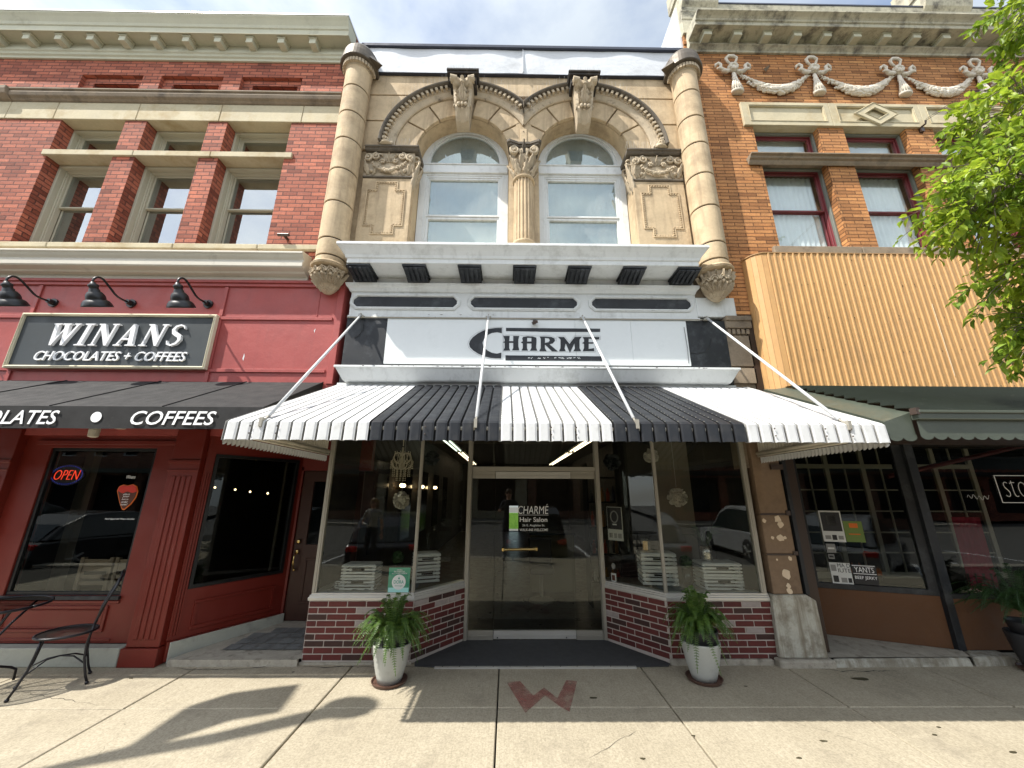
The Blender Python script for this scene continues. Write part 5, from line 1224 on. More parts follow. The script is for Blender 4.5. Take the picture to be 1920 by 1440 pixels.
# cornice
gp_=[(0,8.80),(-.035,8.80),(-.04,8.83),(-.08,8.86),(-.11,8.875),(-.11,8.885),(-.07,8.89),(-.07,8.985),(-.30,8.985),(-.30,8.975),(-.315,8.975),(-.315,9.04),(-.335,9.045),(-.345,9.07),(-.37,9.09),(-.41,9.11),(-.43,9.12),(-.43,9.145),(0,9.22)]
mb=MB(); mb.profx(gp_,2.98,GX1,0,.0); mb.build('cornice',dirty_cream,gb,bevel=.004)
k=0; x=3.155
while x<GX1:
    MB().box(x,x+.13,-.235,-.072,8.890,8.962).box(x-.018,x+.148,-.245,-.072,8.963,8.983).build('modillion',cream,gb,bevel=.004); x+=.492
mb=MB(); mb.box(GX0,GX1,-.02,.24,9.0,9.49); mb.build('parapet_wall',gold_brick,gb)
mb=MB(); mb.profx([(-.02,9.50),(-.07,9.52),(-.08,9.60),(-.11,9.72),(-.12,9.78),(-.12,9.81),(.25,9.85),(.25,9.50)],GX0,GX1); 
mb.build('parapet_coping',dirty_cream,gb,bevel=.004)
MB().profx([(-.13,9.812),(-.13,9.84),(.25,9.88),(.25,9.852)],GX0,GX1).build('gutter',dark_metal,gb)
for x0,x1 in ((2.93,3.56),(7.14,7.97)):
    mb=MB(); mb.profx([(-.06,9.2),(-.06,9.62),(-.10,9.66),(-.10,9.72),(-.16,9.80),(-.19,9.9),(-.19,10.6),(.25,10.6),(.25,9.2)],x0,x1); mb.box(x0-.03,x1+.03,-.24,.25,10.1,10.5); mb.build('parapet_pier',dirty_cream,gb,bevel=.005)
# panelled stone band
zb0,zb1=7.235,7.70
xs=[3.66,5.065,6.505,8.0,9.2]
mb=MB()
for i in range(4):
    a,b=xs[i]+.003,xs[i+1]-.003
    mb.shape([rect(a,zb0,b,zb1),rect(a+.13,zb0+.10,b-.10,zb1-.08)],-.04,.0); mb.box(a,b,.001,.26,zb0,zb0+.1); mb.box(a+.13,b-.10,-.012,.0,zb0+.10,zb1-.08)
    mb.shape([rect(a+.105,zb0+.075,b-.075,zb1-.055),rect(a+.118,zb0+.088,b-.088,zb1-.068)],-.048,-.0405)
cx=5.775; cz=(zb0+zb1)/2+.005
D=lambda hx,hz:[(cx,cz-hz),(cx+hx,cz),(cx,cz+hz),(cx-hx,cz)]
mb.shape([D(.36,.235),D(.165,.11)],-.062,-.041); mb.shape([D(.19,.128),D(.175,.118)],-.07,-.0625)
mb.shape([D(.345,.225),D(.33,.215)],-.07,-.0625)
mb.build('panelled_stone_band',band_stone,gb,bevel=.003)
# mid cornice between windows
mb=MB(); mb.profx([(.24,6.556),(-.01,6.556),(-.02,6.47),(-.03,6.47),(-.05,6.50),(-.06,6.525),(-.09,6.54),(-.10,6.565),(-.135,6.58),(-.135,6.60),(.24,6.605)],3.60,GX1); mb.build('window_cornice',dark_stone,gb,bevel=.003)
mb=MB(); xs=[3.70,4.95,6.4,7.9,9.2]
for i in range(4): mb.box(xs[i]+.003,xs[i+1]-.003,-.045,.26,4.93,5.048)
mb.build('stone_sill',dark_stone,gb,bevel=.01)
for (a,b) in lw:
    mb=MB(); frame(mb,a,b,5.05,6.556,.03,.11,.24); mb.build('window_surround',grey_green,gb,bevel=.004)
    wn=sash_window(gb,a+.03,b-.03,5.05,6.526,.15,.18,maroon,glass_curt,5.80,wf=.012)
    mb=MB(); n=60; vs=[]
    for i in range(n+1):
        x=a+.07+(b-a-.14)*i/n; y=.275+.008*math.sin(i*1.15)+.004*math.sin(i*2.7); vs+=[(x,y,5.06),(x,y,6.52)]
    mb.add(vs,[(2*i,2*i+2,2*i+3,2*i+1) for i in range(n)]); mb.build('lace_curtain',curtain,wn,smooth=True)
for (a,b) in uw:
    mb=MB(); frame(mb,a,b,6.605,7.232,.03,.09,.24); mb.build('window_surround',grey_green,gb,bevel=.004)
    wn=sash_window(gb,a+.03,b-.03,6.605,7.20,.13,.155,maroon,glass_curt,None,wf=.012,name='transom_window')
    MB().box(a+.05,b-.05,.25,.26,6.61,7.22).build('curtain',curtain,wn)
# garland frieze
plaster=M('pale_plaster_ornament',(.66,.60,.50),.85,.12,12,bump=.5,bs=70,dirt=(.40,.34,.25),dsc=9,dlo=.55,dhi=.7)
BX=[3.645,4.975,6.375,7.70,9.0]
def bow(x):
    z=8.41; y=-.03; mb=MB()
    mb.ball((x,y-.02,z),.085,n=12,k=7,sc=(1.05,.55,.95))
    for i in range(9): a=i*.7; mb.ball((x+.055*math.cos(a),y-.055,z+.05*math.sin(a)),.028,n=6,k=4)
    mb.tube([(x-.02,y-.03,z+.07),(x-.07,y-.03,z+.13),(x-.095,y-.04,z+.19),(x-.05,y-.045,z+.235),(x+.03,y-.045,z+.235),(x+.085,y-.04,z+.20),(x+.07,y-.03,z+.14),(x+.02,y-.03,z+.07)],[.016,.02,.024,.026,.026,.024,.02,.016],7)
    for s_ in (-1,1):
        mb.tube([(x+s_*.05,y-.02,z-.05),(x+s_*.11,y-.03,z-.085),(x+s_*.17,y-.03,z-.07),(x+s_*.21,y-.03,z-.02),(x+s_*.20,y-.04,z+.04),(x+s_*.24,y-.04,z+.075),(x+s_*.28,y-.035,z+.05),(x+s_*.29,y-.03,z+.0)],[.022,.032,.034,.03,.026,.024,.02,.012],7)
        mb.tube([(x+s_*.17,y-.04,z-.06),(x+s_*.235,y-.045,z-.035),(x+s_*.27,y-.04,z-.045)],[.026,.024,.014],6)
    o=mb.build('plaster_bow',plaster,gb,smooth=True)
    mb=MB(); mb.lathe((x+.01,y-.01,0),[(.03,z-.09),(.038,z-.14),(.032,z-.185),(.045,z-.19),(.045,z-.21),(.035,z-.22),(.05,z-.30),(.068,z-.38),(.095,z-.46),(.102,z-.50),(.09,z-.52),(.0,z-.51)][::-1],14,sy=.6)
    for i in range(7): a=PI+PI*(i+.5)/7; mb.tube([(x+.01+.034*math.cos(a),y-.01+.6*.034*math.sin(a),z-.22),(x+.01+.09*math.cos(a),y-.01+.6*.09*math.sin(a),z-.47)],[.008,.016],5)
    mb.build('tassel',plaster,o,smooth=True)
for x in BX[:4]: bow(x)
for i in range(4):
    xa,xb=BX[i]+.10,BX[i+1]-.10; mb=MB(); n=44
    for k in range(n):
        t=(k+.5)/n; x=xa+(xb-xa)*t; z=8.34-.37*math.sin(PI*t)**.8; r_=.018+.052*math.sin(PI*t)**.8
        for q_ in range(5):
            a=rnd.uniform(-PI,0)*1.0; c=(x+rnd.uniform(-.012,.012),-.02+.7*r_*math.sin(a),z+r_*math.cos(a)*.95); mb.ball(c,r_*.52,n=6,k=4,sc=(1.4,.8,.9))
        if k%2==0: leaf(mb,(x,-.03,z),(x+(.05 if t>.5 else -.05)*1.2,-.035-.5*r_,z+rnd.uniform(-.8,.8)*r_),(0,-1,0),.022,2,.01,.012)
    mb.build('plaster_swag',plaster,gb)
# iron hook and service wire
x,z=W(1727,238,-.03); mb=MB(); mb.tube([(x,0,z),(x-.01,-.10,z-.02),(x-.015,-.12,z+.03)],.014,6); mb.box(x-.02,x+.03,-.04,0,z-.09,z-.02); hk=mb.build('wire_hook',rust_iron,gb)
mb=MB()
e_=W(1822,172,-1.5); h_=Vector((x,-.12,z+.03)); e_=Vector((e_[0],-1.5,e_[1]))
for dd in (0,.025): mb.tube([h_+Vector((0,0,dd)),e_+Vector((0,0,dd)),e_+(e_-h_)*.9+Vector((1.2,.6,dd+.3))],.0035,5)
mb.build('service_wire',lamp_black,hk)
x,z=W(1437,130,-.03); MB().add([(x-.05,-.03,z+.01),(x+.0,-.10,z),(x+.045,-.04,z+.02),(x+.02,-.03,z+.06),(x-.01,-.02,z-.04)],[(0,1,4),(1,2,4),(0,3,1),(1,3,2),(0,4,3),(3,4,2)]).build('mortar_scar',dark_stone,gb)
# orange ribbed siding
sp=thing('metal_siding','orange tan vertical ribbed metal siding with rounded left corner below the golden brick windows','siding',(6.2,-.1,2.9))
r_=.20; SX=3.235; SZ0,SZ1=2.915,4.80; YS=-.215
path=[(SX,.0)]+[(SX+r_-r_*math.cos(a),YS+r_-r_*math.sin(a)) for a in [PI/2*k/5 for k in range(6)]]
x=SX+r_
P0=list(path)
mb=MB(); vs=[];
pp=list(path)
while x<GX1:
    pp+=[(x+.012,YS),(x+.018,YS-.012),(x+.036,YS-.012),(x+.042,YS)]; x+=.083
vs=[]
for a,b in pp: vs+=[(a,b,SZ0),(a,b,SZ1)]
mb.add(vs,[(2*i,2*i+2,2*i+3,2*i+1) for i in range(len(pp)-1)]); mb.build('ribbed_sheet',siding_m,sp)
mb=MB()
for k in range(6):
    a=path[1+k] ; mb.tube([(a[0],a[1]-.001,SZ0),(a[0],a[1]-.001,SZ1)],.0022,5)
mb.build('corner_seam',siding_e,sp)
MB().shape([(SX-.01,.0)]+[(SX+r_-(r_+.012)*math.cos(a),YS+r_-(r_+.012)*math.sin(a)) for a in [PI/2*k/8 for k in range(9)]]+[(GX1,YS-.012),(GX1,.0)],SZ1,SZ1+.012,T=lambda x,y,z:(x,z,y)).build('top_flashing',siding_e,sp)
x0,z0=W(1747,570,.23-.46+.0); x1,z1=W(1792,705,-.23); MB().tube([(x0,-.232,z0),(x1-.01,-.232,z1)],.0028,5).build('paint_scratch',plaster_chip,sp)
MB().box(3.15,GX1,.0,.3,2.3,4.0).build('wall_behind_siding',brown_wood,gb)
mb=MB()
for i in range(95):
    x=3.6+.083*rnd.randrange(0,46)+.058; zz=SZ0+.06+rnd.choice((0,.45,.9,1.35,1.75))+rnd.uniform(-.03,.03); mb.ball((x,YS-.001,zz),.0055,n=6,k=3)
mb.build('siding_nails',rust_iron,sp)
# dark green slatted metal awning
ga=thing('green_awning','dark green slatted metal awning with scalloped valance over the right-hand shop','awning',(6.2,-.6,2.2))
gx=3.15; zr0,zr1=2.955,2.335; yf2=-1.70
mb=MB(); n=12
for i in range(n):
    t0,t1=i/n,(i+1)/n; y0=-.2+(yf2+.2)*t0; y1=-.2+(yf2+.2)*t1; z0=zr0+(zr1-zr0)*t0; z1=zr0+(zr1-zr0)*t1; xa=3.34+(gx-3.34)*t0; xb=3.34+(gx-3.34)*t1
    mb.add([(xa,y0,z0-.004),(GX1,y0,z0-.004),(GX1,y1-.012,z1+.026),(xb,y1-.012,z1+.026),(xb,y1-.004,z1-.006),(GX1,y1-.004,z1-.006)],[(0,3,2,1),(3,4,5,2)])
mb.build('slatted_roof',green_awn,ga)
mb=MB(); mb.add([(3.22,-.0,2.972),(3.36,-.2,2.945),(gx+.02,yf2,zr1-.012),(2.93,yf2,2.25)],[(0,3,2,1)]); mb.add([(2.93,yf2,2.25),(gx+.0,yf2,zr1-.012),(gx,yf2,2.14),(2.93,yf2,2.14)],[(0,3,2,1)])
mb.add([(3.22,0,2.97),(2.93,yf2,2.25),(2.93,yf2,2.15),(3.22,0,2.15)],[(0,3,2,1)]); mb.build('hip_end',green_awn,ga)
mb=MB(); mb.box(gx+.0,GX1,yf2-.06,yf2,2.262,2.32); mb.box(gx,GX1,yf2-.075,yf2-.06,2.31,2.332); mb.build('gutter',green_awn,ga,bevel=.004)
MB().box(gx-.02,gx+.012,yf2-.07,yf2-.02,2.30,2.35).build('rust_spot',rust_iron,ga)
def scallop(p0,p1,zt,zlo,w_,nm):
    A=Vector(p0);B=Vector(p1);Ln=(B-A).length;n=max(1,round(Ln/w_))
    mbb=MB(); m_=8; vs=[]
    for i in range(n*m_+1):
        t=i/(n*m_); p=A+(B-A)*t; q_=(i%m_)/m_; vs+=[(p.x,p.y,zlo-.026*math.sin(PI*q_)**.6 if i%m_ else zlo),(p.x,p.y,zt)]
    mbb.add(vs,[(2*i,2*i+2,2*i+3,2*i+1) for i in range(n*m_)]); return mbb.build(nm,green_awn,ga)
scallop((gx+.01,yf2-.025,0),(GX1,yf2-.025,0),2.262,2.135,.105,'valance'); scallop((2.93,yf2-.006,0),(gx,yf2-.006,0),2.15,2.125,.105,'side_valance')
# recessed dark shopfront
mb=MB(); mb.box(3.30,3.42,-.0,.12,.1,2.9); mb.box(3.36,3.50,.12,.9,.1,2.9); mb.box(3.42,9.2,.9,.0+.95,2.35,2.95); mb.build('shopfront_jamb',brown_wood,gb,bevel=.004)
A2=Vector((3.80,.56,0)); B2=Vector((4.97,.12,0)); d2=(B2-A2).normalized(); L2=(B2-A2).length; n2=Vector((d2.y,-d2.x,0))
TB=lambda s,o,z: tuple(A2+d2*s-n2*o+Vector((0,0,z)))
def onp(u,v):
    d=ray(u,v); o=Vector((0,-DC,HC)); t=(A2-o).dot(n2)/d.dot(n2); p=o+d*t; return (p-A2).dot(d2),p.z
GZ=2.6
MB().shape(rect(0,.08,L2,.60),0,.12,T=TB).build('stall_riser',stucco,gb)
mb=MB(); mb.shape([rect(-.0,.60,L2,GZ),rect(.05,.66,L2-.16,GZ-.06)],-.01,.08,T=TB); aw=mb.build('angled_window',black_paint,gb,bevel=.003)
MB().shape(rect(.05,.66,L2-.16,GZ-.06),.02,.026,T=TB).build('pane',glass_dark,aw)
MB().box(4.97,9.2,.12,.24,.08,.58).build('stall_riser',stucco,gb)
mb=MB(); frame(mb,4.98,6.9,.58,GZ,.05,.11,.18); mb.box(4.90,4.985,.09,.2,.08,GZ); bw=mb.build('front_window',black_paint,gb,bevel=.003); MB().box(5.03,6.85,.14,.146,.63,GZ-.05).build('pane',glass_dark,bw)
mb=MB(); frame(mb,6.95,9.1,.58,GZ,.05,.11,.18); mb.build('front_window',black_paint,gb,bevel=.003)
mb=MB(); mb.add([(3.28,-.06,.075),(4.86,-.04,.075),(4.93,.1,.085),(3.8,.56,.095),(3.5,1.2,.10),(3.28,1.2,.10)],[(0,1,2,3,4,5)]); mb.add([(3.8,.56,.095),(3.8,1.4,.1),(3.5,1.4,.10),(3.5,1.2,.1)],[(0,1,2,3)]); mb.build('shop_entry_floor',conc_edge,kind='structure')
mb=MB(); mb.hexa([(3.38,-.10,-.02),(4.84,-.075,-.02),(4.84,-.02,-.02),(3.38,-.055,-.02)],[(3.38,-.09,.07),(4.82,-.065,.07),(4.84,-.02,.07),(3.38,-.055,.07)]); mb.hexa([(4.85,-.08,-.02),(5.32,-.06,-.02),(5.32,.12,-.02),(4.97,.12,-.02)],[(4.85,-.07,.08),(5.32,-.05,.08),(5.32,.12,.08),(4.97,.12,.08)]); mb.box(5.325,9.2,-.06,.12,-.02,.06)
mb.build('stone_step',marble,gb,bevel=.012)
# inner French window wall seen through the glass
mb=MB(); x=3.46
fx=[4.55,5.13,5.72,6.31,6.90,7.49]; 
for x in fx: mb.box(x-.035,x+.035,1.6,1.64,.5,2.75)
for a,b in zip([3.96]+fx[:-1],fx):
    mb.box(a+.035,b-.035,1.6,1.635,2.10,2.17); mb.box(a+.035,b-.035,1.6,1.635,.5,.58); mb.box((a+b)/2-.01,(a+b)/2+.01,1.607,1.63,.58,2.75)
    for z in (1.77,1.45,1.14,.85,2.45): mb.box(a+.035,b-.035,1.607,1.628,z-.01,z+.01)
mb.build('inner_french_window',M('cream_muntin_paint',(.52,.47,.38),.6,.05,3,bump=0),gb,bevel=.002)
mb=MB(); mb.add([(3.5,.2,0),(3.5,3.5,0),(9.2,3.5,0),(9.2,.25,0),(3.5,.2,2.95),(3.5,3.5,2.95),(9.2,3.5,2.95),(9.2,.25,2.95)],[(1,2,6,5),(0,1,5,4),(2,3,7,6),(4,5,6,7),(0,3,2,1)]); mb.build('interior_wall',int_dark,gb)
MB().tube([(5.05,.55,1.93),(7.2,.35,2.42)],.03,6).build('maroon_beam',maroon,gb)
# posters and stickers on the right shop's glass
def sheet2(name,label,cat,quad,mat,parts):
    c=[onp(*p) for p in quad]; s0=min(c[0][0],c[3][0]); s1=max(c[1][0],c[2][0]); z1=max(c[0][1],c[1][1]); z0=min(c[2][1],c[3][1])
    t=thing(name,label,cat,TB(s0,0,z0)); MB().shape(rect(s0,z0,s1,z1),.008,.012,T=TB).build('sheet',mat,t)
    for nm,(a,b,c_,d_),m_,tx in parts:
        xa=s0+(s1-s0)*a; xb=s0+(s1-s0)*c_; za=z0+(z1-z0)*b; zb=z0+(z1-z0)*d_
        if tx: text(tx,xa,xb,za,zb,.006,.001,T=TB,name=nm,mat=m_,parent=t)
        else: MB().shape(rect(xa,za,xb,zb),.005,.0078,T=TB).build(nm,m_,t)
    return t
Q=lambda x,y:(1440+x/2.88,800+y/2.88)
grey_ink=flat('mid_grey_ink',(.25,.25,.24),.6)
sheet2('poster','black and white event poster on the dark glass right of the stone pier','poster',[Q(272,455),Q(385,455),Q(425,622),Q(305,620)],paper_w,[('black_print',(.06,.34,.94,.95),paper_b,None),('seal',(.3,.55,.7,.85),grey_ink,None),('logo_strip',(.1,.08,.35,.2),grey_ink,None),('logo_strip',(.42,.06,.62,.22),paper_b,None),('logo_strip',(.7,.08,.92,.2),grey_ink,None)])
sheet2('flyer','lime green flyer beside the black and white poster','flyer',[Q(408,512),Q(505,512),Q(530,625),Q(428,622)],lime,[('orange_print',(.3,.68,.75,.9),orange_p,None),('text_lines',(.2,.35,.8,.4),orange_p,None)])
sheet2('sticker_sheet','white sheet of logos with bold black lettering low on the dark glass','sticker',[Q(330,735),Q(440,738),Q(468,860),Q(360,855)],paper_w,[('bold_lettering',(.38,.80,.99,.97),paper_b,'MA D'),('bold_lettering',(.38,.57,.99,.75),paper_b,'IUTE'),('logo_block',(.05,.62,.3,.9),grey_ink,None),('logo_block',(.08,.14,.33,.42),paper_b,None),('logo_block',(.45,.14,.72,.34),grey_ink,None),('logo_block',(.78,.14,.95,.34),paper_b,None)])
sheet2('shop_sticker','black sticker lettered YANTS BEEF JERKY low on the dark glass','sticker',[Q(450,745),Q(580,750),Q(603,855),Q(472,850)],paper_b,[('border',(.03,.52,.97,.55),letter_white,None),('border',(.03,.93,.97,.96),letter_white,None),('lettering',(.1,.60,.9,.88),letter_white,'YANTS'),('lettering',(.06,.22,.97,.42),letter_white,'BEEF JERKY')])
sheet2('small_sticker','small pale square sticker directly under the black and white poster','sticker',[Q(315,632),Q(362,635),Q(368,682),Q(322,680)],grey_ink,[('print',(.15,.4,.85,.6),paper_w,None)])
sheet2('small_sticker','smallest pale sticker between the square sticker and the logo sheet','sticker',[Q(325,688),Q(358,690),Q(362,715),Q(332,713)],grey_ink,[('print',(.15,.3,.85,.7),paper_b,None)])
t=thing('window_sign','white outlined window sign lettered sto cut by the right edge of the photo','sign',(6.3,.13,1.6))
mb=MB(); x0,z1=W(1862,891,.13); z0=W(1890,943,.13)[1]; 
x0=5.96; frame(mb,x0,x0+1.25,z0,z1,.008,.130,.134); mb.build('border',letter_white,t)
text('sto',x0+.08,x0+.36,z0+.07,z1-.06,.134,.002,0,-.03,mat=letter_white,parent=t)
mb=MB(); pts=[]; 
for k in range(40): f=k/39; pts.append((5.55+.27*f,.131,1.675+.022*math.sin(f*26)+.01*math.sin(f*7)))
mb.tube(pts,.0022,4); mb.build('script_line',letter_white,t)
# flower basket and glowing dots inside
mb=MB(); 
x,z=5.05,.72
tb=thing('flower_basket','low basket of orange and red dried flowers behind the angled dark window','basket',(4.62,.75,.70))
mb.lathe((4.62,.75,.62),[(.12,0),(.17,.05),(.18,.10),(.0,.11)],16); mb.build('basket',brown_wood,tb)
mb=MB()
for i in range(60):
    a=rnd.random()*2*PI; r_=.17*math.sqrt(rnd.random()); mb.lathe((4.62+r_*math.cos(a),.75+r_*math.sin(a),.72),[(.012,0),(.008,.04),(.0,.07+.05*rnd.random())],5)
mb.build('flowers',orange_p,tb)
ped=thing('display_stand','dark stand with draped pink cloth behind the right-hand shop window','display stand',(5.95,.7,.1))
MB().box(5.75,6.2,.6,1.0,.1,.75).build('stand',brown_wood,ped); 
mb=MB(); vs=[]
for i in range(13):
    x=5.80+.36*i/12; y=.58+.02*math.sin(i*1.9)
    for z in (.55,1.0,1.42): vs.append((x+(z-1)*.1,y+.06*(z-.5),z))
mb.add(vs,[(3*i+j,3*i+3+j,3*i+4+j,3*i+1+j) for i in range(12) for j in (0,1)]); mb.build('pink_cloth',flat('crimson_cloth',(.42,.02,.07),.8),ped,smooth=True)

#@@INTERIOR
# ---------------------------------------------------------------- salon interior
mb=MB(); X0,X1,Y1,H=-2.12,2.9,14.0,3.15
mb.add([(X0,.66,0),(X1,.66,0),(X1,Y1,0),(X0,Y1,0)],[(0,1,2,3)]); mb.build('salon_floor',int_floor,sb)
mb=MB(); mb.add([(X0,.05,.0),(X0,Y1,.0),(X0,Y1,H),(X0,.05,H)],[(0,3,2,1)]); mb.add([(X1-.03,.05,0),(X1-.03,Y1,0),(X1-.03,Y1,H),(X1-.03,.05,H)],[(0,1,2,3)])
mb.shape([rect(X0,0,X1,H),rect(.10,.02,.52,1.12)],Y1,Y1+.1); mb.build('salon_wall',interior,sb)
MB().box(X0,X1,1.0,Y1,3.02,H).build('salon_ceiling',int_ceiling,sb)
MB().box(X0,-1.0,0.05,1.0,.60,.625).hexa([(-1.0,.06,.60),(-.52,.66,.60),(-.52,1.0,.60),(-1.0,1.0,.60)],[(-1.0,.06,.625),(-.52,.66,.625),(-.52,1.0,.625),(-1.0,1.0,.625)]).build('display_platform',int_panel,sb)
MB().box(1.76,X1-.03,0.05,1.0,.60,.625).hexa([(1.25,.66,.60),(1.76,.06,.60),(1.76,1.0,.60),(1.25,1.0,.60)],[(1.25,.66,.625),(1.76,.06,.625),(1.76,1.0,.625),(1.25,1.0,.625)]).build('display_platform',int_panel,sb)
def drape(x0,x1,y0,y1,nm):
    mb=MB(); n=22;m_=8;vs=[]
    for i in range(n+1):
        for j in range(m_+1):
            vs.append((x0+(x1-x0)*i/n,y0+(y1-y0)*j/m_,.632+.012*math.sin(i*1.7+j)+.012*math.sin(i*.6-j*1.3)+rnd.uniform(0,.01)))
    mb.add(vs,[(i*(m_+1)+j,(i+1)*(m_+1)+j,(i+1)*(m_+1)+j+1,i*(m_+1)+j+1) for i in range(n) for j in range(m_)]); return mb
drape(-2.03,-1.05,.06,.5,'').build('window_cloth',cloth_grey,smooth=True,label='rumpled grey cloth lining the left display window of the salon',cat='cloth')
drape(1.80,2.78,.06,.5,'').build('window_cloth',cloth_grey,smooth=True,label='rumpled grey cloth lining the right display window of the salon',cat='cloth')
MB().box(-2.02,-.7,1.02,1.05,.0,3.0).build('window_back_curtain',int_dark,sb) if False else None
MB().box(2.0,2.48,.70,.73,.62,2.55).build('display_board',int_panel,label='tall plain grey board standing in the right display window of the salon',cat='board')
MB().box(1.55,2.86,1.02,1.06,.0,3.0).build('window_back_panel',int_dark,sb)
# ceiling lights
def ftube(xy0,xy1,lab,mat,z=2.98):
    t=thing('ceiling_light',lab,'ceiling light',(xy0[0],xy0[1],z-.06),'fluorescent strips on the salon ceiling')
    a=Vector((*xy0,z));b=Vector((*xy1,z)); d=(b-a).normalized(); s=Vector((d.y,-d.x,0))
    MB().obox((a+b)/2+Vector((0,0,.0)),d*(b-a).length/2,s*.12,(0,0,.02)).build('housing',paper_w,t)
    mb=MB()
    for o in (-.06,.06): mb.tube([tuple(a+s*o+Vector((0,0,-.035))),tuple(b+s*o+Vector((0,0,-.035)))],.014,8)
    mb.build('tube',mat,t)
ftube((-1.52,4.6),(-1.52,7.4),'near strip of the left-hand row of salon ceiling lights',tube_g)
ftube((-1.52,7.9),(-1.52,13.4),'far strip of the left-hand row of salon ceiling lights',tube_e)
ftube((2.02,4.6),(2.02,7.4),'near strip of the right-hand row of salon ceiling lights',tube_e)
ftube((2.02,7.9),(2.02,13.4),'far strip of the right-hand row of salon ceiling lights',tube_e)
# left wall mirrors with lamps
for i in range(5):
    y=2.0+i*1.7
    MB().box(X0+.0,X0+.04,y-.35,y+.35,.8,2.2).build('wall_mirror',flat('mirror_frame_%d'%i,(.02,.018,.016),.15),sb)
for i,(y,z) in enumerate(((2.9,1.78),(4.6,1.78),(6.3,1.78))):
    t=thing('wall_sconce',('nearest','middle','farthest')[i]+' of the three glowing sconces on the left wall inside the salon','wall lamp',(X0+.1,y,z),'sconces on the salon wall')
    MB().tube([(X0,y,z),(X0+.12,y,z)],.02,8).build('arm',brass,t); mb=MB()
    for o in (-.09,.0,.09): mb.ball((X0+.14,y+o,z+.05),.035,n=8,k=6)
    mb.build('bulb',bulb_e,t,smooth=True)
# shelves of bottles on the right
t=thing('product_shelf','dark shelf unit crowded with bottles seen through the right side light of the salon door','shelf',(1.75,2.2,0))
mb=MB(); 
for z in (.35,.75,1.15,1.55,1.95): mb.box(1.35,2.15,2.0,2.35,z,z+.02)
mb.box(1.33,1.35,2.0,2.35,0,2.2); mb.box(2.15,2.17,2.0,2.35,0,2.2); mb.build('shelf_board',int_dark,t)
bc=[flat('bottle_%d'%i,c,.3) for i,c in enumerate(((.35,.06,.03),(.05,.05,.05),(.45,.42,.36),(.30,.16,.05),(.03,.03,.06)))]
for r_,z in enumerate((.37,.77,1.17,1.57)):
    for i in range(8):
        x=1.42+i*.092; h=.14+.12*rnd.random()
        MB().lathe((x,2.08,z),[(.028,0),(.03,.01),(.03,h*.7),(.012,h*.8),(.012,h),(0,h)],10).build('bottle',bc[rnd.randrange(5)],t,smooth=False)
t=thing('reception_counter','pale olive counter inside the salon to the right of the door glass centre','counter',(.95,3.2,0))
MB().box(.45,1.25,3.0,3.4,.0,.95).build('front',M('olive_counter',(.20,.19,.11),.7,.1,3),t); MB().box(.42,1.28,2.96,3.44,.952,.99).build('top',int_dark,t)
t=thing('salon_chair','black padded salon chair deep inside behind the glass door','chair',(.55,2.4,0))
MB().box(.38,.78,2.2,2.6,.42,.52).build('seat',pot_in,t,bevel=.03,seg=3); MB().box(.38,.78,2.56,2.66,.54,.95).build('backrest',pot_in,t,bevel=.03,seg=3); MB().lathe((.58,2.4,0),[(.22,0),(.2,.03),(.03,.06),(.03,.41)],16).build('base',steel,t)
# back garden beyond the rear window
MB().box(-3,5,17.6,17.9,-.2,.62).build('hedge',leafmat('hedge_green',(.10,.25,.03),(.25,.45,.08),.2),label='bright green hedge glimpsed through the rear window of the salon',cat='hedge')
# chandelier
def chandelier():
    cx,cy,zt=-1.385,.52,2.30
    t=thing('chandelier','crystal chandelier with hanging beads in the left salon window','chandelier',(cx,cy,1.84))
    MB().tube([(cx,cy,2.93),(cx,cy,zt)],.006,6).build('chain',crystal,t)
    mb=MB()
    for i in range(8):
        a=2*PI*i/8; ca,sa=math.cos(a),math.sin(a)
        pts=[(.0,.0),(.05,.05),(.10,.04),(.12,-.02),(.09,-.07),(.04,-.09),(.0,-.16)]; mb.tube([(cx+r_*ca,cy+r_*sa,2.16+z) for r_,z in pts],.0065,5)
        pts=[(.0,-.12),(.06,-.16),(.12,-.13),(.145,-.07),(.12,-.03)]; mb.tube([(cx+r_*ca,cy+r_*sa,2.16+z) for r_,z in pts],.0065,5)
    mb.lathe((cx,cy,1.98),[(.0,0),(.03,.02),(.015,.06),(.03,.12),(.012,.2),(.012,.3)],10); mb.build('scroll_arms',crystal,t,smooth=True)
    mb=MB()
    for ring,(r_,z,n,l) in enumerate(((.14,2.10,18,5),(.11,2.02,14,6),(.06,1.99,9,7),(.10,2.22,12,3))):
        for i in range(n):
            a=2*PI*i/n
            for k in range(l): mb.ball((cx+r_*math.cos(a),cy+r_*math.sin(a),z-k*.022),.007,n=5,k=3)
    mb.build('crystal_beads',crystal,t)
    MB().ball((cx,cy,2.13),.018,n=8,k=6).build('bulb',bulb_e,t)
chandelier()
def pompom(x,y,z,r,mat,lab):
    mb=MB()
    for i in range(150):
        u=rnd.uniform(-1,1); a=rnd.uniform(0,2*PI); s=math.sqrt(1-u*u); d=Vector((s*math.cos(a),s*math.sin(a),u)); p=Vector((x,y,z)); e=d.orthogonal().normalized(); e.rotate(Matrix.Rotation(rnd.uniform(0,6.28),3,d)); f=d.cross(e)
        w_=r*.24; q=p+d*r*rnd.uniform(.85,1.05); b=p+d*r*.3
        mb.add([tuple(b),tuple(q+e*w_),tuple(q+f*w_*.4+d*r*.06),tuple(q-e*w_)],[(0,1,2),(0,2,3)])
    mb.ball((x,y,z),r*.75,n=10,k=7); mb.tube([(x,y,z+r),(x,y,2.93)],.0015,4)
    mb.build('paper_pompom',mat,label=lab,cat='pompom',group='tissue paper pompoms hanging in the salon windows')
pompom(-1.33,.42,1.615,.105,tissue,'white tissue pompom below the crystal chandelier')
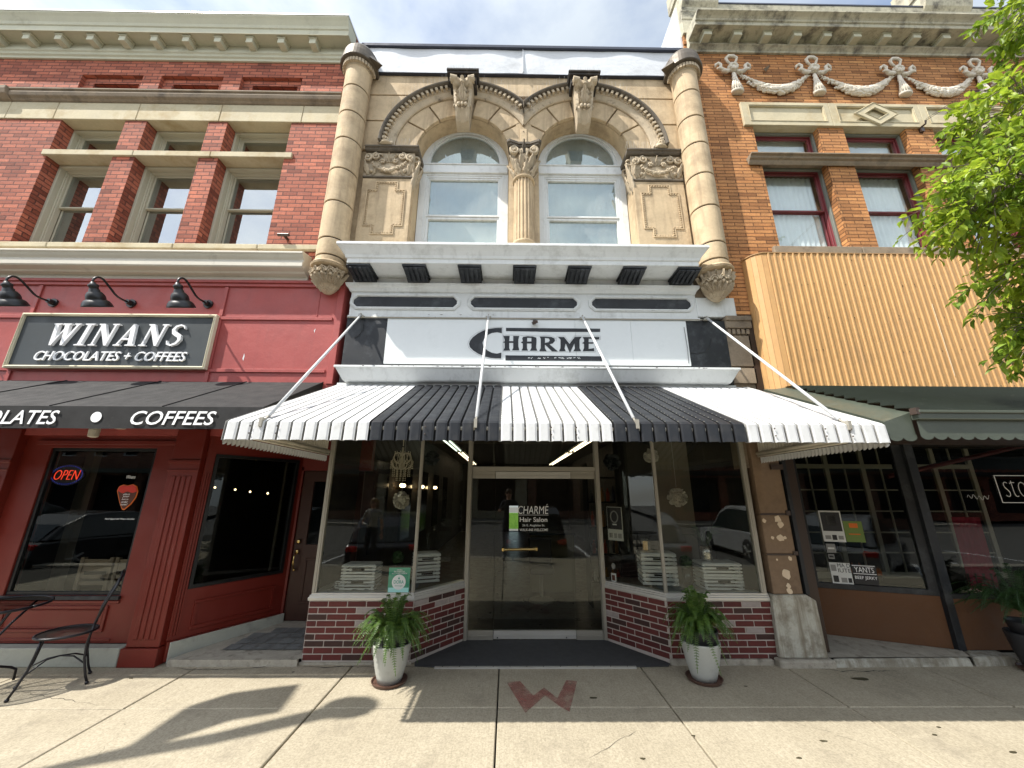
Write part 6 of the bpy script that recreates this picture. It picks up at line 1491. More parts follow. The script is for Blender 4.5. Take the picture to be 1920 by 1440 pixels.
pompom(2.17,.45,1.66,.115,tissue,'white tissue pompom in front of the grey board in the right display window')
pompom(1.98,.7,2.20,.10,tissue,'grey white tissue pompom high beside the window post of the right display window')
pompom(-1.04,.75,2.16,.10,tissue_d,'dark tissue pompom high behind the angled left pane of the salon')
pompom(1.50,.95,2.14,.12,tissue_d,'dark tissue pompom high behind the angled right pane of the salon')
# crates
def crate(x,y,z,wd,dp,h,ang,lab,slats=4):
    t=thing('wooden_crate',lab,'crate',(x,y,z),'white slatted crates in the salon windows'); t.rotation_euler=(0,0,0)
    c,s=math.cos(ang),math.sin(ang); T=lambda a,b,cz:(x+a*c-b*s,y+a*s+b*c,z+cz)
    def bb(mb,x0,x1,y0,y1,z0,z1): mb.hexa([T(x0,y0,z0),T(x1,y0,z0),T(x1,y1,z0),T(x0,y1,z0)],[T(x0,y0,z1),T(x1,y0,z1),T(x1,y1,z1),T(x0,y1,z1)])
    mb=MB(); g=.014; sh=(h-g*(slats-1))/slats
    for k in range(slats):
        z0=k*(sh+g); bb(mb,-wd/2,wd/2,-dp/2,-dp/2+.012,z0,z0+sh); bb(mb,-wd/2,wd/2,dp/2-.012,dp/2,z0,z0+sh)
        bb(mb,-wd/2,-wd/2+.012,-dp/2+.013,dp/2-.013,z0,z0+sh); bb(mb,wd/2-.012,wd/2,-dp/2+.013,dp/2-.013,z0,z0+sh)
    mb.build('slats',crate_w,t,bevel=.002)
    mb=MB()
    for a in (-1,1):
        for b in (-1,1): bb(mb,a*(wd/2-.03)-.012,a*(wd/2-.03)+.012,b*(dp/2-.03)-.012,b*(dp/2-.03)+.012,0,h-.003)
    mb.build('corner_posts',crate_w,t); mb=MB(); bb(mb,-wd/2+.01,wd/2-.01,-dp/2+.014,dp/2-.014,h+.001,h+.008); mb.build('top_board',crate_w,t)
    mb=MB()
    for k in (int(slats*.55),): z0=k*(sh+g)+sh*.5; bb(mb,-.07,.07,-dp/2-.004,-dp/2-.0005,z0-.008,z0+.012)
    mb.build('handle_slot',int_dark,t)
crate(-1.70,.34,.64,.39,.26,.125,0,'lower white slatted crate at the left of the left salon window')
crate(-1.70,.34,.775,.39,.26,.12,0,'upper white slatted crate at the left of the left salon window')
crate(-1.03,.72,.64,.32,.26,.155,.35,'lower white slatted crate behind the angled left pane, near the green poster')
crate(-1.03,.72,.805,.32,.26,.155,.35,'upper white slatted crate behind the angled left pane, near the green poster')
crate(1.88,.60,.64,.42,.28,.17,-.12,'lower white slatted crate behind the left post of the right salon window')
crate(1.88,.60,.82,.42,.28,.17,-.12,'upper white slatted crate behind the left post of the right salon window')
crate(2.52,.38,.64,.45,.30,.135,-.05,'lower white slatted crate under the silver vase')
crate(2.52,.38,.785,.45,.30,.13,-.05,'upper white slatted crate carrying the silver vase')
t=thing('silver_vase','hammered silver vase holding a spiky dark grass on the right crate','vase',(2.42,.38,.925))
MB().lathe((2.42,.38,.925),[(.06,0),(.065,.01),(.062,.09),(.07,.17),(.066,.17),(.055,.02),(0,.015)],24).build('vase_body',silver,t,smooth=True)
mb=MB()
for i in range(46):
    a=rnd.random()*6.28; l=.16+.14*rnd.random(); r_=.12+.14*rnd.random(); mb.tube([(2.42,.38,1.06),(2.42+.5*r_*math.cos(a),.38+.5*r_*math.sin(a),1.08+l*.8),(2.42+r_*math.cos(a),.38+r_*math.sin(a),1.06+l*.9)],[.003,.003,.001],4)
mb.build('grass_blades',fern_d,t)
def topiary(x,y,lab,h=.2):
    t=thing('glass_vase',lab,'vase',(x,y,.65),'clear glass vases with moss balls'); mb=MB(); mb.lathe((x,y,.65),[(.045,0),(.05,.005),(.05,h),(.046,h),(.046,.012),(0,.01)],18); mb.build('glass_cylinder',glass_shop,t,smooth=True)
    mb=MB()
    for i in range(160):
        u=rnd.uniform(-1,1);a=rnd.uniform(0,6.28);s=math.sqrt(1-u*u); d=Vector((s*math.cos(a),s*math.sin(a),u)); p=Vector((x,y,.65+h+.05))+d*.065; e=d.orthogonal()*.014; f=d.cross(e); mb.add([tuple(p-e),tuple(p+f+d*.012),tuple(p+e),tuple(p-f)],[(0,1,2,3)])
    mb.ball((x,y,.65+h+.05),.055,n=10,k=6); mb.build('moss_ball',fern_d,t)
topiary(-1.33,.48,'clear glass vase with a dark moss ball between the crates of the left salon window',.24); topiary(2.13,.33,'clear glass vase with a dark moss ball left of the silver vase',.22)
t=thing('candle_holder','small glowing candle glass on the crate behind the angled right pane','candle',(1.78,.66,1.0)); MB().lathe((1.78,.66,1.0),[(.045,0),(.05,.15),(.045,.15),(.04,.01)],16).build('glass',glass_shop,t); MB().lathe((1.78,.66,1.01),[(.03,0),(.03,.1),(0,.1)],12).build('candle',flat('ivory_wax',(.6,.45,.25),.5,emit=(1,.6,.25),es=.12),t)
# small window ornaments
def stripeball(x,y,lab):
    t=thing('striped_ornament',lab,'ornament',(x,y,.64)); MB().ball((x,y,.69),.045,n=16,k=10).build('ball',paper_b,t,smooth=True); mb=MB()
    for k in range(5):
        a=-.9+k*.45; mb.tube([(x+.048*math.cos(q_)*math.cos(a*.0)-.0,y+.048*math.sin(q_)*math.cos(a),.69+.048*math.sin(q_)*math.sin(a)) for q_ in [PI+PI*j/12 for j in range(13)]],.006,5)
    mb.build('white_bands',paper_w,t)
x,y=G(625,1108,.64); stripeball(x+.02,y+.08,'small black and white banded ball at the far left of the left salon window')
x,y=G(1395,1103,.64); stripeball(x-.02,y+.05,'small black and white banded ornament at the right of the right salon window')
# green poster and window stickers
t=thing('poster','green DORA beverages poster in the corner of the left salon window','poster',(-1.18,.03,.65))
a,b,c_,d_=-1.30,.655,-1.065,.905
MB().box(a,c_,.036,.040,b,d_).build('sheet',teal,t); MB().box(a+.006,c_-.006,.0335,.0358,b+.006,b+.05).build('lower_band',aqua,t)
cx,cz=(a+c_)/2,b+.105; MB().shape([(cx+.075*math.cos(k*PI/16),cz+.075*math.sin(k*PI/16)) for k in range(32)],.031,.0333).build('disc',paper_w,t)
text('DORA',cx-.055,cx+.055,cz-.015,cz+.02,.0305,.0006,0,.01,mat=teal,parent=t); text('beverages',cx-.04,cx+.045,cz-.045,cz-.028,.0305,.0006,.2,mat=teal,parent=t)
mm=text('DORA',cx-.03,cx+.03,d_-.03,d_-.016,.0345,.0006); m2=text('BEVERAGES',cx-.06,cx+.06,d_-.048,d_-.034,.0345,.0006); mm.add(m2.v,m2.f); m2=text('ALLOWED INSIDE',cx-.085,cx+.085,d_-.066,d_-.052,.0345,.0006); mm.add(m2.v,m2.f); mm.build('lettering',paper_w,t)
mm=MB(); mm.tube([(cx,.03,cz+.03),(cx,.03,cz+.055)],.002,4); mm.box(cx-.008,cx+.008,.0295,.0303,cz+.03,cz+.045); mm.build('cup_mark',teal,t)
# poster on the angled right pane
A3=Vector((*RA,0));B3=Vector((*RB_,0)); d3=(B3-A3).normalized(); n3=Vector((d3.y,-d3.x,0)); TC=lambda s,o,z: tuple(A3+d3*s-n3*o+Vector((0,0,z)))
def on3(u,v):
    d=ray(u,v); o=Vector((0,-DC,HC)); t=(A3-o).dot(n3)/d.dot(n3); p=o+d*t; return (p-A3).dot(d3),p.z
N_=lambda x,y:(1100+x/2.88,800+y/2.88)
s0,z1=on3(*N_(95,432)); s1,_=on3(*N_(175,432)); z0=on3(*N_(107,612))[1]; s0=max(s0,.03); s1=max(s1,s0+.2)
t=thing('poster','black and white event poster on the angled right pane beside the salon door','poster',TC((s0+s1)/2,0,z0)); MB().shape(rect(s0,z0,s1,z1),.045,.05,T=TC).build('sheet',paper_w,t)
hz=z0+(z1-z0)*.33; MB().shape(rect(s0+.008,hz,s1-.008,z1-.008),.041,.0445,T=TC).build('black_print',paper_b,t)
sc_=(s0+s1)/2; ring=[(sc_+.06*math.cos(k*PI/12),z1-.12+.075*math.sin(k*PI/12)) for k in range(24)]; rin=[(sc_+.045*math.cos(k*PI/12),z1-.12+.06*math.sin(k*PI/12)) for k in range(24)]
MB().shape([ring,rin],.038,.0405,T=TC).build('round_emblem',grey_ink,t)
MB().shape(rect(sc_-.03,hz+.05,sc_+.03,hz+.065),.038,.0405,T=TC).build('title_bar',paper_w,t)
for q0,q1 in ((.1,.32),(.42,.6),(.68,.9)): MB().shape(rect(s0+(s1-s0)*q0,z0+.03,s0+(s1-s0)*q1,z0+.085),.041,.0445,T=TC).build('logo_strip',grey_ink,t)
s,z=on3(*N_(133,755)); MB().shape([(s+.025*math.cos(k*PI/8),z+.035*math.sin(k*PI/8)) for k in range(16)],.04,.05,T=TC).build('round_sticker',grey_ink,label='small round sticker on the angled right pane above the square one',cat='sticker')
s,z=on3(*N_(135,818)); MB().shape(rect(s-.035,z-.05,s+.035,z+.05),.04,.05,T=TC).shape(rect(s-.022,z-.03,s+.022,z+.03),.037,.0399,T=TC,m=1).build('square_sticker',[paper_w,choc],label='small square cream sticker low on the angled right pane',cat='sticker')

#@@PLANTS
# ---------------------------------------------------------------- potted ferns
def fern(mb,c,n,R0,H0,seed,droop=1.,spread=1.):
    rr=random.Random(seed)
    for i in range(n):
        az=2*PI*i*.618+rr.uniform(-.3,.3); k_=rr.random()
        if k_<.18: out,up_,dr=rr.uniform(.05,.17),H0*rr.uniform(.85,1.12),rr.uniform(.02,.07)
        elif k_<.94: out,up_,dr=R0*rr.uniform(.70,1.12),H0*rr.uniform(.30,.80),rr.uniform(.10,.22)*droop
        else: out,up_,dr=R0*rr.uniform(.70,1.05),H0*rr.uniform(.12,.28),rr.uniform(.16,.30)*droop
        out*=spread; steps=22; pts=[]
        sidew=rr.uniform(-.25,.25)
        for k in range(steps+1):
            t=k/steps; r_=out*(t**.85)+.02; z=up_*math.sin(min(1,t*1.25)*PI/2)-dr*max(0,t-.35)**1.4*2.0; a=az+sidew*t
            pts.append(Vector((c[0]+r_*math.cos(a),c[1]+r_*math.sin(a),c[2]+z)))
        mb.tube(pts[::2],.0022,4)
        for k in range(2,int(steps*1.35)):
            f=k/1.35; i0=min(int(f),steps-1); p=pts[i0].lerp(pts[i0+1],f-i0); d=(pts[i0+1]-pts[i0]).normalized(); t=f/steps
            w_=.034*math.sin(PI*min(1,t*.90+.12))**.7+.005
            s=d.cross(Vector((0,0,1)))
            if s.length<.1: s=Vector((math.cos(az+1.57),math.sin(az+1.57),0))
            s.normalize(); nn=s.cross(d).normalized()
            for q in (-1,1):
                e=(s*q+d*.25+nn*rr.uniform(-.35,.15)).normalized()*w_*rr.uniform(.85,1.1); h=d*.0036
                mb.add([tuple(p-h*.6),tuple(p+e*.45-h),tuple(p+e),tuple(p+e*.5+h),tuple(p+h*.6)],[(0,1,2,3,4)])
def planter(x,y,lab,seed,fr,mat=fern_m,pm=pot_m,hide=True,scale=1.,rot=0,R0=.36,H0=.33,zc=.38):
    t=thing('potted_fern',lab,'potted plant',(x,y,0),'ferns in planters outside the shops')
    s=scale
    mb=MB(); mb.lathe((x,y,.018),[(.085*s,0),(.11*s,.0),(.125*s,.05*s),(.15*s,.14*s),(.17*s,.24*s),(.178*s,.30*s),(.178*s,.315*s),(.168*s,.315*s),(.160*s,.28*s),(.02,.27*s)],36); mb.build('planter',pm,t,smooth=False,bevel=0)
    for p in t.children[0].data.polygons: p.use_smooth=abs(p.normal.z)<.7
    mb=MB(); mb.lathe((x+.03*s,y+.02,.02),[(.12*s,.24*s),(.145*s,.36*s),(.155*s,.40*s),(.15*s,.41*s),(.14*s,.40*s),(.13*s,.37*s),(.0,.36*s)],30); mb.build('inner_pot',pot_in,t,smooth=True)
    MB().lathe((x,y,0),[(.12*s,.0),(.15*s,.004),(.165*s,.03),(.158*s,.03),(.145*s,.015),(.0,.013)],36).build('saucer',saucer_m,t)
    mb=MB(); fern(mb,(x,y,zc*s),fr,R0,H0,seed); mb.build('fern_fronds',mat,t)
planter(-1.09,-.40,'green fern in a pale grey planter left of the salon entrance',3,150,R0=.33,H0=.36,zc=.37)
planter(1.89,-.36,'green fern in a pale grey planter right of the salon entrance',11,140,R0=.28,H0=.36,zc=.41)
planter(5.36,-.22,'large dark green fern in a black pot at the right-hand shop window',17,120,fern_d,pot_in,R0=.48,H0=.42,zc=.52,scale=1.05)

# ---------------------------------------------------------------- street tree
tr=thing('street_tree','leafy street tree with fresh yellow green leaves hanging in from the right','tree',(5.3,-3.0,0))
mb=MB(); tp_=[(5.3,-3.0,-.1),(5.28,-2.98,1.2),(5.35,-2.95,2.4),(5.25,-2.9,3.4),(5.3,-2.85,4.6),(5.2,-2.8,5.8),(5.25,-2.75,7.0)]
mb.tube(tp_,[.15,.13,.115,.10,.075,.05,.02],14)
limbs=[]
rt2=random.Random(5)
def limb(p,q,r0,bend=.2,n=6):
    P,Q=Vector(p),Vector(q); m_=[]
    for i in range(n+1):
        t=i/n; v=P.lerp(Q,t); v.z+=bend*math.sin(PI*t); m_.append(v)
    mb.tube(m_,[r0*(1-.75*i/n) for i in range(n+1)],8); return m_
starts=[(5.3,-2.95,2.9),(5.25,-2.9,3.5),(5.28,-2.87,4.2),(5.27,-2.85,4.8),(5.22,-2.8,5.5),(5.22,-2.78,6.2)]
ends=[(4.05,-2.1,3.45),(3.75,-2.2,4.05),(4.0,-2.25,4.85),(4.15,-1.9,5.5),(4.3,-2.3,6.2),(4.7,-2.4,7.3),(6.6,-2.3,4.2),(6.7,-3.4,5.2),(5.4,-4.2,4.8),(6.0,-2.0,6.6),(5.2,-1.7,5.2),(4.6,-1.75,4.4),(6.4,-2.9,3.6)]
lines=[]
for i,e in enumerate(ends):
    e=(e[0]+(.45 if e[2]<4.2 else .65 if e[2]<5.2 else 1.0) if e[0]<5 else e[0],e[1]-.1,e[2])
    lines.append(limb(starts[min(5,max(0,i if i<6 else rt2.randrange(1,5)))],e,.038,.18))
mb.build('trunk',bark,tr,smooth=True)
lf=[MB(),MB()]
tw=MB()
def leaflet(m_,p,d,up_,L_,w_):
    d=d.normalized(); s=d.cross(up_); 
    if s.length<.05: s=d.orthogonal()
    s.normalize(); n=s.cross(d)
    f=n*w_*.35
    m_.add([tuple(p),tuple(p+d*L_*.3+s*w_*.9+f),tuple(p+d*L_*.65+s*w_*.75+f),tuple(p+d*L_-n*L_*.12),tuple(p+d*L_*.65-s*w_*.75+f),tuple(p+d*L_*.3-s*w_*.9+f),tuple(p+d*L_*.5)],[(0,1,2,6),(6,2,3),(0,6,4,5),(6,3,4)])
def twig(p0,dirv,ln,kind):
    p=Vector(p0); d=Vector(dirv).normalized(); pts=[p.copy()]
    n=int(ln/.05)
    for k in range(n):
        d=(d+Vector((rt2.uniform(-.16,.16),rt2.uniform(-.16,.16),rt2.uniform(-.16,.02)-.055))).normalized(); p=p+d*.05; pts.append(p.copy())
        if k>0:
            for q in range(2):
                a=rt2.uniform(0,6.28); e=d.orthogonal().normalized(); e.rotate(Matrix.Rotation(a,3,d)); dd=(d*.45+e*.75+Vector((0,0,-.45))).normalized()
                L_=rt2.uniform(.06,.115); leaflet(lf[kind],p+dd*.01,dd,Vector((rt2.uniform(-.5,.5),rt2.uniform(-.5,.5),1)),L_,L_*.25)
    tw.tube(pts,[.004*(1-.6*i/len(pts)) for i in range(len(pts))],4)
blobs=[ # centre, radius, twigs, kind
 ((3.98,-2.15,3.50),.36,56,0),((3.62,-2.12,3.95),.40,64,0),((4.05,-2.2,4.35),.42,76,0),((3.62,-2.22,4.10),.28,40,1),((4.15,-2.05,4.95),.40,64,0),((4.55,-2.05,5.55),.42,60,0),((4.40,-2.3,6.15),.42,56,1),((4.9,-2.3,6.8),.45,60,1),
 ((4.35,-2.35,3.9),.45,60,1),((4.6,-2.3,4.7),.5,66,0),((4.35,-1.9,3.15),.30,36,1),((3.75,-2.05,3.35),.20,22,1),((4.05,-1.9,2.95),.22,26,1),((5.1,-2.1,5.2),.5,50,1),((5.2,-2.3,4.1),.5,46,0),((5.9,-2.6,4.7),.7,60,0),((6.3,-2.6,5.6),.7,50,1),((5.3,-3.6,5.2),.7,56,0),((5.5,-2.8,6.6),.7,50,0),((6.3,-3.0,4.0),.6,40,1),((4.9,-2.0,3.5),.4,30,1),((5.3,-2.7,7.4),.5,30,0)]
for (c,r_,n,kd) in blobs:
    n=int(n*(2.3 if c[0]<4.8 else 1.2)); c=(c[0]+(.22 if c[2]<4.2 else .33 if c[2]<5.2 else .62),c[1],c[2])
    for i in range(n):
        u=rt2.uniform(-1,1);a=rt2.uniform(0,6.28);s=math.sqrt(1-u*u); d=Vector((s*math.cos(a),s*math.sin(a),u*.8)); rr=r_*rt2.random()**.5
        p=Vector(c)+d*rr*.8; twig(p,d+Vector((-.25,.15,-.25)),rt2.uniform(.12,.34),kd if rt2.random()<.75 else 1-kd)
    # connect
    near=min((v for l in lines for v in l),key=lambda v:(v-Vector(c)).length); tw.tube([near,(near+Vector(c))/2+Vector((0,0,.05)),Vector(c)],[.012,.009,.005],5)
tw.build('twigs',bark,tr)
lf[0].build('crown',tree_m,tr); lf[1].build('inner_crown',tree_d,tr)

#@@FURNITURE
# ---------------------------------------------------------------- bistro chair and table
ch=thing('bistro_chair','black wrought iron cafe chair on the concrete by the maroon shop','chair',(-4.13,-.48,0))
sc=Vector((-4.12,-.47,.44)); ang=R(42); fx_=Vector((-math.cos(ang),-math.sin(ang),0)); sd_=Vector((-fx_.y,fx_.x,0)); SR=.20
def CP(f,s,z): return tuple(Vector((sc.x,sc.y,0))+fx_*f+sd_*s+Vector((0,0,z)))
mb=MB(); n=28; vs=[];
for (r_,z) in ((.0,.428),(.06,.428),(.12,.431),(.16,.434),(.185,.437),(.2,.439)):
    for i in range(n): a=2*PI*i/n; vs.append(CP(r_*math.cos(a),r_*math.sin(a),z))
mb.add(vs,[(j*n+i,j*n+(i+1)%n,(j+1)*n+(i+1)%n,(j+1)*n+i) for j in range(5) for i in range(n)]); mb.build('seat',mesh_metal,ch,smooth=True)
mb=MB(); mb.tube([CP(.203*math.cos(2*PI*i/24),.203*math.sin(2*PI*i/24),.437) for i in range(25)],.011,8); mb.build('seat_rim',iron,ch,smooth=True)
for s_ in (-1,1):
    mb=MB(); mb.tube([CP(.14,s_*.115,.43),CP(.15,s_*.12,.33),CP(.17,s_*.13,.20),CP(.21,s_*.145,.08),CP(.235,s_*.15,.015)],.0095,8); mb.ball(CP(.235,s_*.15,.012),.016,n=8,k=5); mb.build('leg',iron,ch,smooth=True)
    mb=MB(); mb.tube([CP(-.175,s_*.10,.50),CP(-.165,s_*.115,.43),CP(-.155,s_*.12,.34),CP(-.165,s_*.125,.22),CP(-.20,s_*.135,.08),CP(-.225,s_*.14,.015)],.0095,8); mb.ball(CP(-.225,s_*.14,.012),.016,n=8,k=5); mb.build('leg',iron,ch,smooth=True)
    MB().tube([CP(.19,s_*.137,.16),CP(.08,s_*.02,.235),CP(0,-s_*.0,.245),CP(-.09,-s_*.04,.23),CP(-.18,-s_*.128,.17)],.0065,8).build('cross_brace',iron,ch,smooth=True)
mb=MB()
back=[CP(-.175,-.10,.48)]+[CP(-.19,-.13,.60),CP(-.225,-.165,.72),CP(-.26,-.16,.82),CP(-.275,-.11,.875),CP(-.28,-.04,.895),CP(-.28,.04,.895),CP(-.275,.11,.875),CP(-.26,.16,.82),CP(-.225,.165,.72),CP(-.19,.13,.60)]+[CP(-.175,.10,.48)]
mb.tube(back,.0095,8)
mb.tube([CP(-.185,-.115,.54),CP(-.192,0,.545),CP(-.185,.115,.54)],.006,6)
for s_ in (-.075,-.025,.025,.075): mb.tube([CP(-.190,s_*.9,.545),CP(-.225,s_,.70),CP(-.262,s_*1.1,.83),CP(-.285,s_*.9,.885)],.0055,6)
for s_ in (-.05,.05): mb.tube([CP(-.28+.012*math.cos(a)*1,s_+.03*math.cos(a),.90+.03*math.sin(a)) for a in [PI*k/6 for k in range(9)]],.005,6)
mb.build('backrest',iron,ch,smooth=True)
tbx,tby=-4.68,-.66
tb=thing('bistro_table','black round mesh cafe table cut by the left edge of the photo','table',(tbx,tby,0))
MB().lathe((tbx,tby,.685),[(.0,.014),(.33,.014),(.366,.014)],48).build('table_top',mesh_metal,tb); MB().tube([(tbx+.372*math.cos(k*PI/24),tby+.372*math.sin(k*PI/24),.695) for k in range(49)],.012,8).build('rim',iron,tb,smooth=True)
for i in range(4):
    a=PI/4+i*PI/2+.5; ca,sa=math.cos(a),math.sin(a)
    MB().tube([(tbx+r_*ca,tby+r_*sa,z) for r_,z in ((.30,.68),(.17,.52),(.09,.40),(.07,.30),(.12,.19),(.26,.13),(.30,.10),(.305,.012))],.0105,8).build('leg',iron,tb,smooth=True)
MB().tube([(tbx+.085*math.cos(k*PI/8),tby+.085*math.sin(k*PI/8),.36) for k in range(17)],.008,6).build('ring',iron,tb)
mb=MB(); rc=random.Random(3)
def crack(x,y,dx,dy,n,w_):
    L1=[];L2=[]
    for i in range(n):
        x+=dx+rc.uniform(-.02,.02); y+=dy+rc.uniform(-.02,.02); q=w_*rc.uniform(.3,1.3)*(1-abs(2*i/n-1)**3); L1.append((x-q*.3,y+q)); L2.append((x+q*.3,y-q))
    mb.add([(a,b,.0022) for a,b in L1+L2],[(i,n+i,n+i+1,i+1) for i in range(n-1)])
crack(-4.4,-.55,.035,-.012,28,.0022); crack(2.0,-.84,.03,-.022,24,.0022); crack(3.1,-.10,.03,-.006,32,.006); crack(.5,-1.5,.03,.018,16,.0018); crack(-2.9,-.9,.012,-.03,20,.002)
crack(-2.15,-.055,.04,.0,30,.007); crack(-3.4,-.075,.04,.0,32,.006)
mb.build('pavement_crack',gj,kind='structure')
# fallen leaves and twigs on the pavement
lm=flat('dry_leaf',(.05,.042,.02),.7)
LV=[(1612,1273,.045),(1498,1422,.012),(1545,1390,.016),(1752,1378,.012),(1760,1364,.01),(1900,1411,.016),(1205,1423,.012),(1398,1287,.01),(1300,1380,.01),(245,1272,.013),(1112,1309,.02)]
for i,(u,v,s_) in enumerate(LV):
    x,y=G(u,v); a=i*1.7; mb=MB(); pts=[]
    for k in range(9): r_=s_*(.7+.6*rnd.random()); pts.append((x+r_*1.5*math.cos(k*.7),y+r_*.7*math.sin(k*.7)))
    mb.shape(pts,.001,.004,T=lambda x,y,z:(x,z,y)); mb.build('fallen_leaf',lm,label='small dark fallen leaf scrap on the concrete pavement',cat='leaf',group='leaf scraps on the pavement')

#@@BEHIND
# ---------------------------------------------------------------- across the street and behind the camera (seen in reflections and as shadows)
def car(name,label,x,y,ang,col,L_=4.5,Hh=1.42,suv=False):
    t=thing(name,label,'car',(0,0,0),'cars parked along the street')
    gz=-.30; w2=.88
    body=[(-.5,.20),(-.49,.55),(-.46,.66),(-.30,.74),(.28,.80),(.46,.78),(.49,.70),(.5,.45),(.49,.22)]
    roof=[(-.27,.75),(-.14,Hh-.28+.0),(-.02,Hh-.02),(.10,Hh),(.26,Hh-.06),(.37,Hh-.30),(.44,.80)] if not suv else [(-.27,.85),(-.15,Hh-.2),(-.04,Hh-.02),(.10,Hh),(.36,Hh-.03),(.45,Hh-.2),(.485,.85)]
    if suv: body=[(a,b+.08 if b>.4 else b) for a,b in body]
    pm=M('car_paint_'+name+str(round(x)),col,.18,.02,2,spec=.6,bump=0)
    def side(prof,w0,w1,top):
        n=len(prof); vs=[]
        for k,w_ in ((0,-1),(1,1)):
            for a,b in prof:
                f=0 if b<=.8 else min(1,(b-.8)/(Hh-.8)); vs.append((a*L_,w_*(w0-(w0-w1)*f),b+gz))
        return vs,[(i,(i+1)%n,n+(i+1)%n,n+i) for i in range(n)]+[tuple(range(n-1,-1,-1)),tuple(range(n,2*n))]
    mb=MB(); vs,fs=side(body,w2,w2,0); mb.add(vs,fs); b_=mb.build('body',pm,t,bevel=.05,seg=3)
    mb=MB(); vs,fs=side(roof,w2-.06,w2-.22,1); mb.add(vs,fs); mb.build('cabin',pm,t,bevel=.04,seg=2)
    mb=MB(); sh=[(a*.93+.008,.80+(b-.80)*.84+.03) for a,b in roof]
    for s_ in (-1,1):
        q=[]
        for a,b in sh: f=max(0,min(1,(b-.8)/(Hh-.8))); q.append((a*L_,s_*(w2-.05-(.16)*f),b+gz))
        n=len(q); q2=[(a,b+s_*.008,c) for a,b,c in q]; mb.add(q+q2,[tuple(range(n)) if s_<0 else tuple(range(n-1,-1,-1)),tuple(range(2*n-1,n-1,-1)) if s_<0 else tuple(range(n,2*n))]+[(i,(i+1)%n,n+(i+1)%n,n+i) for i in range(n)])
    gl=flat('car_glass',(.02,.03,.03),.05,0,.8) if 'car_glass' not in bpy.data.materials else bpy.data.materials['car_glass']
    mb.build('side_window',gl,t)
    mb=MB()
    for (i,j) in ((0,1),(len(roof)-2,len(roof)-1)):
        (a0,b0),(a1,b1)=roof[i],roof[j]; dx=-.02 if i==0 else .02
        mb.add([(a0*L_+dx,-.62,b0+gz+.02),(a0*L_+dx,.62,b0+gz+.02),(a1*L_+dx,.62,b1+gz+.0),(a1*L_+dx,-.62,b1+gz)],[(0,1,2,3)])
    mb.build('windscreen',gl,t)
    for wxx in (-.31,.30):
        for s_ in (-1,1):
            mb=MB(); n=20; r_=.33; vs=[(wxx*L_+r_*math.cos(2*PI*i/n),s_*(w2-.20),r_*math.sin(2*PI*i/n)+.33+gz) for i in range(n)]+[(wxx*L_+r_*math.cos(2*PI*i/n),s_*(w2+.01),r_*math.sin(2*PI*i/n)+.33+gz) for i in range(n)]
            mb.add(vs,[(i,(i+1)%n,n+(i+1)%n,n+i) for i in range(n)]+[tuple(range(n)),tuple(range(2*n-1,n-1,-1))]); wv=mb.build('wheel',pot_in,t)
            mb=MB(); 
            for q_ in range(5):
                a=q_*2*PI/5; mb.tube([(wxx*L_,s_*(w2+.015),.33+gz),(wxx*L_+.2*math.cos(a),s_*(w2+.015),.33+gz+.2*math.sin(a))],.03,6)
            mb.build('rim',steel_b,wv)
    for s_ in (-1,1):
        MB().ball((-.485*L_,s_*.66,.60+gz),.11,sc=(.6,1.2,.7)).build('headlight',flat('lamp_lens',(.7,.72,.74),.1),t,smooth=True); MB().box(.47*L_,.50*L_,s_*.86,s_*.6,.62+gz,.74+gz).build('tail_light',flat('tail_red',(.5,.01,.01),.2),t,bevel=.02)
    t.location=(x,y,0); t.rotation_euler=(0,0,ang); return t
car('parked_car','dark sedan parked behind the camera, seen reflected in the left salon window',-3.6,-7.6,R(75),(.02,.022,.028))
car('parked_car','white sport utility car parked across the street, reflected in the right-hand shop window',8.3,-9.0,R(95),(.42,.42,.42),4.6,1.62,True)
car('parked_car','grey silver hatchback parked behind the camera, reflected in the right salon window',4.1,-7.7,R(100),(.22,.23,.24),4.3,1.48)
car('parked_car','dark grey wagon parked behind the camera, reflected in the maroon shop window',-7.2,-7.5,R(82),(.05,.055,.06),4.6,1.5)
car('parked_car','black pickup sized car parked right behind the camera, reflected in the glass door',.9,-7.9,R(92),(.015,.015,.018),4.8,1.6,True)
car('parked_car','dark sedan parked to the far left behind the camera, reflected in the maroon shop window',-12.0,-7.6,R(96),(.03,.03,.032),4.6,1.45)
car('parked_car','black utility car parked at the far left end of the kerb behind the camera',-15.2,-7.8,R(94),(.02,.02,.02),4.7,1.7,True)
fb=[(-60,-9.5,7.5,opp_brick),(-9.4,1.5,9.0,band_stone),(1.6,12,8.0,opp_brick),(12.1,60,7.0,red_brick)]
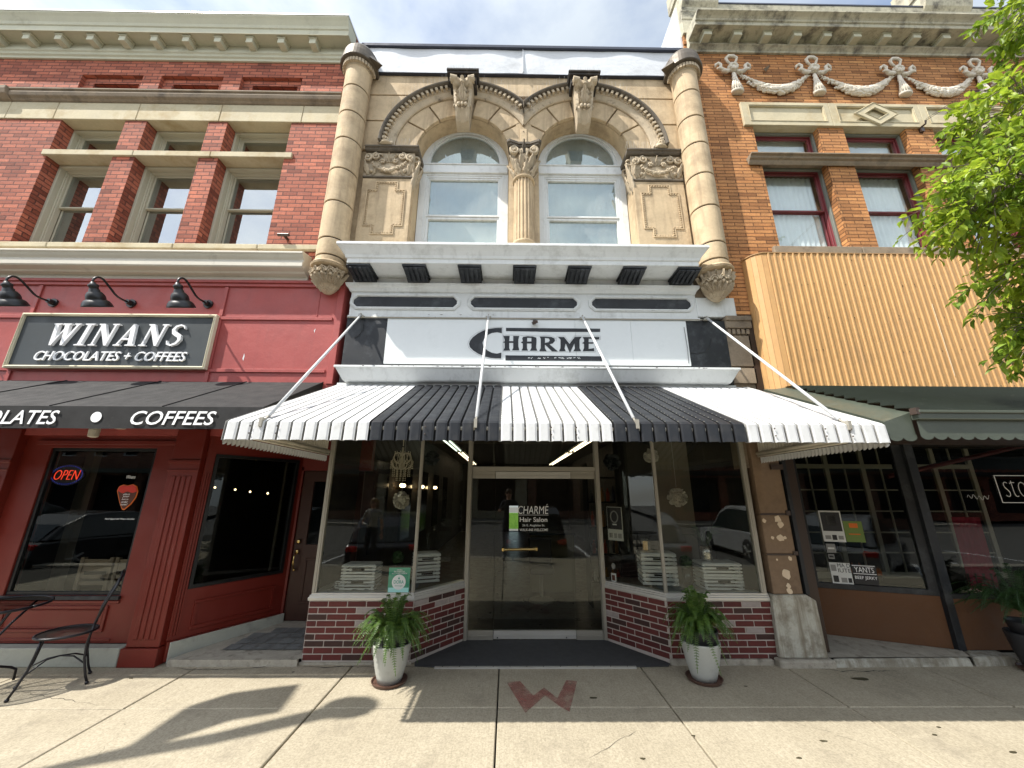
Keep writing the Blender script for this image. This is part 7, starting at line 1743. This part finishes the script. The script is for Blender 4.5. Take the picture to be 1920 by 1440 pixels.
for i,(a,b,h,mt_) in enumerate(fb):
    t=thing('street_building',('brick block across the street at the far left, behind the camera','pale stone block straight across the street, behind the camera','brown brick block across the street to the right, behind the camera','red brick block across the street at the far right, behind the camera')[i],'building',((a+b)/2,-24,0),'buildings across the street')
    ws=[]; x=a+.8
    while x+1.1<b: ws.append((x,x+1.1)); x+=2.2
    TT=lambda x,y,z:(x,-24-y,z)
    mb=MB(); mb.shape([rect(a,-.13,b,h)]+[rect(p,4.2,q_,6.0) for p,q_ in ws]+[rect(a+.6+k*3.3,.4,min(b-.5,a+3.4+k*3.3),2.8) for k in range(int((b-a-1)/3.3))],0,.3,T=TT); mb.build('wall',mt_,t)
    MB().box(a,b,-28,-24.35,-.1,h-.1).build('dark_core',int_dark,t); MB().box(a-.1,b+.1,-24,-23.6,h-.5,h+.1).build('cornice',cream if i%2 else dirty_cream,t)
    mb=MB()
    for p,q_ in ws: frame(mb,p,q_,4.2,6.0,.08,-24.2,-24.1); mb.box(p,q_,-24.2,-24.1,5.06,5.12)
    mb.build('window_frame',white,t)
    MB().box(a+.3,b-.3,-24,-23.0,2.95,3.25).build('shop_canopy',fabric if i%2 else green_awn,t)
# street lamp with a banner, behind the camera at the left: it throws the arrow-shaped shadow
def lift(u,v,h): 
    x,y=G(u,v); k=h/SUN.z; return Vector((x+SUN.x*k,y+SUN.y*k,h))
sl_=thing('street_lamp','black street lamp with a banner standing behind the camera to the left','street lamp',(-6.6,-5.0,0))
hb=5.2
ban=[lift(u,v,hb+dz) for u,v,dz in ((90,1437,-.5),(240,1400,-.3),(350,1325,-.1),(430,1300,0),(500,1290,.0),(560,1283,.02),(545,1305,0),(520,1337,-.02),(430,1352,-.1),(300,1395,-.3),(200,1425,-.45))]
mb=MB(); mb.add([tuple(p) for p in ban]+[tuple(p+Vector((0,0,.02))) for p in ban],[tuple(range(11)),tuple(range(21,10,-1))]+[(i,(i+1)%11,11+(i+1)%11,11+i) for i in range(11)]); mb.build('flag',flat('flag_cloth',(.25,.06,.06),.8),sl_)
p0=lift(120,1437,4.4); pm_=lift(400,1385,5.0); p1=lift(690,1322,5.6)
mb=MB(); mb.tube([p0,pm_,lift(640,1330,5.5)],[.05,.08,.10],10); mb.ball(lift(655,1326,5.55),.18,sc=(1.3,1,.7)); mb.tube([(-6.6,-5.0,-.1),(-6.6,-5.0,3.6),tuple(p0+Vector((-.6,-.3,-.3))),tuple(p0)],[.09,.07,.05,.05],12); mb.build('post',lamp_black,sl_)

# two people behind the camera, seen only as reflections
skin=M('skin',(.55,.33,.24),.55,.06,10,bump=.05); hair_b=M('blonde_hair',(.30,.19,.09),.5,.2,30,bump=.3); hair_d=M('brown_hair',(.07,.04,.02),.5,.2,30,bump=.3)
shirt=M('grey_shirt',(.50,.49,.45),.85,.08,8,bump=.2,bs=90); trous=M('dark_trousers',(.04,.045,.06),.85,.1,8,bump=.2); shoe=flat('shoe',(.05,.04,.035),.5)
def person(label,x,y,Ht,face,hair,arms,shirtm):
    s=Ht/1.70
    t=None
    J={'pel':(0,0,.95,.135,.10),'wst':(0,0,1.08,.125,.09),'chs':(0,-.01,1.28,.15,.11),'shc':(0,0,1.41,.09,.075),'nck':(0,-.005,1.47,.052,.052),'hd0':(0,-.015,1.54,.072,.08),'hd1':(0,-.012,1.62,.078,.095),'hd2':(0,0,1.675,.05,.06)}
    E=[('pel','wst'),('wst','chs'),('chs','shc'),('shc','nck'),('nck','hd0'),('hd0','hd1'),('hd1','hd2')]
    for s_,n in ((-1,'l'),(1,'r')):
        J.update({n+'hip':(s_*.09,0,.90,.095,.095),n+'kne':(s_*.10,-.01,.50,.058,.058),n+'ank':(s_*.10,.02,.09,.038,.038),n+'toe':(s_*.11,-.14,.035,.035,.03),n+'sho':(s_*.17,0,1.39,.055,.055)})
        E+=[('pel',n+'hip'),(n+'hip',n+'kne'),(n+'kne',n+'ank'),(n+'ank',n+'toe'),('shc',n+'sho')]
        el_,wr=arms[0 if s_<0 else 1]
        J[n+'elb']=(s_*el_[0],el_[1],el_[2],.04,.04); J[n+'wri']=(s_*wr[0],wr[1],wr[2],.026,.022); 
        d=(Vector(wr)-Vector(el_)).normalized(); h=Vector((s_*wr[0],wr[1],wr[2])); dv=Vector((s_*d.x,d.y,d.z)); J[n+'plm']=(*(h+dv*.06),.034,.018)
        E+=[(n+'sho',n+'elb'),(n+'elb',n+'wri'),(n+'wri',n+'plm')]
        sv=dv.cross(Vector((0,1,.3))).normalized()
        for k in range(4):
            o=sv*(k-1.5)*.017; ln=(.055,.07,.075,.06)[k]; a=h+dv*.085+o; J['%sf%da'%(n,k)]=(*a,.009,.009); J['%sf%db'%(n,k)]=(*(a+dv*ln*.5+Vector((0,-.01,0))),.0085,.0085); J['%sf%dc'%(n,k)]=(*(a+dv*ln+Vector((0,-.025,0))),.007,.007)
            E+=[(n+'plm','%sf%da'%(n,k)),('%sf%da'%(n,k),'%sf%db'%(n,k)),('%sf%db'%(n,k),'%sf%dc'%(n,k))]
        a=h+dv*.03+sv*.035; J[n+'t1']=(*a,.011,.011); J[n+'t2']=(*(a+dv*.04+sv*.012),.008,.008); E+=[(n+'plm',n+'t1'),(n+'t1',n+'t2')]
    ks=list(J); me=bpy.data.meshes.new('person'); me.from_pydata([tuple(c*s for c in J[k][:3]) for k in ks],[(ks.index(a),ks.index(b)) for a,b in E],[])
    o=bpy.data.objects.new('person',me); COL.objects.link(o); sk_=o.modifiers.new('skin','SKIN'); sk_.use_smooth_shade=True
    for i,k in enumerate(ks): me.skin_vertices[0].data[i].radius=(J[k][3]*s,J[k][4]*s); me.skin_vertices[0].data[i].use_root=(k=='pel')
    o.modifiers.new('sub','SUBSURF').render_levels=2; o.modifiers['sub'].levels=2
    dg=bpy.context.evaluated_depsgraph_get(); m2=bpy.data.meshes.new_from_object(o.evaluated_get(dg)); o.modifiers.clear(); o.data=m2
    for mm_ in (skin,shirtm,trous,shoe): m2.materials.append(mm_)
    for p in m2.polygons:
        c=p.center/s; p.use_smooth=True
        armx=abs(c.x)>.20
        p.material_index=3 if c.z<.085 else (2 if c.z<1.0 and not armx else (1 if (c.z<1.455 and (not armx or c.z>1.22)) else 0))
    tagp(o,label,'person'); o.location=(x,y,0); o['wl']=[x,y,0]
    def ch(mb,nm,mt_):
        q=mb.build(nm,mt_,None,smooth=True,origin=(0,0,0)); q.parent=o; return q
    mb=MB(); mb.ball((0,-.105*s,1.585*s),.014*s,sc=(.8,1.2,1.6)); mb.tube([(-.022*s,-.098*s,1.553*s),(0,-.104*s,1.55*s),(.022*s,-.098*s,1.553*s)],.005*s,6)
    for s_ in (-1,1): mb.ball((s_*.08*s,0,1.59*s),.018*s,sc=(.5,1,1.5))
    ch(mb,'face',skin); mb=MB()
    for s_ in (-1,1): mb.ball((s_*.03*s,-.092*s,1.61*s),.009*s)
    ch(mb,'eyes',paper_b)
    mb=MB(); mb.ball((0,.012*s,1.64*s),.095*s,n=18,k=12,sc=(.98,1.08,.95))
    if hair=='long':
        for i in range(15): a=-.25+PI*1.16*i/14-.0; cx,cy=.088*math.cos(a),.03+.085*math.sin(a); mb.tube([(cx*s,cy*s,1.64*s),(cx*1.12*s,cy*1.1*s,1.50*s),(cx*1.05*s,cy*s,1.36*s)],[.03*s,.028*s,.012*s],7)
    ch(mb,'hair',hair_b if hair=='long' else hair_d); o.rotation_euler=(0,0,face); return o
woman=person('woman with long fair hair in a grey shirt reflected in the left salon window',-3.15,-4.85,1.55,PI,'long',(((.24,-.02,1.12),(.27,-.06,.88)),((.24,-.02,1.12),(.10,-.20,1.10))),shirt)
photographer=person('photographer in dark clothes standing just behind the camera with raised forearms',.05,-5.02,1.78,PI,'short',(((.25,-.05,1.15),(.10,-.25,1.35)),((.25,-.05,1.15),(.10,-.25,1.35))),trous)

#@@FINISH
for o in bpy.data.objects:
    if 'wl' in o: del o['wl']
